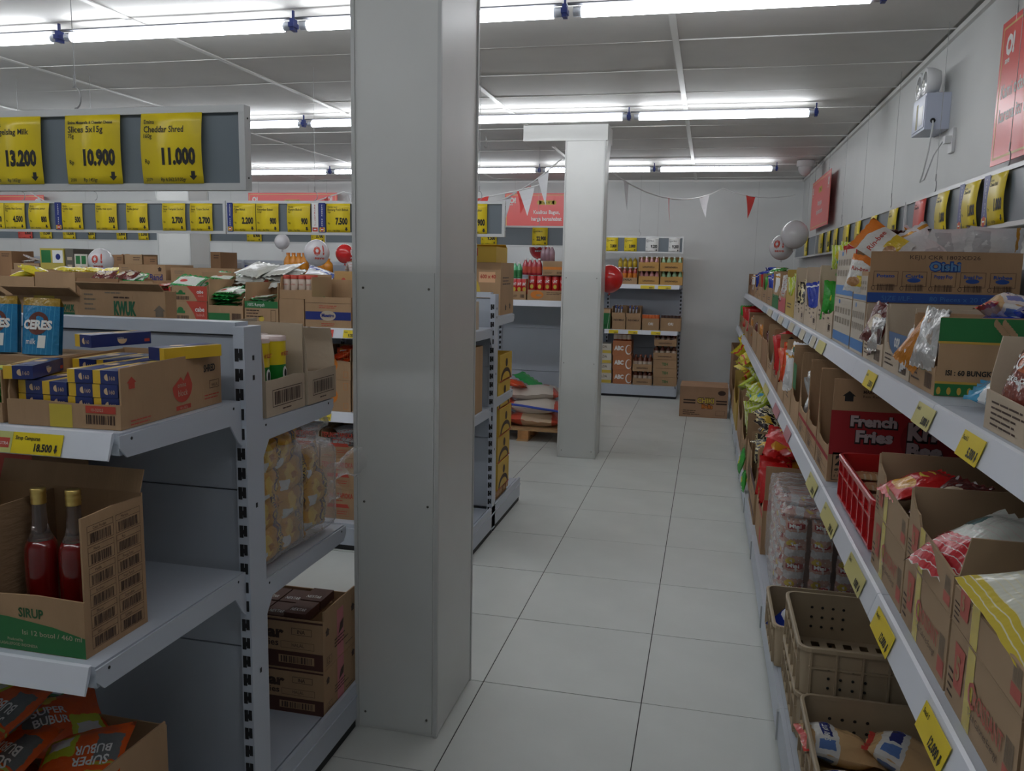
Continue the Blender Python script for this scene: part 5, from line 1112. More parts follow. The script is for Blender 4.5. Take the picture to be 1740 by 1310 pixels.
def pr_hp(q, w, d, h):
    F = face('F', w, d, h); q.disc(w*.90, h*.66, h*.10, h*.18, *F, greyink, 6); q.text('in', w*.84, h*.25, h*.16, *F, greyink, bold=.03); [q.rect(w*.93, h*(.12+.1*i), w*.99, h*(.18+.1*i), *F, bluep) for i in range(3)]
carton('kraft_carton', (-1.62, 4.195, 1.2285), 0, .385, .26, .155, 'pale kraft carton with a grey hexagon mark on the second unit end, upper shelf', closed=True, prints=pr_hp, m=kraftl)
def pr_oil(q, w, d, h):
    F = face('F', w, d, h); q.disc(w*.90, h*.55, w*.06, h*.3, *F, orangep); q.rect(.001, .001, w-.001, h*.15, *F, orangep)
carton('kraft_carton', (-1.62, 4.215, .7655), 0, .405, .26, .185, 'lower kraft carton with orange print on the second unit end, middle shelf', closed=True, prints=pr_oil)
carton('kraft_carton', (-1.62, 4.215, .9515), 0, .405, .26, .185, 'upper open kraft carton with orange print on the second unit end', cut='full', prints=pr_oil)
ycm = MATS['golden yellow carton']
def pr_ye(q, w, d, h):
    F = face('F', w, d, h); q.disc(w*.5, h*.05, w*.42, h*.42, *F, brownink, 16, 0, PI); q.disc(w*.5, h*.02, w*.33, h*.30, *up(F), ycm, 16, 0, PI); q.disc(w*.55, h*.65, w*.09, h*.16, *F, brownink); q.rect(.001, 0, w-.001, h*.05, *up(F), redink)
for k in range(5):
    carton('yellow_carton', (-1.198-.006*(k % 2), 4.80+.012*(k % 3), .2105+.168*k), PI/2, .31-.02*(k == 0), .22, .166, 'golden carton stacked by the second unit end, number %s from the bottom' % ('one', 'two', 'three', 'four', 'five')[k], prints=pr_ye, m=ycm, closed=k < 4, cut='full')
pw = mat('pale pine wood', (.50, .30, .14), .7, noise_amt=.2, noise_scale=12, stretch=(1, 6, 6))
s_ = empty('wooden_rack', (-1.32, 4.95, .1505)); tag(s_, 'small wooden rack beneath the golden cartons on the low deck', 'rack')
for i in range(4):
    b = MB(); b.box((-.11, -.15+.08*i, .025), (.12, -.10+.08*i, .057), pw); b.build('slat', s_)
for xx in (-.1, .08):
    b = MB(); b.box((xx, -.15, 0), (xx+.03, .14, .025), pw); b.build('runner', s_)

# ------------------------------------------------------------------ third unit
Z3 = 1.2855; Y3F = 7.39
def tray(px0, px1, z, h, n, rows, key, label, Y, lab2, grp, d=.26, m=None, lift=.01, cut='low', prints=None, hb=1.0, hs=1.0):
    a, b_ = fc(px0, px1, z, h, label, Y=Y, d=d, cut=cut, m=m, prints=prints, hb=hb, hl=hs, hr=hs)
    for j in range(rows):
        for i in range(n):
            c = key if not key.get('used') else copy_tree(key); key['used'] = 1
            if 'used' in c and c is not key: del c['used']
            c.location = (a+(b_-a)*(i+.5)/n, Y+.02+(d*.8/rows)*(j+.5)*.8, z+lift); tag(c, lab2, 'can' if c.name.startswith('can') else 'bottle', grp)
def can_proto(r=.034, h=.12, m=None, nm='can', topm=None):
    o = empty(nm); b = MB(); b.lathe([(0, 0), (r*.9, 0), (r, .006), (r, h-.006), (r*.92, h)], (0, 0, 0), m, 14); b.build('can_body', o)
    b = MB(); b.lathe([(r*.93, h-.001), (r*.93, h+.002), (r*.8, h-.001), (0, h-.001)], (0, 0, 0), topm or endc, 14); b.build('rim', o)
    return o
redcan = can_proto(.036, .14, film('red can label', (.55, .02, .02), [], rough=.3)); b = MB(); b.text('UHT', -.02, .08, .025, (0, -.0368, 0), X, Z, whitep, w=.04, bold=.03); b.disc(0, .045, .016, .02, (0, -.0368, 0), X, Z, goldp, 10); b.build('printed_label', redcan)
def pr_fruit(q, w, d, h):
    F = face('F', w, d, h); q.disc(w*.25, h*.22, w*.17, h*.16, *F, orangep); q.disc(w*.3, h*.20, w*.08, h*.05, *up(F), kraft); p_lines(q, F, w*.5, h*.3, w*.4, 2, h*.06)
tray(868, 894, Z3, .19, 3, 2, redcan, 'kraft tray of red cans on the third unit, left of the larger one', Y3F, 'red can in the small kraft tray', 'red cans in small tray', prints=pr_txt('', None), lift=.05)
tray(896, 962, Z3, .225, 5, 2, redcan, 'kraft tray of red cans with orange fruit print on the third unit', Y3F, 'red can in the tray with orange fruit print', 'red cans in fruit tray', prints=pr_fruit, lift=.078)
def mini_bottle(col, nm='bottle', r=.028, h=.15, capc=whitep, lab=None):
    o = empty(nm); m = mat('bottle '+nm+str(col), col, .15, coat=.6); b = MB(); b.lathe([(0, 0), (r, 0), (r, h*.55), (r*.85, h*.68), (r*.4, h*.85), (r*.38, h*.92)], (0, 0, 0), m, 12); b.build('body', o)
    b = MB(); b.lathe([(r*.44, h*.9), (r*.44, h), (0, h)], (0, 0, 0), capc, 10); b.build('cap', o)
    if lab: b = MB(); b.lathe([(r*1.02, h*.12), (r*1.02, h*.5)], (0, 0, 0), lab, 12); b.build('label', o)
    return o
def place_row(proto, px0, px1, n, Y, z, label, grp, cat='bottle', rows=1, dy=.06):
    a, b_ = wx(px0, Y, z), wx(px1, Y, z)
    for j in range(rows):
        for i in range(n):
            c = proto if not proto.get('used') else copy_tree(proto); proto['used'] = 1
            c.location = (a+(b_-a)*(i+.5)/n, Y+dy*j, z); tag(c, label, cat, grp)
place_row(mini_bottle((.10, .45, .20), 'green_bottle', lab=greenp), 871, 886, 2, Y3F+.09, Z3+.192, 'green bottle standing on the small red can tray', 'green bottles', rows=1)
place_row(mini_bottle((.45, .05, .07), 'red_bottle', lab=redink), 889, 920, 4, Y3F+.09, Z3+.227, 'red bottle in the shrink wrapped row above the fruit tray', 'red bottles')
place_row(mini_bottle((.40, .25, .30), 'pink_bottle', h=.14), 920, 941, 3, Y3F+.17, Z3+.355, 'clear capped bottle on top of the small carton, under the red balloon', 'clear bottles')
fc(922, 962, Z3+.227, .125, 'small kraft carton with orange mark on top of the red cans, third unit', Y=Y3F, closed=True, prints=pr_txt('', None, band=(.4, .6, orangep)))
LEFT3 = [(-12, 22, .36, 'kraftd', 'brown upright carton at the left edge of the third unit'), (24, 68, .235, 'kraft', 'kraft carton heaped with pink sachets, third unit left'), (70, 111, .395, 'y', 'carton with green and white tops and yellow base, third unit left'), (113, 127, .395, 'k', 'dark printed narrow carton beside the yellow based carton'), (128, 150, .34, 'w', 'white and orange cartons left of the far left balloon'),
         (190, 211, .34, 'kraftd', 'brown carton with an orange bag right of the far left balloon'), (213, 243, .345, 'kraft', 'kraft carton with violet packs left of the distant pillar'), (245, 268, .33, 'kraftd', 'dark carton touching the distant pillar'), (328, 352, .35, 'kraft', 'stacked carton just right of the distant pillar'), (353, 376, .385, 'kraftd', 'taller brown carton right of the distant pillar'),
         (405, 482, .21, 'kraft', 'long kraft carton of blue capped bottles on the third unit'), (484, 508, .20, 'kraftd', 'carton under the orange bottles behind the large balloon'), (542, 562, .20, 'kraft', 'carton under the orange packs right of the large balloon'), (590, 640, .36, 'kraft', 'kraft carton beside the foreground pillar on the third unit')]
for px0, px1, h, mk, lb in LEFT3:
    mm = {'kraft': kraft, 'kraftd': kraftd, 'y': mat('yellow olive carton', (.50, .40, .08), .6), 'k': mat('charcoal printed carton', (.12, .11, .09), .6), 'w': mat('white printed carton', (.62, .58, .5), .6)}[mk]
    def prl(q, w, d, h, mk=mk):
        F = face('F', w, d, h)
        if mk == 'y': q.rect(w*.05, h*.62, w*.45, h*.95, *F, greenp); q.rect(w*.52, h*.62, w*.95, h*.95, *F, whitep); q.disc(w*.75, h*.78, w*.1, h*.08, *up(F), bluep)
        elif mk == 'w': q.rect(.001, h*.5, w-.001, h*.62, *F, orangep); q.rect(w*.1, h*.7, w*.45, h*.95, *F, greenp); q.rect(w*.55, h*.7, w*.9, h*.95, *F, greenp)
        elif mk == 'k': [q.rect(w*.2, h*(.2*i+.1), w*.8, h*(.2*i+.18), *F, kraftl) for i in range(4)]
        else: p_lines(q, F, w*.5, h*.9, w*.4, 2, h*.06)
    fc(px0, px1, Z3, h, lb, Y=Y3F+.02, m=mm, cut='full', prints=prl)
def hp(key, n, px0, px1, z, label, grp, Y=Y3F+.1, sc=.7, **k): heap(key, n, wx(px0, Y), wx(px1, Y), Y-.04, Y+.12, z, label, grp, sc=sc, **k)
hp('whitered', 8, 4, 66, Z3+.20, 'pink and white sachet heaped at the left of the third unit', 'pink sachets third unit', tilt=35, up=.012)
hp('orange', 2, 192, 210, Z3+.31, 'orange bag in the carton right of the far left balloon', 'orange bags third unit', tilt=30)
hp('white', 2, 222, 243, Z3+.30, 'pale violet pack in the carton left of the distant pillar', 'violet packs', tilt=30)
hp('whiteblue', 2, 330, 352, Z3+.33, 'blue and white pack on the carton right of the distant pillar', 'blue white packs', tilt=20, sc=.6)
hp('silver', 2, 478, 500, Z3+.26, 'small silver pack behind the pouches', 'silver packs third unit', tilt=20) if False else None
place_row(mini_bottle((.35, .42, .55), 'water_bottle', r=.045, h=.24, capc=bluep), 415, 478, 6, Y3F+.12, Z3+.02, 'pale bottle with a blue cap in the long kraft carton', 'blue capped bottles', rows=1)
place_row(mini_bottle((.75, .28, .02), 'orange_bottle', r=.045, h=.19, capc=orangep), 486, 522, 4, Y3F+.12, Z3+.201, 'orange bottle behind the large white balloon', 'orange bottles', rows=1) 
place_row(mini_bottle((.75, .28, .02), 'orange_jar', r=.05, h=.14, capc=orangep), 544, 562, 2, Y3F+.12, Z3+.201, 'orange jar right of the large white balloon', 'orange jars')
# pallet of sacks
pal = empty('wooden_pallet', (-1.62, 7.55, 0)); tag(pal, 'pale wooden pallet on the floor under the rice sacks, left of the slim pillar', 'pallet')
for i in range(5):
    b = MB(); b.box((-.50, -.27+.115*i, .098), (.50, -.19+.115*i, .118), pw); b.build('top_board', pal)
for xx in (-.50, -.045, .36):
    for yy in (-.27, -.04, .19):
        b = MB(); b.box((xx+.03, yy, .018), (xx+.13, yy+.09, .098), mat('orange pine block', (.52, .25, .09), .7, noise_amt=.15, noise_scale=20)); b.build('block', pal)
    b = MB(); b.box((xx+.02, -.27, 0), (xx+.13, .28, .018), pw); b.build('runner', pal)
for i, (key, x, y, z, rz, lb) in enumerate((('redsack', -1.52, 7.50, .185, 2, 'red printed rice sack, lower one on the pallet'), ('redsack', -2.05+.05, 7.52, .185, 0, 'red rice sack at the hidden left end of the pallet'), ('sack', -1.50, 7.50, .305, -3, 'white rice sack with red corner, second layer on the pallet'), ('sack', -1.55, 7.56, .415, 6, 'white rice sack with brown lettering on top of the pallet load'), ('sack', -1.95, 7.54, .31, 4, 'white rice sack at the left of the second layer'))):
    bag(key, (x, y, z), (0, 0, rz), lb, None, 'rice_sack', 'sack', var=i)
b = MB(); pts = [(-1.77, 7.318, .335), (-1.6, 7.309, .325), (-1.45, 7.308, .308), (-1.26, 7.315, .29)]; b.tube(pts, .012, mat('blue ribbon', (.03, .07, .42), .4), 6); tag(b.build('blue_strap'), 'blue strap running across the front of the stacked rice sacks', 'strap')
bag('orangered', (-1.72, 7.44, .515), (12, 14, 75), 'orange sack lying on the top left of the pallet load', None, 'rice_sack', 'sack', sc=1.35); bag('greensachet', (-1.62, 7.60, .53), (6, 24, -20), 'dark green packet behind the orange sack', None, 'packet', 'packet', sc=1.5)

# ------------------------------------------------------------------ end wall unit
YQ = 10.40
brn = lambda c: mini_bottle(c, 'sauce_bottle', r=.030, h=.15, lab=mat('cream label', (.6, .5, .4), .5), capc=mat('brown cap', (.25, .08, .04), .4))
tr_pink, tr_green, tr_red, tr_brown = mini_bottle((.55, .25, .25), 'pink_drink', h=.15), mini_bottle((.30, .48, .28), 'green_drink', h=.15), mini_bottle((.35, .03, .02), 'red_drink', h=.15, lab=orangep), brn((.12, .03, .015))
gk = mat('ochre tray carton', (.50, .28, .08), .7)
def tr2(px0, px1, z, h, key, n, label, lab2, grp, lift, m=gk, word='SARSAPARILA', hb=1.0, hs=.95, cut='half'):
    tray(px0, px1, z, h, n, 2, key, label, YQ, lab2, grp, d=.24, m=m, lift=lift, prints=pr_txt(word, brownink, s=.12, y=.22, bar=False, w_=.6), cut=cut, hb=hb, hs=hs)
tr2(1085, 1120, 1.4005, .165, tr_pink, 4, 'lower ochre tray of pink labelled bottles on the end unit top shelf', 'pink drink bottle in the lower ochre tray', 'pink drinks lower', .03)
tr2(1085, 1120, 1.5665, .175, tr_pink, 4, 'upper ochre tray of pink bottles on the end unit', 'pink drink bottle in the upper ochre tray', 'pink drinks upper', .03)
tr2(1122, 1160, 1.4005, .165, tr_green, 4, 'lower ochre tray of green labelled bottles on the end unit top shelf', 'green drink bottle in the lower right tray', 'green drinks lower', .03)
tr2(1122, 1160, 1.5665, .175, tr_green, 4, 'upper ochre tray of green bottles on the end unit', 'green drink bottle in the upper right tray', 'green drinks upper', .03)
tr2(1038, 1083, 1.4005, .20, tr_red, 5, 'tray of red and orange drinks left of the pink ones on the end unit', 'red drink bottle in the wide tray', 'red drinks', .06, m=kraft, cut='low')
place_row(mini_bottle((.70, .50, .05), 'yellow_drink', h=.13), 1050, 1083, 4, YQ+.18, 1.40+.205, 'yellow capped bottle behind the red drinks', 'yellow drinks')
fc(1003, 1037, .8355, .25, 'green and kraft carton beside the slim pillar, end unit middle shelf', Y=YQ, m=kraft, cut='full', prints=pr_txt('', None, band=(.0, .8, greenp)))
for i, (a, c) in enumerate(((1040, 1063), (1064, 1089))):
    fc(a, c, .8355, .155, 'lower kraft carton, %s of the pair on the end unit middle shelf' % ('left', 'right')[i], Y=YQ, closed=True, prints=pr_txt('INDOMILK', brownink, s=.14, y=.7, bar=False, w_=.8))
    fc(a, c, .9915, .13, 'upper cut carton of blue white packs, %s of the pair on the end unit' % ('left', 'right')[i], Y=YQ, cut='low', hb=1.05)
    heap('whiteblue', 3, wx(a, YQ)+.03, wx(c, YQ)-.03, YQ+.05, YQ+.15, 1.03, 'blue and white pack, %s cut carton on the end unit' % ('left', 'right')[i], 'blue white packs end %d' % i, mode='stand', sc=.42, tilt=6)
fc(1091, 1120, .8355, .15, 'kraft carton with orange pack tops on the end unit middle shelf', Y=YQ, cut='full', prints=pr_txt('ORI', whitep, s=.2, y=.45, bar=False)); place_row(can_proto(.03, .10, mat('orange pack', (.65, .14, .03), .4), 'can'), 1092, 1119, 5, YQ+.05, .93, 'orange can top in the carton on the end unit', 'orange cans', 'can')
fc(1122, 1157, .8355, .16, 'kraft carton with dark pack tops on the end unit middle shelf', Y=YQ, cut='full', prints=pr_txt('ORI', whitep, s=.2, y=.45, bar=False)); place_row(can_proto(.03, .10, mat('dark pack', (.05, .02, .015), .4), 'can'), 1124, 1155, 5, YQ+.05, .93, 'dark can top in the right carton on the end unit', 'dark cans', 'can')
abc = mat('russet carton', (.45, .17, .07), .6)
def pr_abc(q, w, d, h):
    F = face('F', w, d, h); q.text('ABC', w*.08, h*.36, h*.28, *F, whitep, w=w*.5, bold=.06); q.disc(w*.85, h*.40, w*.17, h*.34, *F, whitep); q.disc(w*.88, h*.42, w*.14, h*.28, *up(F), abc)
for k in range(3): fc(1041, 1073, .1505+.181*k, .18, 'russet carton with white lettering, %s of three on the end unit deck' % ('bottom', 'middle', 'top')[k], Y=YQ, closed=True, m=abc, prints=pr_abc)
place_row(brn((.3, .07, .03)), 1043, 1072, 4, YQ+.06, .694, 'brown sauce bottle on top of the russet cartons', 'brown sauce bottles', rows=1)
wp = mat('white printed carton', (.62, .58, .5), .6)
for k in range(4): fc(1012, 1039, .1505+.125*k, .123, 'white and gold multipack, %s in the stack next to the slim pillar' % ('lowest', 'second', 'third', 'topmost')[k], Y=YQ, closed=True, m=wp, prints=pr_txt('SLDA', greyink, s=.25, y=.6, band=(.05, .35, goldp), bar=False), name='multipack', cat='multipack')
tr2(1075, 1108, .1505, .13, tr_brown, 4, 'lower kraft tray of brown bottles on the end unit deck', 'brown bottle in the lower deck tray', 'brown bottles lower', .04, m=kraft)
tr2(1075, 1108, .32, .15, tr_brown, 4, 'upper kraft tray of brown bottles on the end unit deck', 'brown bottle in the upper deck tray', 'brown bottles upper', .05, m=kraft)
fcl = fc(1077, 1106, .2835, .036, 'flat kraft layer between the two deck trays', Y=YQ+.02, closed=True) if False else None
for k in range(3): fc(1110, 1150, .1505+.11*k, .108, 'flat kraft carton with green print, %s in the right deck stack' % ('lowest', 'middle', 'top')[k], Y=YQ, closed=True, prints=pr_txt('TEH', greenp, s=.3, y=.35, bar=False))
tr2(1110, 1150, .482, .13, tr_brown, 4, 'middle tray of brown bottles in the right deck stack', 'brown bottle in the right middle tray', 'brown bottles right middle', .03, m=kraft)
tr2(1112, 1150, .648, .13, tr_brown, 4, 'top tray of brown bottles under the end unit shelf', 'brown bottle in the right top tray', 'brown bottles right top', .02, m=kraft)
for i, (px0, px1, z, pr, lb) in enumerate(((1088, 1112, 1.35, '8.000', 'far yellow shelf tag under the pink drinks'), (1118, 1140, 1.35, '8.000', 'far yellow shelf tag under the green drinks'), (1034, 1050, .787, '5.500', 'far yellow shelf tag beside the slim pillar, middle shelf'), (1067, 1083, .787, '6.400', 'far yellow shelf tag under the cut cartons'), (1106, 1122, .787, '7.200', 'far yellow shelf tag under the right cartons'))):
    a, b_ = wx(px0, 10.36, z), wx(px1, 10.36, z); rail_tag(a, 10.3742, z, b_-a, .042, 0, pr, lb)
def pr_chiki(q, w, d, h):
    F, L_ = face('F', w, d, h), face('L', w, d, h)
    for s in (0, 1):
        q.rect(w*(.08 if s == 0 else .76), h*.44, w*(.33 if s == 0 else .98), h*.49, *F, brownink); q.rect(w*(.08 if s == 0 else .76), h*.53, w*(.33 if s == 0 else .98), h*.58, *F, brownink)
    q.text('CHIKI', w*.36, h*.47, h*.17, *F, brownink, w=w*.36, bold=.09); q.text('CHIKI', w*.365, h*.48, h*.15, *up(F), goldp, w=w*.35, bold=.04); q.text('Balls', w*.46, h*.30, h*.14, *F, brownink, w=w*.24, bold=.08); q.text('Balls', w*.465, h*.305, h*.125, *up(F), orangep, w=w*.23, bold=.03)
    q.disc(w*.87, h*.82, w*.08, h*.08, *F, brownink); p_lines(q, F, w*.08, h*.2, w*.35, 3, h*.06); p_frame(q, F, w*.76, h*.08, w*.95, h*.24, .002, brownink); p_lines(q, L_, d*.1, h*.6, d*.8, 3, h*.05)
carton('snack_carton', (-.243, 9.13, 0), 0, .51, .46, .335, 'large sealed kraft carton with yellow lettering standing on the floor at the aisle end', closed=True, prints=pr_chiki, m=mat('reddish kraft', (.42, .25, .15), .75, noise_amt=.08, noise_scale=5))

# ------------------------------------------------------------------ right wall shelves (cartons face -x)
ZB, ZA, ZD = 1.3155, .9085, .1505
def rc(yf, yn, z, h, label, xf=.485, d=.42, cut='scoop', name='snack_carton', **k):
    return carton(name, (xf, yf, z), -PI/2, yf-yn, d, h, label, cut=cut, seed=int(yf*100), **k)
def rheap(key, n, yn, yf, z, label, grp, xf=.485, dx=None, mode='heap', **k):
    dx = dx or (.12 if mode == 'stand' else .28)
    return heap(key, n, xf+.02, xf+dx, yn+.02, yf-.02, z, label, grp, mode=mode, seed=int(yf*37), **k)
RB = 'top shelf on the right'
def pr_cov(q, w, d, h):
    F, L_ = face('F', w, d, h), face('L', w, d, h); hh = h*.42
    p_lines(q, F, w*.06, hh*.72, w*.30, 5, hh*.14); q.flat([(w*.42, hh*.9), (w*.9, hh*.9), (w*.68, hh*.2)], *F, mat('cocoa ink', (.09, .03, .03), .6)); q.text('choco', w*.55, hh*.6, hh*.14, *up(F), kraftl); q.text('M.D', w*.42, hh*.08, hh*.16, *F, brownink, bold=.04)
rc(1.56, 1.02, ZB, .158, 'pale kraft carton of clear wrapped choco cakes at the near end of the top right shelf', m=kraftl, cut='low', prints=pr_cov, xf=.475, hr=.5, hl=1.0)
for i, (x, y, z, ry) in enumerate(((.515, 1.47, 1.415, 0), (.55, 1.36, 1.41, 10), (.60, 1.44, 1.44, -10), (.53, 1.25, 1.41, 5), (.66, 1.35, 1.41, 5))):
    bag('cover', (x, y, z), (72, ry, -82), 'clear topped choco cake bag in the nearest top shelf carton, %s' % ('at its far front corner', 'second from the far corner', 'behind the front two', 'third along the front', 'deep inside')[i], None, var=i, sc=.78)
bag('bluebread', (.60, 1.735, 1.35), (4, -12, 60), 'sky blue bun pack lying flat on the top right shelf between two cartons', None, 'bun_pack', 'bread', sc=.8)
def oops(word, col):
    def f(q, w, d, h):
        F = face('F', w, d, h); q.disc(w*.50, h*.60, w*.34, h*.34, *F, col, 20, PI, 2*PI); q.text(word, w*.5, h*.40, h*.13, *up(F), whitep, center=True, bold=.05); p_barcode(q, F, w*.62, h*.06, w*.28, h*.20); p_lines(q, F, w*.06, h*.24, w*.35, 3, h*.07)
    return f
def pr_isi(q, w, d, h):
    oops('', greenp)(q, w, d, h); Rr = face('R', w, d, h); ok = mat('ochre line', (.55, .33, .05), .6)
    q.rect(0.001, h*.70, d-.001, h-.001, *Rr, greenp); q.rect(.001, h*.67, d-.001, h*.70, *Rr, ok); q.rect(.001, .001, d-.001, h*.16, *Rr, greenp); q.rect(.001, h*.16, d-.001, h*.19, *Rr, ok)
    q.text('ISI : 60 BUNGKUS', d*.045, h*.27, h*.065, *Rr, blackm, w=d*.235, bold=.03)
    for i in range(14): q.disc(d*(.02+.045*i), h*.07, d*.010, h*.05, *up(Rr), ok, 8)
    for i in range(6):
        for s in (-1, 1): q.disc(d*(.26+.010*i)+s*.008, h*(.94-.032*i), .0045, .009, *up(Rr, 1+.4*(i*2+(s > 0))), kraft, 8)
rc(2.155, 1.935, ZB, .17, 'green and kraft carton reading ISI 60 BUNGKUS on the top right shelf', cut='deep', prints=pr_isi, m=kraft, d=.45)
rc(2.475, 2.165, ZB, .178, 'kraft carton with a blue half circle emblem on the top right shelf', cut='deep', prints=oops('OOP', mat('steel blue ink', (.06, .14, .30), .5)), m=kraftl)
rc(2.79, 2.50, ZB, .170, 'kraft carton with a brown half circle emblem on the top right shelf', cut='deep', prints=oops('oo', MATS['cocoa ink']), m=kraftl)
bag('silver', (.482, 1.995, 1.435), (80, 6, -60), 'crinkled silver pack hanging out of the green carton front', None, var=0, sc=.82); bag('silver', (.52, 2.06, 1.43), (75, -10, -100), 'second crinkled silver pack upright in the green carton', None, var=1, sc=.7)
bag('orange', (.488, 2.105, 1.415), (74, 28, -55), 'amber biscuit pack leaning between the green and blue emblem cartons', None, var=0, sc=.75)
bag('white', (.50, 2.23, 1.40), (72, -15, -85), 'white and silver pack in the blue emblem carton front', None, var=1, sc=.65); bag('blue', (.56, 2.21, 1.40), (70, 0, -95), 'navy pack deeper in the blue emblem carton', None, var=0, sc=.7)
bag('brown', (.492, 2.63, 1.43), (72, 12, -60), 'brown and silver bag bulging from the brown emblem carton', None, var=0, sc=.78); bag('brown', (.50, 2.68, 1.41), (75, -10, -95), 'brown bag behind the bulging one in the brown emblem carton', None, var=1); bag('silver', (.485, 2.60, 1.40), (80, 0, -60), 'silver pack below the bulging bag in the brown emblem carton', None, var=2, sc=.6)
rheap('blue', 2, 1.98, 2.12, 1.47, 'blue pack lying on top inside the green carton', 'blue packs in green carton', dx=.45, tilt=8)
bag('bread', (.68, 2.06, 1.50), (5, 8, 95), 'amber bread pack in clear film on top of the green carton', None, 'bread_pack', 'bread', sc=.75); bag('bread', (.83, 2.05, 1.48), (5, -4, 80), 'second amber bread pack deeper on the green carton', None, 'bread_pack', 'bread', var=1, sc=.7)
bluem = mat('sky blue band', (.06, .20, .48), .5)
def pr_white(q, w, d, h):
    F = face('F', w, d, h); hh = h*.52 if w > .2 and h < .168 else h
    q.rect(.001, .001, w-.001, hh, *F, mat('white carton print', (.50, .44, .36), .7)); q.rect(.001, hh*.06, w-.001, hh*.26, *up(F), bluem)
    for r_ in range(2):
        for i in range(6): p_barcode(q, up(F), w*(.06+.155*i), hh*(.45+.22*r_), w*.10, hh*.13, seed=i, m=greyink)
    q.disc(w*.3, hh*.92, w*.05, hh*.05, *up(F), bluem, 10)
def pr_oishi(q, w, d, h):
    pr_white(q, w, d, h); Rr = face('R', w, d, h); bm = mat('royal blue ink', (.02, .08, .34), .5)
    q.rect(.001, .001, d-.001, h*.20, *Rr, bm); q.text('SIZE I/LF', d*.10, h*.05, h*.09, *up(Rr), bluem, w=d*.19); q.text('80 Pieces x 20 Grams', d*.42, h*.05, h*.09, *up(Rr), bluem, w=d*.48)
    q.text('KEJU CKR 1802XD26', d*.27, h*.86, h*.075, *Rr, brownink, w=d*.46); q.text('Oishi', d*.40, h*.645, h*.165, *Rr, bm, w=d*.21, bold=.10); q.text('Oishi', d*.405, h*.65, h*.15, *up(Rr), mat('light blue ink', (.10, .26, .50), .5), w=d*.20, bold=.03)
    for i, wd in enumerate(('Potato', 'Curls', 'Poppy Pop', 'Bread Pan', 'Rinbee')):
        x0 = d*(.035+.192*i); p_frame(q, Rr, x0, h*.33, x0+d*.165, h*.62, .0012, brownink); q.text(wd, x0+d*.082, h*.50, h*.065, *Rr, bm, center=True, w=d*.12, bold=.03)
        if i in (1, 3, 4): q.disc(x0+d*.08, h*.45, d*.045, h*.045, *up(Rr), bm, 14)
        p_barcode(q, Rr, x0+d*.03, h*.24, d*.115, h*.13); q.disc(x0+d*.002, h*.29, d*.013, h*.045, *Rr, brownink, 14); q.disc(x0+d*.002, h*.29, d*.010, h*.036, *up(Rr), kraft, 14)
rc(3.045, 2.80, ZB, .170, 'lower white fronted carton with a blue band under the large blue lettered carton', cut='full', closed=True, prints=pr_white)
rc(3.455, 3.06, ZB, .170, 'lower white fronted carton with a blue band, left of the first one', cut='full', closed=True, prints=pr_white)
rc(3.045, 2.80, ZB+.171, .158, 'large kraft carton with blue lettering and icons facing the viewer on the top right shelf', cut='half', prints=pr_oishi, d=.43)
rc(3.455, 3.06, ZB+.171, .175, 'upper white fronted carton of upright red bags beside the blue lettered carton', cut='half', prints=pr_white)
rheap('red', 5, 3.08, 3.43, ZB+.19, 'upright red and white bag in the white fronted carton', 'upright red bags', mode='stand', sc=.85, tilt=6)
bag('rin', (.535, 2.90, 1.668), (64, -52, 4), 'white snack bag with orange top leaning over the blue lettered carton corner', None, sc=.66); bag('rin', (.482, 2.93, 1.575), (80, 8, -35), 'lower white and orange bag squeezed out of the blue lettered carton', None, sc=.5)
for i, (x, y, z, rx, ry, rz) in enumerate(((.655, 2.90, 1.655, 58, -28, 8), (.755, 2.92, 1.665, 78, 86, 4), (.86, 2.90, 1.668, 82, 92, -2), (.67, 3.0, 1.65, 60, 20, 30))): bag('white', (x, y, z), (rx, ry, rz), 'white grey snack bag standing on the blue lettered carton, %s from the left' % ('first', 'second', 'third', 'fourth and behind')[i], None, var=i, sc=.86)
rheap('brown', 3, 2.95, 3.05, 1.65, 'dark red bag behind the white bags on the blue lettered carton', 'dark red bags behind', dx=.4, tilt=25); rheap('silver', 4, 2.82, 3.03, ZB+.18, 'silver pack inside the blue lettered carton', 'silver packs in blue lettered carton')
def pr_bar(q, w, d, h):
    F, Rr = face('F', w, d, h), face('R', w, d, h)
    for i in range(3): p_lines(q, F, w*(.12+.3*i), h*(.32-.03*(i % 2)), w*.12, 2, h*.07)
    p_frame(q, F, w*.75, h*.08, w*.92, h*.2, .0015, brownink); q.rect(w*.78, h*.1, w*.9, h*.18, *F, brownink); p_lines(q, Rr, d*.2, h*.85, d*.4, 2, h*.05)
rc(3.98, 3.50, ZB, .295, 'kraft display carton of green bags, nearest of three with barcoded fronts', cut='deep', prints=pr_bar, m=kraftl); rheap('green', 4, 3.52, 3.90, ZB+.05, 'bright green bag standing in the nearest barcoded carton', 'green bags standing', mode='stand', sc=.95, tilt=10)
rheap('lime', 4, 3.6, 4.1, ZB+.285, 'yellow bag peeping above the barcoded cartons, below the rail', 'yellow bags on top', dx=.25, mode='stand', sc=.55, tilt=10)
bag('green', (.52, 3.56, 1.60), (80, 30, -85), 'green bag with black top sticking up beside the red bags', None, sc=.7)
rc(4.50, 4.00, ZB, .290, 'kraft display carton of blue bags, middle of three with barcoded fronts', cut='deep', prints=pr_bar, m=kraftl); rheap('blue', 4, 4.02, 4.46, ZB+.05, 'blue and white bag in the middle barcoded carton', 'blue bags standing', mode='stand', sc=.85)
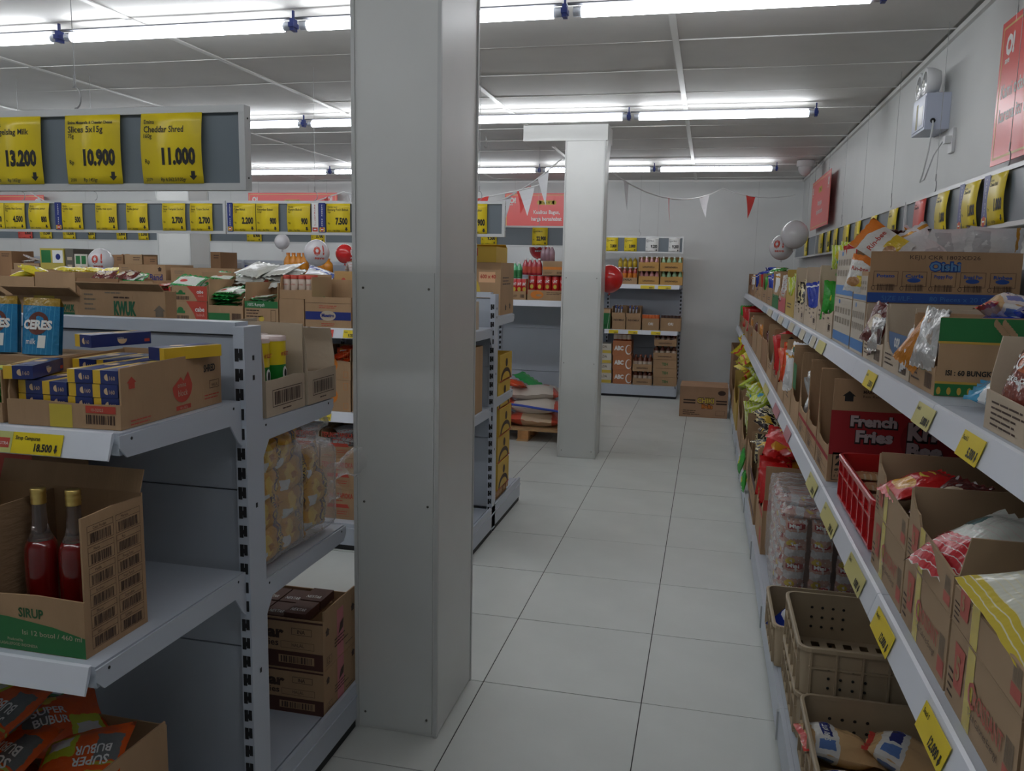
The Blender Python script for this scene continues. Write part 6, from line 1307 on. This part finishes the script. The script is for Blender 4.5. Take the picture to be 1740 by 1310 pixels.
rc(5.02, 4.52, ZB, .290, 'kraft display carton of black bags, farthest of three with barcoded fronts', cut='deep', prints=pr_bar, m=kraftl); rheap('black', 5, 4.55, 5.0, ZB+.05, 'black and gold bag in the farthest barcoded carton', 'black bags standing', mode='stand', sc=.85)
rowB = [(5.56, 5.05, .28, 'ochre upright carton with cream bags', 'gold', 'lime'), (6.12, 5.60, .24, 'kraft carton with a pink front band and white bags', 'pink', 'whitered'), (6.72, 6.16, .27, 'kraft carton with a green front and white bags', 'green', 'white'), (7.35, 6.78, .22, 'kraft carton of violet and blue bags', 'k', 'blue'),
        (8.0, 7.40, .25, 'kraft carton of green bags in the far half', 'k', 'green'), (8.65, 8.06, .20, 'kraft carton of mixed red and blue bags', 'k', 'red'), (9.35, 8.70, .24, 'tall sided kraft carton topped with royal blue bags', 'k', 'blue'), (10.1, 9.40, .20, 'kraft carton second from the far end', 'kd', 'white'), (10.8, 10.15, .24, 'kraft carton at the very far end', 'kd', 'brown')]
for yf, yn, h, lb, mk, key in rowB:
    mm = {'gold': mat('ochre carton', (.50, .34, .08), .7), 'kd': kraftd}.get(mk, kraft)
    def prx(q, w, d, h, mk=mk):
        F = face('F', w, d, h)
        if mk == 'pink': q.rect(.001, .001, w-.001, h*.40, *F, mat('rose print', (.50, .09, .10), .5))
        elif mk == 'green': q.rect(.001, .001, w-.001, h*.36, *F, greenp)
        else: p_lines(q, F, w*.2, h*.25, w*.5, 2, h*.07)
    rc(yf, yn, ZB, h, lb+', top right shelf', prints=prx, m=mm, cut='half' if h < .23 else 'scoop')
    rheap(key, 5, yn, yf, ZB+h*.30, '%s bag standing in the %s' % ({'lime': 'yellow', 'whitered': 'white'}.get(key, key), lb), 'bags in '+lb, mode='stand', sc=.85, tilt=14)
rheap('blue', 3, 8.8, 9.3, ZB+.24, 'royal blue bag lying on the far kraft carton', 'royal blue bags on top', tilt=15); rheap('green', 2, 7.5, 7.9, ZB+.26, 'green bag lying on top in the far half of the top shelf', 'green bags on top', tilt=15)

# middle shelf
XA = .402
def pr_cro(top):
    def f(q, w, d, h):
        F, Rr = face('F', w, d, h), face('R', w, d, h); fl = mat('faded red print', (.50, .12, .09), .6)
        hh = h*.62 if top else h
        q.rect(w*.30, .001, w*.30+.034, hh*.98, *F, yellowt)
        x0 = w*.13
        q.flat([(x0, hh*.28), (x0+.038, hh*.28), (x0+.044, hh*.84), (x0-.006, hh*.84)], *up(F), fl); q.text('5', x0+.006, hh*.42, hh*.28, *up(F, 2), kraft, bold=.04)
        if not top:
            q.text('C', w*.36, hh*.36, hh*.30, *up(F, 2), fl, bold=.015); q.text('ROISSANT', w*.445, hh*.40, hh*.22, *up(F, 2), fl, w=w*.40, bold=.008); q.text('Total Calories Energy!', w*.38, hh*.24, hh*.09, *up(F, 2), brownink, w=w*.42)
        p_barcode(q, F, w*.86, hh*.36, w*.10, hh*.30, m=greyink); q.rect(w*.85, hh*.12, w*.97, hh*.34, *F, fl); p_lines(q, F, w*.03, hh*.4, w*.10, 4, hh*.10)
        p_lines(q, Rr, d*.1, h*.1, d*.06, 2, h*.1)
    return f
ck = mat('smooth tan kraft', (.40, .275, .165), .7, noise_amt=.05, noise_scale=5)
STK = [(2.005, 1.70), (1.69, 1.385), (1.375, 1.07), (1.06, .755)]
for i, (yf, yn) in enumerate(STK):
    nm = ('farthest', 'second', 'third', 'nearest')[i]
    rc(yf, yn, ZA, .126, 'lower tan carton printed with 5 Croissant, %s stack on the middle right shelf' % nm, xf=XA, cut='full', closed=True, prints=pr_cro(False), m=ck)
    rc(yf, yn, ZA+.127, .135, 'upper opened tan croissant carton with tape, %s stack on the middle right shelf' % nm, xf=XA, cut='torn' if i < 2 else 'low', prints=pr_cro(True), m=ck, d=.45, hr=.5, hl=1.0)
bag('redplaid', (.47, 1.52, 1.115), (28, 0, -70), 'loaf pack with red plaid base in the second croissant carton', None, 'bread_pack', 'bread'); bag('brown', (.50, 1.80, 1.12), (30, 0, -60), 'red and white crinkled pack in the farthest croissant carton', None, 'bread_pack', 'bread', sc=.9); bag('red', (.46, 1.90, 1.125), (20, 0, -80), 'red topped pack at the front of the farthest croissant carton', None, 'bread_pack', 'bread', sc=.7); bag('redplaid', (.58, 1.56, 1.10), (10, 0, -60), 'second plaid loaf pack deeper in the second croissant carton', None, 'bread_pack', 'bread', var=1)
bag('croissant', (.525, 1.20, 1.14), (-12, -16, 100), 'cream croissant bag with yellow plaid ends hanging over the nearest carton', None, 'croissant_bag', 'bread', sc=.95); bag('croissant', (.60, 1.24, 1.10), (-4, -4, 95), 'croissant bag beneath the overhanging one', None, 'croissant_bag', 'bread', var=1); bag('croissant', (.58, .93, 1.12), (-10, -8, 104), 'croissant bag at the near end, behind the overhanging one', None, 'croissant_bag', 'bread')
bag('plaid', (.68, 1.60, 1.165), (38, -14, 20), 'pale green bag with maroon plaid standing in the second croissant carton', None, 'croissant_bag', 'bread', sc=.9)
def crate(loc, rz, w, d, h, col, label, ribs=5, holes=False, group=None):
    """plastic bread crate with tapered ribbed walls, rolled rim and perforated floor; front -Y"""
    o = empty('crate', loc, rz); tag(o, label, 'crate', group); m = col; t = .004; tp = .008
    def rr(x0, y0, x1, y1, r, n=4):
        P = []
        for cx, cy, a0 in ((x1-r, y1-r, 0), (x0+r, y1-r, 90), (x0+r, y0+r, 180), (x1-r, y0+r, 270)):
            for i in range(n+1): a = math.radians(a0+90*i/n); P.append((cx+r*math.cos(a), cy+r*math.sin(a)))
        return P
    b = MB(); A = rr(tp, tp, w-tp, d-tp, .03); B = rr(.004, .004, w-.004, d-.004, .034); n = len(A)
    Ai = rr(tp+t, tp+t, w-tp-t, d-tp-t, .027); Bi = rr(.004+t, .004+t, w-.004-t, d-.004-t, .031)
    vs = [(x, y, .0) for x, y in A]+[(x, y, h-.012) for x, y in B]+[(x, y, .004) for x, y in Ai]+[(x, y, h-.012) for x, y in Bi]
    b.add(vs, [(i, (i+1) % n, n+(i+1) % n, n+i) for i in range(n)]+[(3*n+i, 3*n+(i+1) % n, 2*n+(i+1) % n, 2*n+i) for i in range(n)], m, smooth=True)
    b.build('wall_shell', o)
    # floor slab with real openings
    b = MB(); N = 12; Mm = 16; hs = set((i, j) for i in range(1, N-1) for j in range(1, Mm-1) if (i % 2 == 1 and j % 2 == 1)) if holes else set()
    for i in range(N):
        for j in range(Mm):
            if (i, j) in hs: continue
            x0, x1 = tp+(w-2*tp)*i/N, tp+(w-2*tp)*(i+1)/N; y0, y1 = tp+(d-2*tp)*j/Mm, tp+(d-2*tp)*(j+1)/Mm
            b.add([(x0, y0, .004), (x1, y0, .004), (x1, y1, .004), (x0, y1, .004)], [(0, 1, 2, 3)], m)
    b.build('perforated_base' if holes else 'base', o)
    b = MB(); R1 = rr(-.004, -.004, w+.004, d+.004, .038); R2 = rr(.007, .007, w-.007, d-.007, .03)
    vs = [(x, y, h-.014) for x, y in R1]+[(x, y, h-.002) for x, y in R1]+[(x, y, h) for x, y in rr(0, 0, w, d, .036)]+[(x, y, h-.001) for x, y in R2]+[(x, y, h-.014) for x, y in R2]
    b.add(vs, [(k*n+i, k*n+(i+1) % n, (k+1)*n+(i+1) % n, (k+1)*n+i) for k in range(4) for i in range(n)]+[(4*n+i, 4*n+(i+1) % n, (i+1) % n, i) for i in range(n)], m); b.build('rim', o)
    for i in range(ribs+1):
        x = .035+(w-.07)*i/ribs
        b = MB(); b.box((x-.003, -.002, .012), (x+.003, .008, h-.014), m); b.box((x-.003, d-.008, .012), (x+.003, d+.002, h-.014), m); b.build('rib', o)
        y = .035+(d-.07)*i/ribs
        b = MB(); b.box((-.002, y-.003, .012), (.008, y+.003, h-.014), m); b.box((w-.008, y-.003, .012), (w+.002, y+.003, h-.014), m); b.build('rib', o)
    b = MB(); zz = h*.60; 
    for a, c in (((.03, -.001, zz), (w-.03, .007, zz+.006)), ((w-.007, .03, zz), (w+.001, d-.03, zz+.006)), ((.03, -.001, .008), (w-.03, .008, .016)), ((w-.008, .03, .008), (w+.001, d-.03, .016))): b.box(a, c, m)
    b.build('band', o)
    if holes:
        b = MB()
        for i in range(4):
            for k in range(3): b.lathe([(.005, d-tp-t-.004-.0006), (.005, d-tp-t-.0042), (0, d-tp-t-.0043)], (w*.2+.035*i, 0, .05+.035*k), slotm, 10, axis=1); b.lathe([(.0045, -.0005), (0, -.0006)], (w*.2+.035*i, .0, .04+.03*k), slotm, 10, axis=1)
        for i in range(4):
            for k in range(3): b.lathe([(.005, tp+t+.002), (0, tp+t+.0021)], (tp, d*.2+.035*i, .05+.035*k), slotm, 10, axis=0); b.lathe([(.0045, w-.004), (.0045, w-.0028), (0, w-.0027)], (0, d*.2+.035*i, .04+.03*k), slotm, 10, axis=0)
        b.build('vent_holes', o, kind='stuff')
    return o
redpl = mat('red crate plastic', (.50, .012, .015), .3, coat=.3); tanpl = mat('tan crate plastic', (.42, .33, .22), .45, noise_amt=.08, noise_scale=6)
crate((XA+.005, 2.60, ZA), -PI/2, .56, .36, .135, redpl, 'bright red plastic crate of biscuit packs on the middle right shelf', ribs=6)
bagdef('rusk', .13, .19, .028, film('clear rusk tray pack', (.46, .27, .13), [('stripe', 1, 9, .30, 0, (.52, .40, .28)), ('rect', .35, .65, 0, 1, (.40, .24, .12))], warp=.02, seed=33, rough=.16), n=2)
for i in range(4):
    for j in range(3):
        for k in range(2): bag('rusk', (.505+.13*k, 2.13+.128*i-.002*j, .935+.030*j), (2, 3, 90+R.uniform(-3, 3)), 'flat pale rusk pack in the red crate, %s layer, %s from near end, %s inwards' % (('lowest', 'middle', 'top')[j], ORD[i], ORD[k]), 'rusk packs in the red crate', 'rusk_pack', 'bread', var=i+j, sc=.78)
def pr_ff(side):
    def f(q, w, d, h):
        F, Rr = face('F', w, d, h), face('R', w, d, h); dr = mat('deep red band', (.36, .015, .02), .6); pk = mat('greyish white ink', (.50, .42, .42), .6)
        if side:
            q.rect(.001, h*.27, d-.001, h*.70, *Rr, dr); q.disc(d*.625, h*.45, h*.23, h*.23, *up(Rr), mat('darker red disc', (.24, .01, .015), .6), 28)
            for wd, x, y, s, ww in (('French', .13, .56, .095, .30), ('Fries', .17, .41, .105, .24)): q.text(wd, d*x-.002, h*y-.003, h*s, *up(Rr), blackm, w=d*ww+.006, bold=.11); q.text(wd, d*x, h*y, h*s, *up(Rr, 3), pk, w=d*ww, bold=.05)
            for wd, x, y, s, ww in (('Kris', .50, .46, .15, .24), ('Bee', .50, .29, .13, .23)): q.text(wd, d*x-.002, h*y-.003, h*s, *up(Rr, 2), blackm, w=d*ww+.006, bold=.11); q.text(wd, d*x, h*y, h*s, *up(Rr, 4), pk, w=d*ww, bold=.06)
            p_arrow(q, Rr, d*.11, h*.79, h*.10, blackm); q.text('MAKANAN RINGAN', d*.20, h*.87, h*.030, *Rr, brownink, w=d*.26, bold=.02); q.text('Rasa: Kentang Goreng', d*.20, h*.83, h*.025, *Rr, brownink, w=d*.24)
            p_frame(q, Rr, d*.03, h*.02, d*.18, h*.29, .0025, blackm); q.rect(d*.033, h*.025, d*.177, h*.285, *Rr, kraft); q.text('24', d*.05, h*.17, h*.09, *up(Rr), blackm, w=d*.11, bold=.05); q.text('gram', d*.045, h*.10, h*.05, *up(Rr), blackm, w=d*.12, bold=.03); q.text('± 60 Packs', d*.045, h*.05, h*.03, *up(Rr), blackm, w=d*.12)
            p_frame(q, Rr, d*.21, h*.0, d*.36, h*.20, .0015, blackm); p_barcode(q, Rr, d*.23, h*.02, d*.11, h*.14, m=blackm)
        else: q.rect(.001, h*.27, d-.001, h*.62, *Rr, dr)
        q.rect(.001, h*.20, w-.001, h*.245, *F, dr); p_lines(q, F, w*.12, h*.17, w*.5, 3, h*.022); p_frame(q, F, w*.15, h*.04, w*.85, h*.11, .0015, brownink); p_barcode(q, F, w*.2, h*.05, w*.25, h*.05)
    return f
rc(3.07, 2.775, ZA, .335, 'tall kraft and red carton with white bubble lettering on the middle right shelf', xf=XA, cut='deep', prints=pr_ff(True), d=.46)
rc(3.37, 3.085, ZA, .335, 'second tall kraft and red carton directly behind the bubble lettered one', xf=XA, cut='deep', prints=pr_ff(False), d=.46)
rc(3.67, 3.385, ZA, .335, 'third tall kraft carton behind the red printed pair, with brown bags', xf=XA, cut='deep', prints=pr_ff(False), d=.46)
rheap('orangered', 4, 2.79, 3.05, ZA+.03, 'orange red bag low inside the bubble lettered carton', 'orange bags low', xf=XA, tilt=20, sc=.7); rheap('orangered', 3, 3.1, 3.36, ZA+.05, 'orange bag inside the second red printed carton', 'orange bags second', xf=XA, tilt=20, sc=.7)
rheap('silver', 6, 3.39, 3.66, ZA+.06, 'silver brown pack spilling up in the third tall carton', 'silver brown packs', xf=XA, mode='stand', sc=1.2, tilt=14)
def pr_nis(q, w, d, h):
    Rr, F = face('R', w, d, h), face('F', w, d, h); q.disc(d*.24, h*.62, h*.085, h*.085, *Rr, brownink, 18); q.text('NISSIN', d*.34, h*.585, h*.09, *Rr, blackm, w=d*.3, bold=.05); q.rect(w*.1, h*.45, w*.5, h*.8, *F, greenp)
def pr_ar(q, w, d, h): Rr = face('R', w, d, h); p_arrow(q, Rr, d*.14, h*.86, h*.10, blackm); p_lines(q, Rr, d*.3, h*.93, d*.4, 2, h*.04, blackm); F = face('F', w, d, h); p_lines(q, F, w*.3, h*.3, w*.4, 3, h*.05)
rc(4.02, 3.69, ZA, .325, 'tall kraft carton with a dark round logo on the middle right shelf', xf=XA, cut='deep', prints=pr_nis, d=.42)
rowA = [(4.38, 4.05, .335, 'kraft carton with an arrow and white green sack', pr_ar, 'white', kraft), (4.78, 4.41, .30, 'plain tall kraft carton with an orange bag', None, 'orangered', kraft), (5.22, 4.81, .33, 'tall kraft carton under red bags', pr_ar, 'red', kraftd), (5.70, 5.26, .33, 'tall kraft carton with an arrow, fifth in the far run', pr_ar, 'silver', kraft),
        (6.30, 5.74, .33, 'kraft carton with curling flap', None, 'brown', kraftd), (6.95, 6.35, .31, 'kraft carton of amber and white bags', None, 'orange', kraft), (7.65, 7.0, .29, 'kraft carton of white and maroon bags', None, 'brown', kraft), (8.40, 7.70, .27, 'kraft carton of gold bags', None, 'orange', kraftd), (9.2, 8.45, .28, 'kraft carton with red fronted bags', None, 'red', kraft), (10.0, 9.25, .26, 'kraft carton with red and yellow packs', None, 'red', kraft), (10.8, 10.05, .25, 'kraft carton with green edged bags at the far end', None, 'green', kraftd)]
for yf, yn, h, lb, pr, key, mm in rowA:
    rc(yf, yn, ZA, h, lb+', middle right shelf', xf=XA, prints=pr, m=mm, cut='deep' if yf < 6 else 'half', d=.42)
    rheap(key, 6, yn, yf, ZA+h*.30, '%s bag in the %s' % (key, lb), 'bags in '+lb+' middle', xf=XA, mode='stand', sc=1.0, tilt=18)
bag('white', (.43, 4.20, 1.12), (80, 0, -70), 'pale sack with a green square leaning in the arrow carton', None, sc=1.25); o = bpy.data.objects['snack_bag']
q = MB(); q.box((.415, 4.13, 1.13), (.418, 4.21, 1.22), mat('bottle green', (.01, .13, .06), .4)); tag(q.build('green_label_card'), 'dark green square card tucked in front of the pale sack on the middle shelf', 'card')
rheap('red', 3, 4.9, 5.2, ZA+.30, 'red bag lying on top of the tall cartons under the upper shelf', 'red bags on tall cartons', xf=XA+.05, tilt=10, up=.008, sc=.8)

# deck level
XD = .325
def bread(x, y, z, rx, ry, rz, lb, v=0, sc=1): bag('bread', (x, y, z), (rx, ry, rz), lb, None, 'bread_pack', 'bread', var=v, sc=sc)
crate((XD+.005, 2.47, ZD), -PI/2, .60, .42, .18, tanpl, 'tan plastic crate of sliced bread, nearest on the low right deck', ribs=6, holes=True)
bread(.42, 2.33, .255, 8, 0, 95, 'sliced bread pack with white print at the far left corner of the nearest crate'); bread(.60, 2.30, .26, 10, 6, 70, 'tall loaf pack with navy label at the back of the nearest crate', 1, 1.05); bread(.56, 2.12, .25, -5, 0, 100, 'loaf pack with navy label in front of the tall one in the nearest crate', 0, 1.05); bread(.72, 2.15, .25, 8, 8, 30, 'reddish roll pack at the right of the nearest crate', 1, .9); bread(.42, 2.10, .25, 0, 0, 85, 'square toast pack at the left edge of the nearest crate', 1); bread(.5, 1.98, .25, 0, 0, 80, 'loaf pack at the near end of the nearest crate')
bl = MB(); bl.box((XD+.04, 1.93, ZD+.006), (XD+.38, 2.43, ZD+.055), mat('toast crust', (.45, .30, .12), .8)); tag(bl.build('bread_layer'), 'lower layer of toast bread filling the bottom of the nearest crate', 'bread')
crate((XD, 2.975, ZD), -PI/2, .46, .44, .15, tanpl, 'tan crate at the bottom of the pair stacked behind the bread crate', ribs=5, holes=True)
crate((XD, 2.975, ZD+.139), -PI/2, .46, .44, .165, tanpl, 'empty tan crate stacked on top behind the bread crate, with vent holes', ribs=5, holes=True)
crate((XD-.03, 3.40, ZD), -PI/2, .41, .42, .16, tanpl, 'third tan crate with a blue bag, behind the stacked pair', ribs=5, holes=True)
bag('blue', (.38, 3.22, .25), (40, 10, -70), 'crumpled royal blue bag inside the third tan crate', None, 'blue_bag', 'bag', sc=.9)
for j in range(4):
    for i in range(4):
        bag('bun', (.405+.105*i, 3.50, .235+.095*j-(.02 if j == 3 else 0)), (90, 0, R.uniform(-6, 6)), 'bun pack, row %s from the bottom, number %s from the left, facing the crates' % (('one', 'two', 'three', 'four')[j], ('one', 'two', 'three', 'four')[i]), None, 'bun_pack', 'bread', var=i+j, sc=.95)
    for i in range(5):
        bag('bun', (.375, 3.62+.115*i, .235+.095*j), (90, 0, -90+R.uniform(-8, 8)), 'bun pack facing the aisle, row %s from the bottom, number %s from the near end' % (('one', 'two', 'three', 'four')[j], ('one', 'two', 'three', 'four', 'five')[i]), None, 'bun_pack', 'bread', var=i+j, sc=.95)
for i in range(8): bag('bun', (.42+.10*(i % 4), 3.56+.2*(i//4), .575), (6, 5, 80+R.uniform(-20, 20)), 'bun pack lying on the top of the wrapped bundle', 'bun packs on top', 'bun_pack', 'bread', var=i, sc=1.05)
ci = MB(); ci.box((.43, 3.57, ZD), (.80, 4.16, .54), mat('bun core', (.30, .17, .12), .8)); tag(ci.build('bread_block'), 'stacked buns packed inside the big wrapped bundle', 'bread')
wrap((.585, 3.84, .392), .255, .375, .222, 'shrink film around the big bundle of bun packs on the low right deck', seed=9)
def pr_chi(q, w, d, h):
    F, Rr = face('F', w, d, h), face('R', w, d, h); q.text('CHITATO', w*.1, h*.50, h*.07, *F, goldp, w=w*.5, bold=.05); q.rect(w*.45, h*.40, w-.001, h*.46, *up(F), redink); q.disc(w*.8, h*.16, w*.12, h*.10, *F, redink); q.rect(.001, h*.5, d-.001, h*.62, *Rr, redink)
rc(4.72, 4.25, ZD, .46, 'tall kraft carton of red crisp bags with a red stripe on the low right deck', xf=XD, cut='scoop', prints=pr_chi, m=kraft, d=.40)
rheap('red', 5, 4.28, 4.70, ZD+.22, 'red crisp bag standing in the front of the red striped carton', 'red crisp bags standing', xf=XD, mode='stand', tilt=18, sc=1.05)
rheap('red', 8, 4.27, 4.70, ZD+.40, 'red crisp bag piled in the red striped carton', 'red crisp bags', xf=XD, mode='heap', tilt=40, up=.028, sc=1.05)
def pr_dk(q, w, d, h): F = face('F', w, d, h); q.rect(.001, h*.42, w-.001, h*.52, *F, MATS['cocoa ink']); p_lines(q, F, w*.3, h*.3, w*.3, 2, h*.05); q.rect(.001, h*.08, w-.001, h*.14, *F, MATS['cocoa ink'])
rc(5.30, 4.76, ZD, .44, 'kraft carton with dark brown bands and black bags, low right deck', xf=XD-.01, cut='scoop', prints=pr_dk, d=.40); rheap('black', 5, 4.80, 5.28, ZD+.24, 'black and gold bag standing in the brown banded carton', 'black gold bags standing', xf=XD, mode='stand', tilt=18, sc=1.05)
rheap('black', 8, 4.78, 5.28, ZD+.40, 'black and gold bag piled in the brown banded carton', 'black gold bags', xf=XD, tilt=40, up=.024)
rc(5.95, 5.35, ZD, .43, 'kraft carton with an up arrow between black and yellow bags, low right deck', xf=XD, cut='half', prints=pr_ar, d=.40); rheap('black', 5, 5.4, 5.9, ZD+.36, 'black bag on the arrow marked deck carton', 'black bags farther', xf=XD, tilt=30)
rc(6.75, 6.0, ZD, .44, 'kraft carton heaped with lime striped bags, low right deck', xf=XD-.01, prints=pr_bar, d=.40); rheap('lime', 6, 6.05, 6.7, ZD+.24, 'lime striped bag standing at the carton front', 'lime bags standing', xf=XD, mode='stand', tilt=22, sc=1.05)
rheap('lime', 11, 6.05, 6.7, ZD+.41, 'lime striped bag heaped high on the low right deck', 'lime bags', xf=XD-.02, tilt=45, up=.02, sc=1.1)
rc(7.60, 6.82, ZD, .44, 'ochre kraft carton with lime bags, second of the heaped cartons', xf=XD-.01, d=.40); rheap('lime', 10, 6.9, 7.55, ZD+.43, 'lime bag in the second heaped deck carton', 'lime bags second', xf=XD-.02, tilt=45, up=.018, sc=1.1)
rc(8.50, 7.66, ZD, .46, 'ochre carton heaped with yellow bags, low right deck', xf=XD-.02, m=MATS['ochre carton'], d=.40); rheap('yellow', 12, 7.75, 8.45, ZD+.47, 'yellow bag heaped on the far ochre carton', 'yellow bags', xf=XD-.03, tilt=45, up=.018, sc=1.15)
rc(9.55, 8.58, ZD, .44, 'kraft carton of yellow bags second from the far end of the low deck', xf=XD-.02, d=.40); rheap('yellow', 12, 8.65, 9.5, ZD+.49, 'yellow bag in the heap second from the far end', 'yellow bags far', xf=XD-.03, tilt=45, up=.020, sc=1.15)
rc(10.6, 9.62, ZD, .56, 'tall kraft carton at the far end of the low right deck', xf=XD-.01, cut='full', d=.40, m=kraftd); rheap('red', 5, 9.7, 10.5, ZD+.48, 'red bag inside the tall far end deck carton', 'red bags far end', xf=XD, tilt=30)
bag('green', (.275, 5.62, .33), (80, 25, -90), 'dark green bag hanging off the front of the low right deck', None, sc=1.0); bag('green', (.29, 5.50, .22), (85, -10, -85), 'lower dark green bag at the deck front', None, sc=.8, var=1)
gb = mat('pale yellow tag', (.62, .56, .20), .35)
def rtag(pa, pb, x, z, price, label, m=None):
    ya, yb_ = ycol(pa, x, z+.02), ycol(pb, x, z+.02); o = rail_tag(x-.0245, ya, z-.0515, ya-yb_, .046, -PI/2, price, label, m=m, first='Snack 5' if price else None); return o
for pa, pb, pr, lb, mm in ((1484, 1500, '3.500', 'yellow tag on the top rail below the brown emblem carton', yellowp), (1574, 1603, '5.000', 'pale yellow tag reading 5.000 on the top rail at the rail joint', gb), (1655, 1692, '5.500', 'yellow tag reading 5.500 on the top rail near the bun pack', yellowp), (1398, 1410, '', 'dull gold tag on the top rail left of the white fronted cartons', gb)): rtag(pa, pb, .461, ZB, pr, lb, mm)
for i in range(10):
    pa = 1300+9.6*i; rtag(pa, pa+7, .461, ZB, '', 'small %s tag on the far top rail, number %s from the far end' % (('blue grey', 'cream')[i % 2], ORD[i]), mat('blue grey tag', (.42, .50, .58), .4) if i % 2 == 0 else mat('cream tag', (.56, .52, .40), .4))
for pa, pb, pr, lb, mm in ((1384, 1397, '5.500', 'yellow tag on the middle rail below the red crate far corner', gb), (1411, 1432, '7.000', 'yellow tag on the middle rail below the red crate', gb), (1456, 1482, '9.000', 'yellow tag on the middle rail at the farthest croissant stack', gb), (1505, 1534, '12.000', 'yellow tag reading 12.000 under the middle croissant stack', yellowp), (1590, 1634, '12.000', 'large yellow tag reading 12.000 at the bottom right', yellowp), (1342, 1350, '', 'pink tag on the middle rail, nearer one', mat('pink tag', (.5, .22, .24), .4)), (1322, 1330, '', 'pink tag on the middle rail, farther one', MATS.get('pink tag', redp)), (1304, 1311, '', 'pale tag on the middle rail below the arrow carton', gb)): rtag(pa, pb, .384, ZA, pr, lb, mm)

# ------------------------------------------------------------------ label tidying: repeats of a small group get their place from the left as seen down the aisle
def sx(o):
    v = o.matrix_world.translation-Vector((0, 0, CAM_Z)); return v.dot(_r)/max(.1, v.dot(_f))
bpy.context.view_layer.update()
by = {}
for o in bpy.data.objects:
    if o.parent is None and 'label' in o: by.setdefault(o['label'], []).append(o)
for lb, os_ in by.items():
    if 1 < len(os_) <= 12:
        os_.sort(key=sx); words = lb.split()
        for i, o in enumerate(os_):
            tail = {0: 'leftmost', len(os_)-1: 'rightmost'}.get(i, (ORD+['eleventh', 'twelfth'])[i]+' from left')
            o['label'] = ' '.join(words[:12])+', '+tail
    for o in os_:
        w_ = o['label'].split()
        if len(w_) > 16: o['label'] = ' '.join(w_[:16]).rstrip(',')
for o in bpy.data.objects:
    if 'used' in o: del o['used']
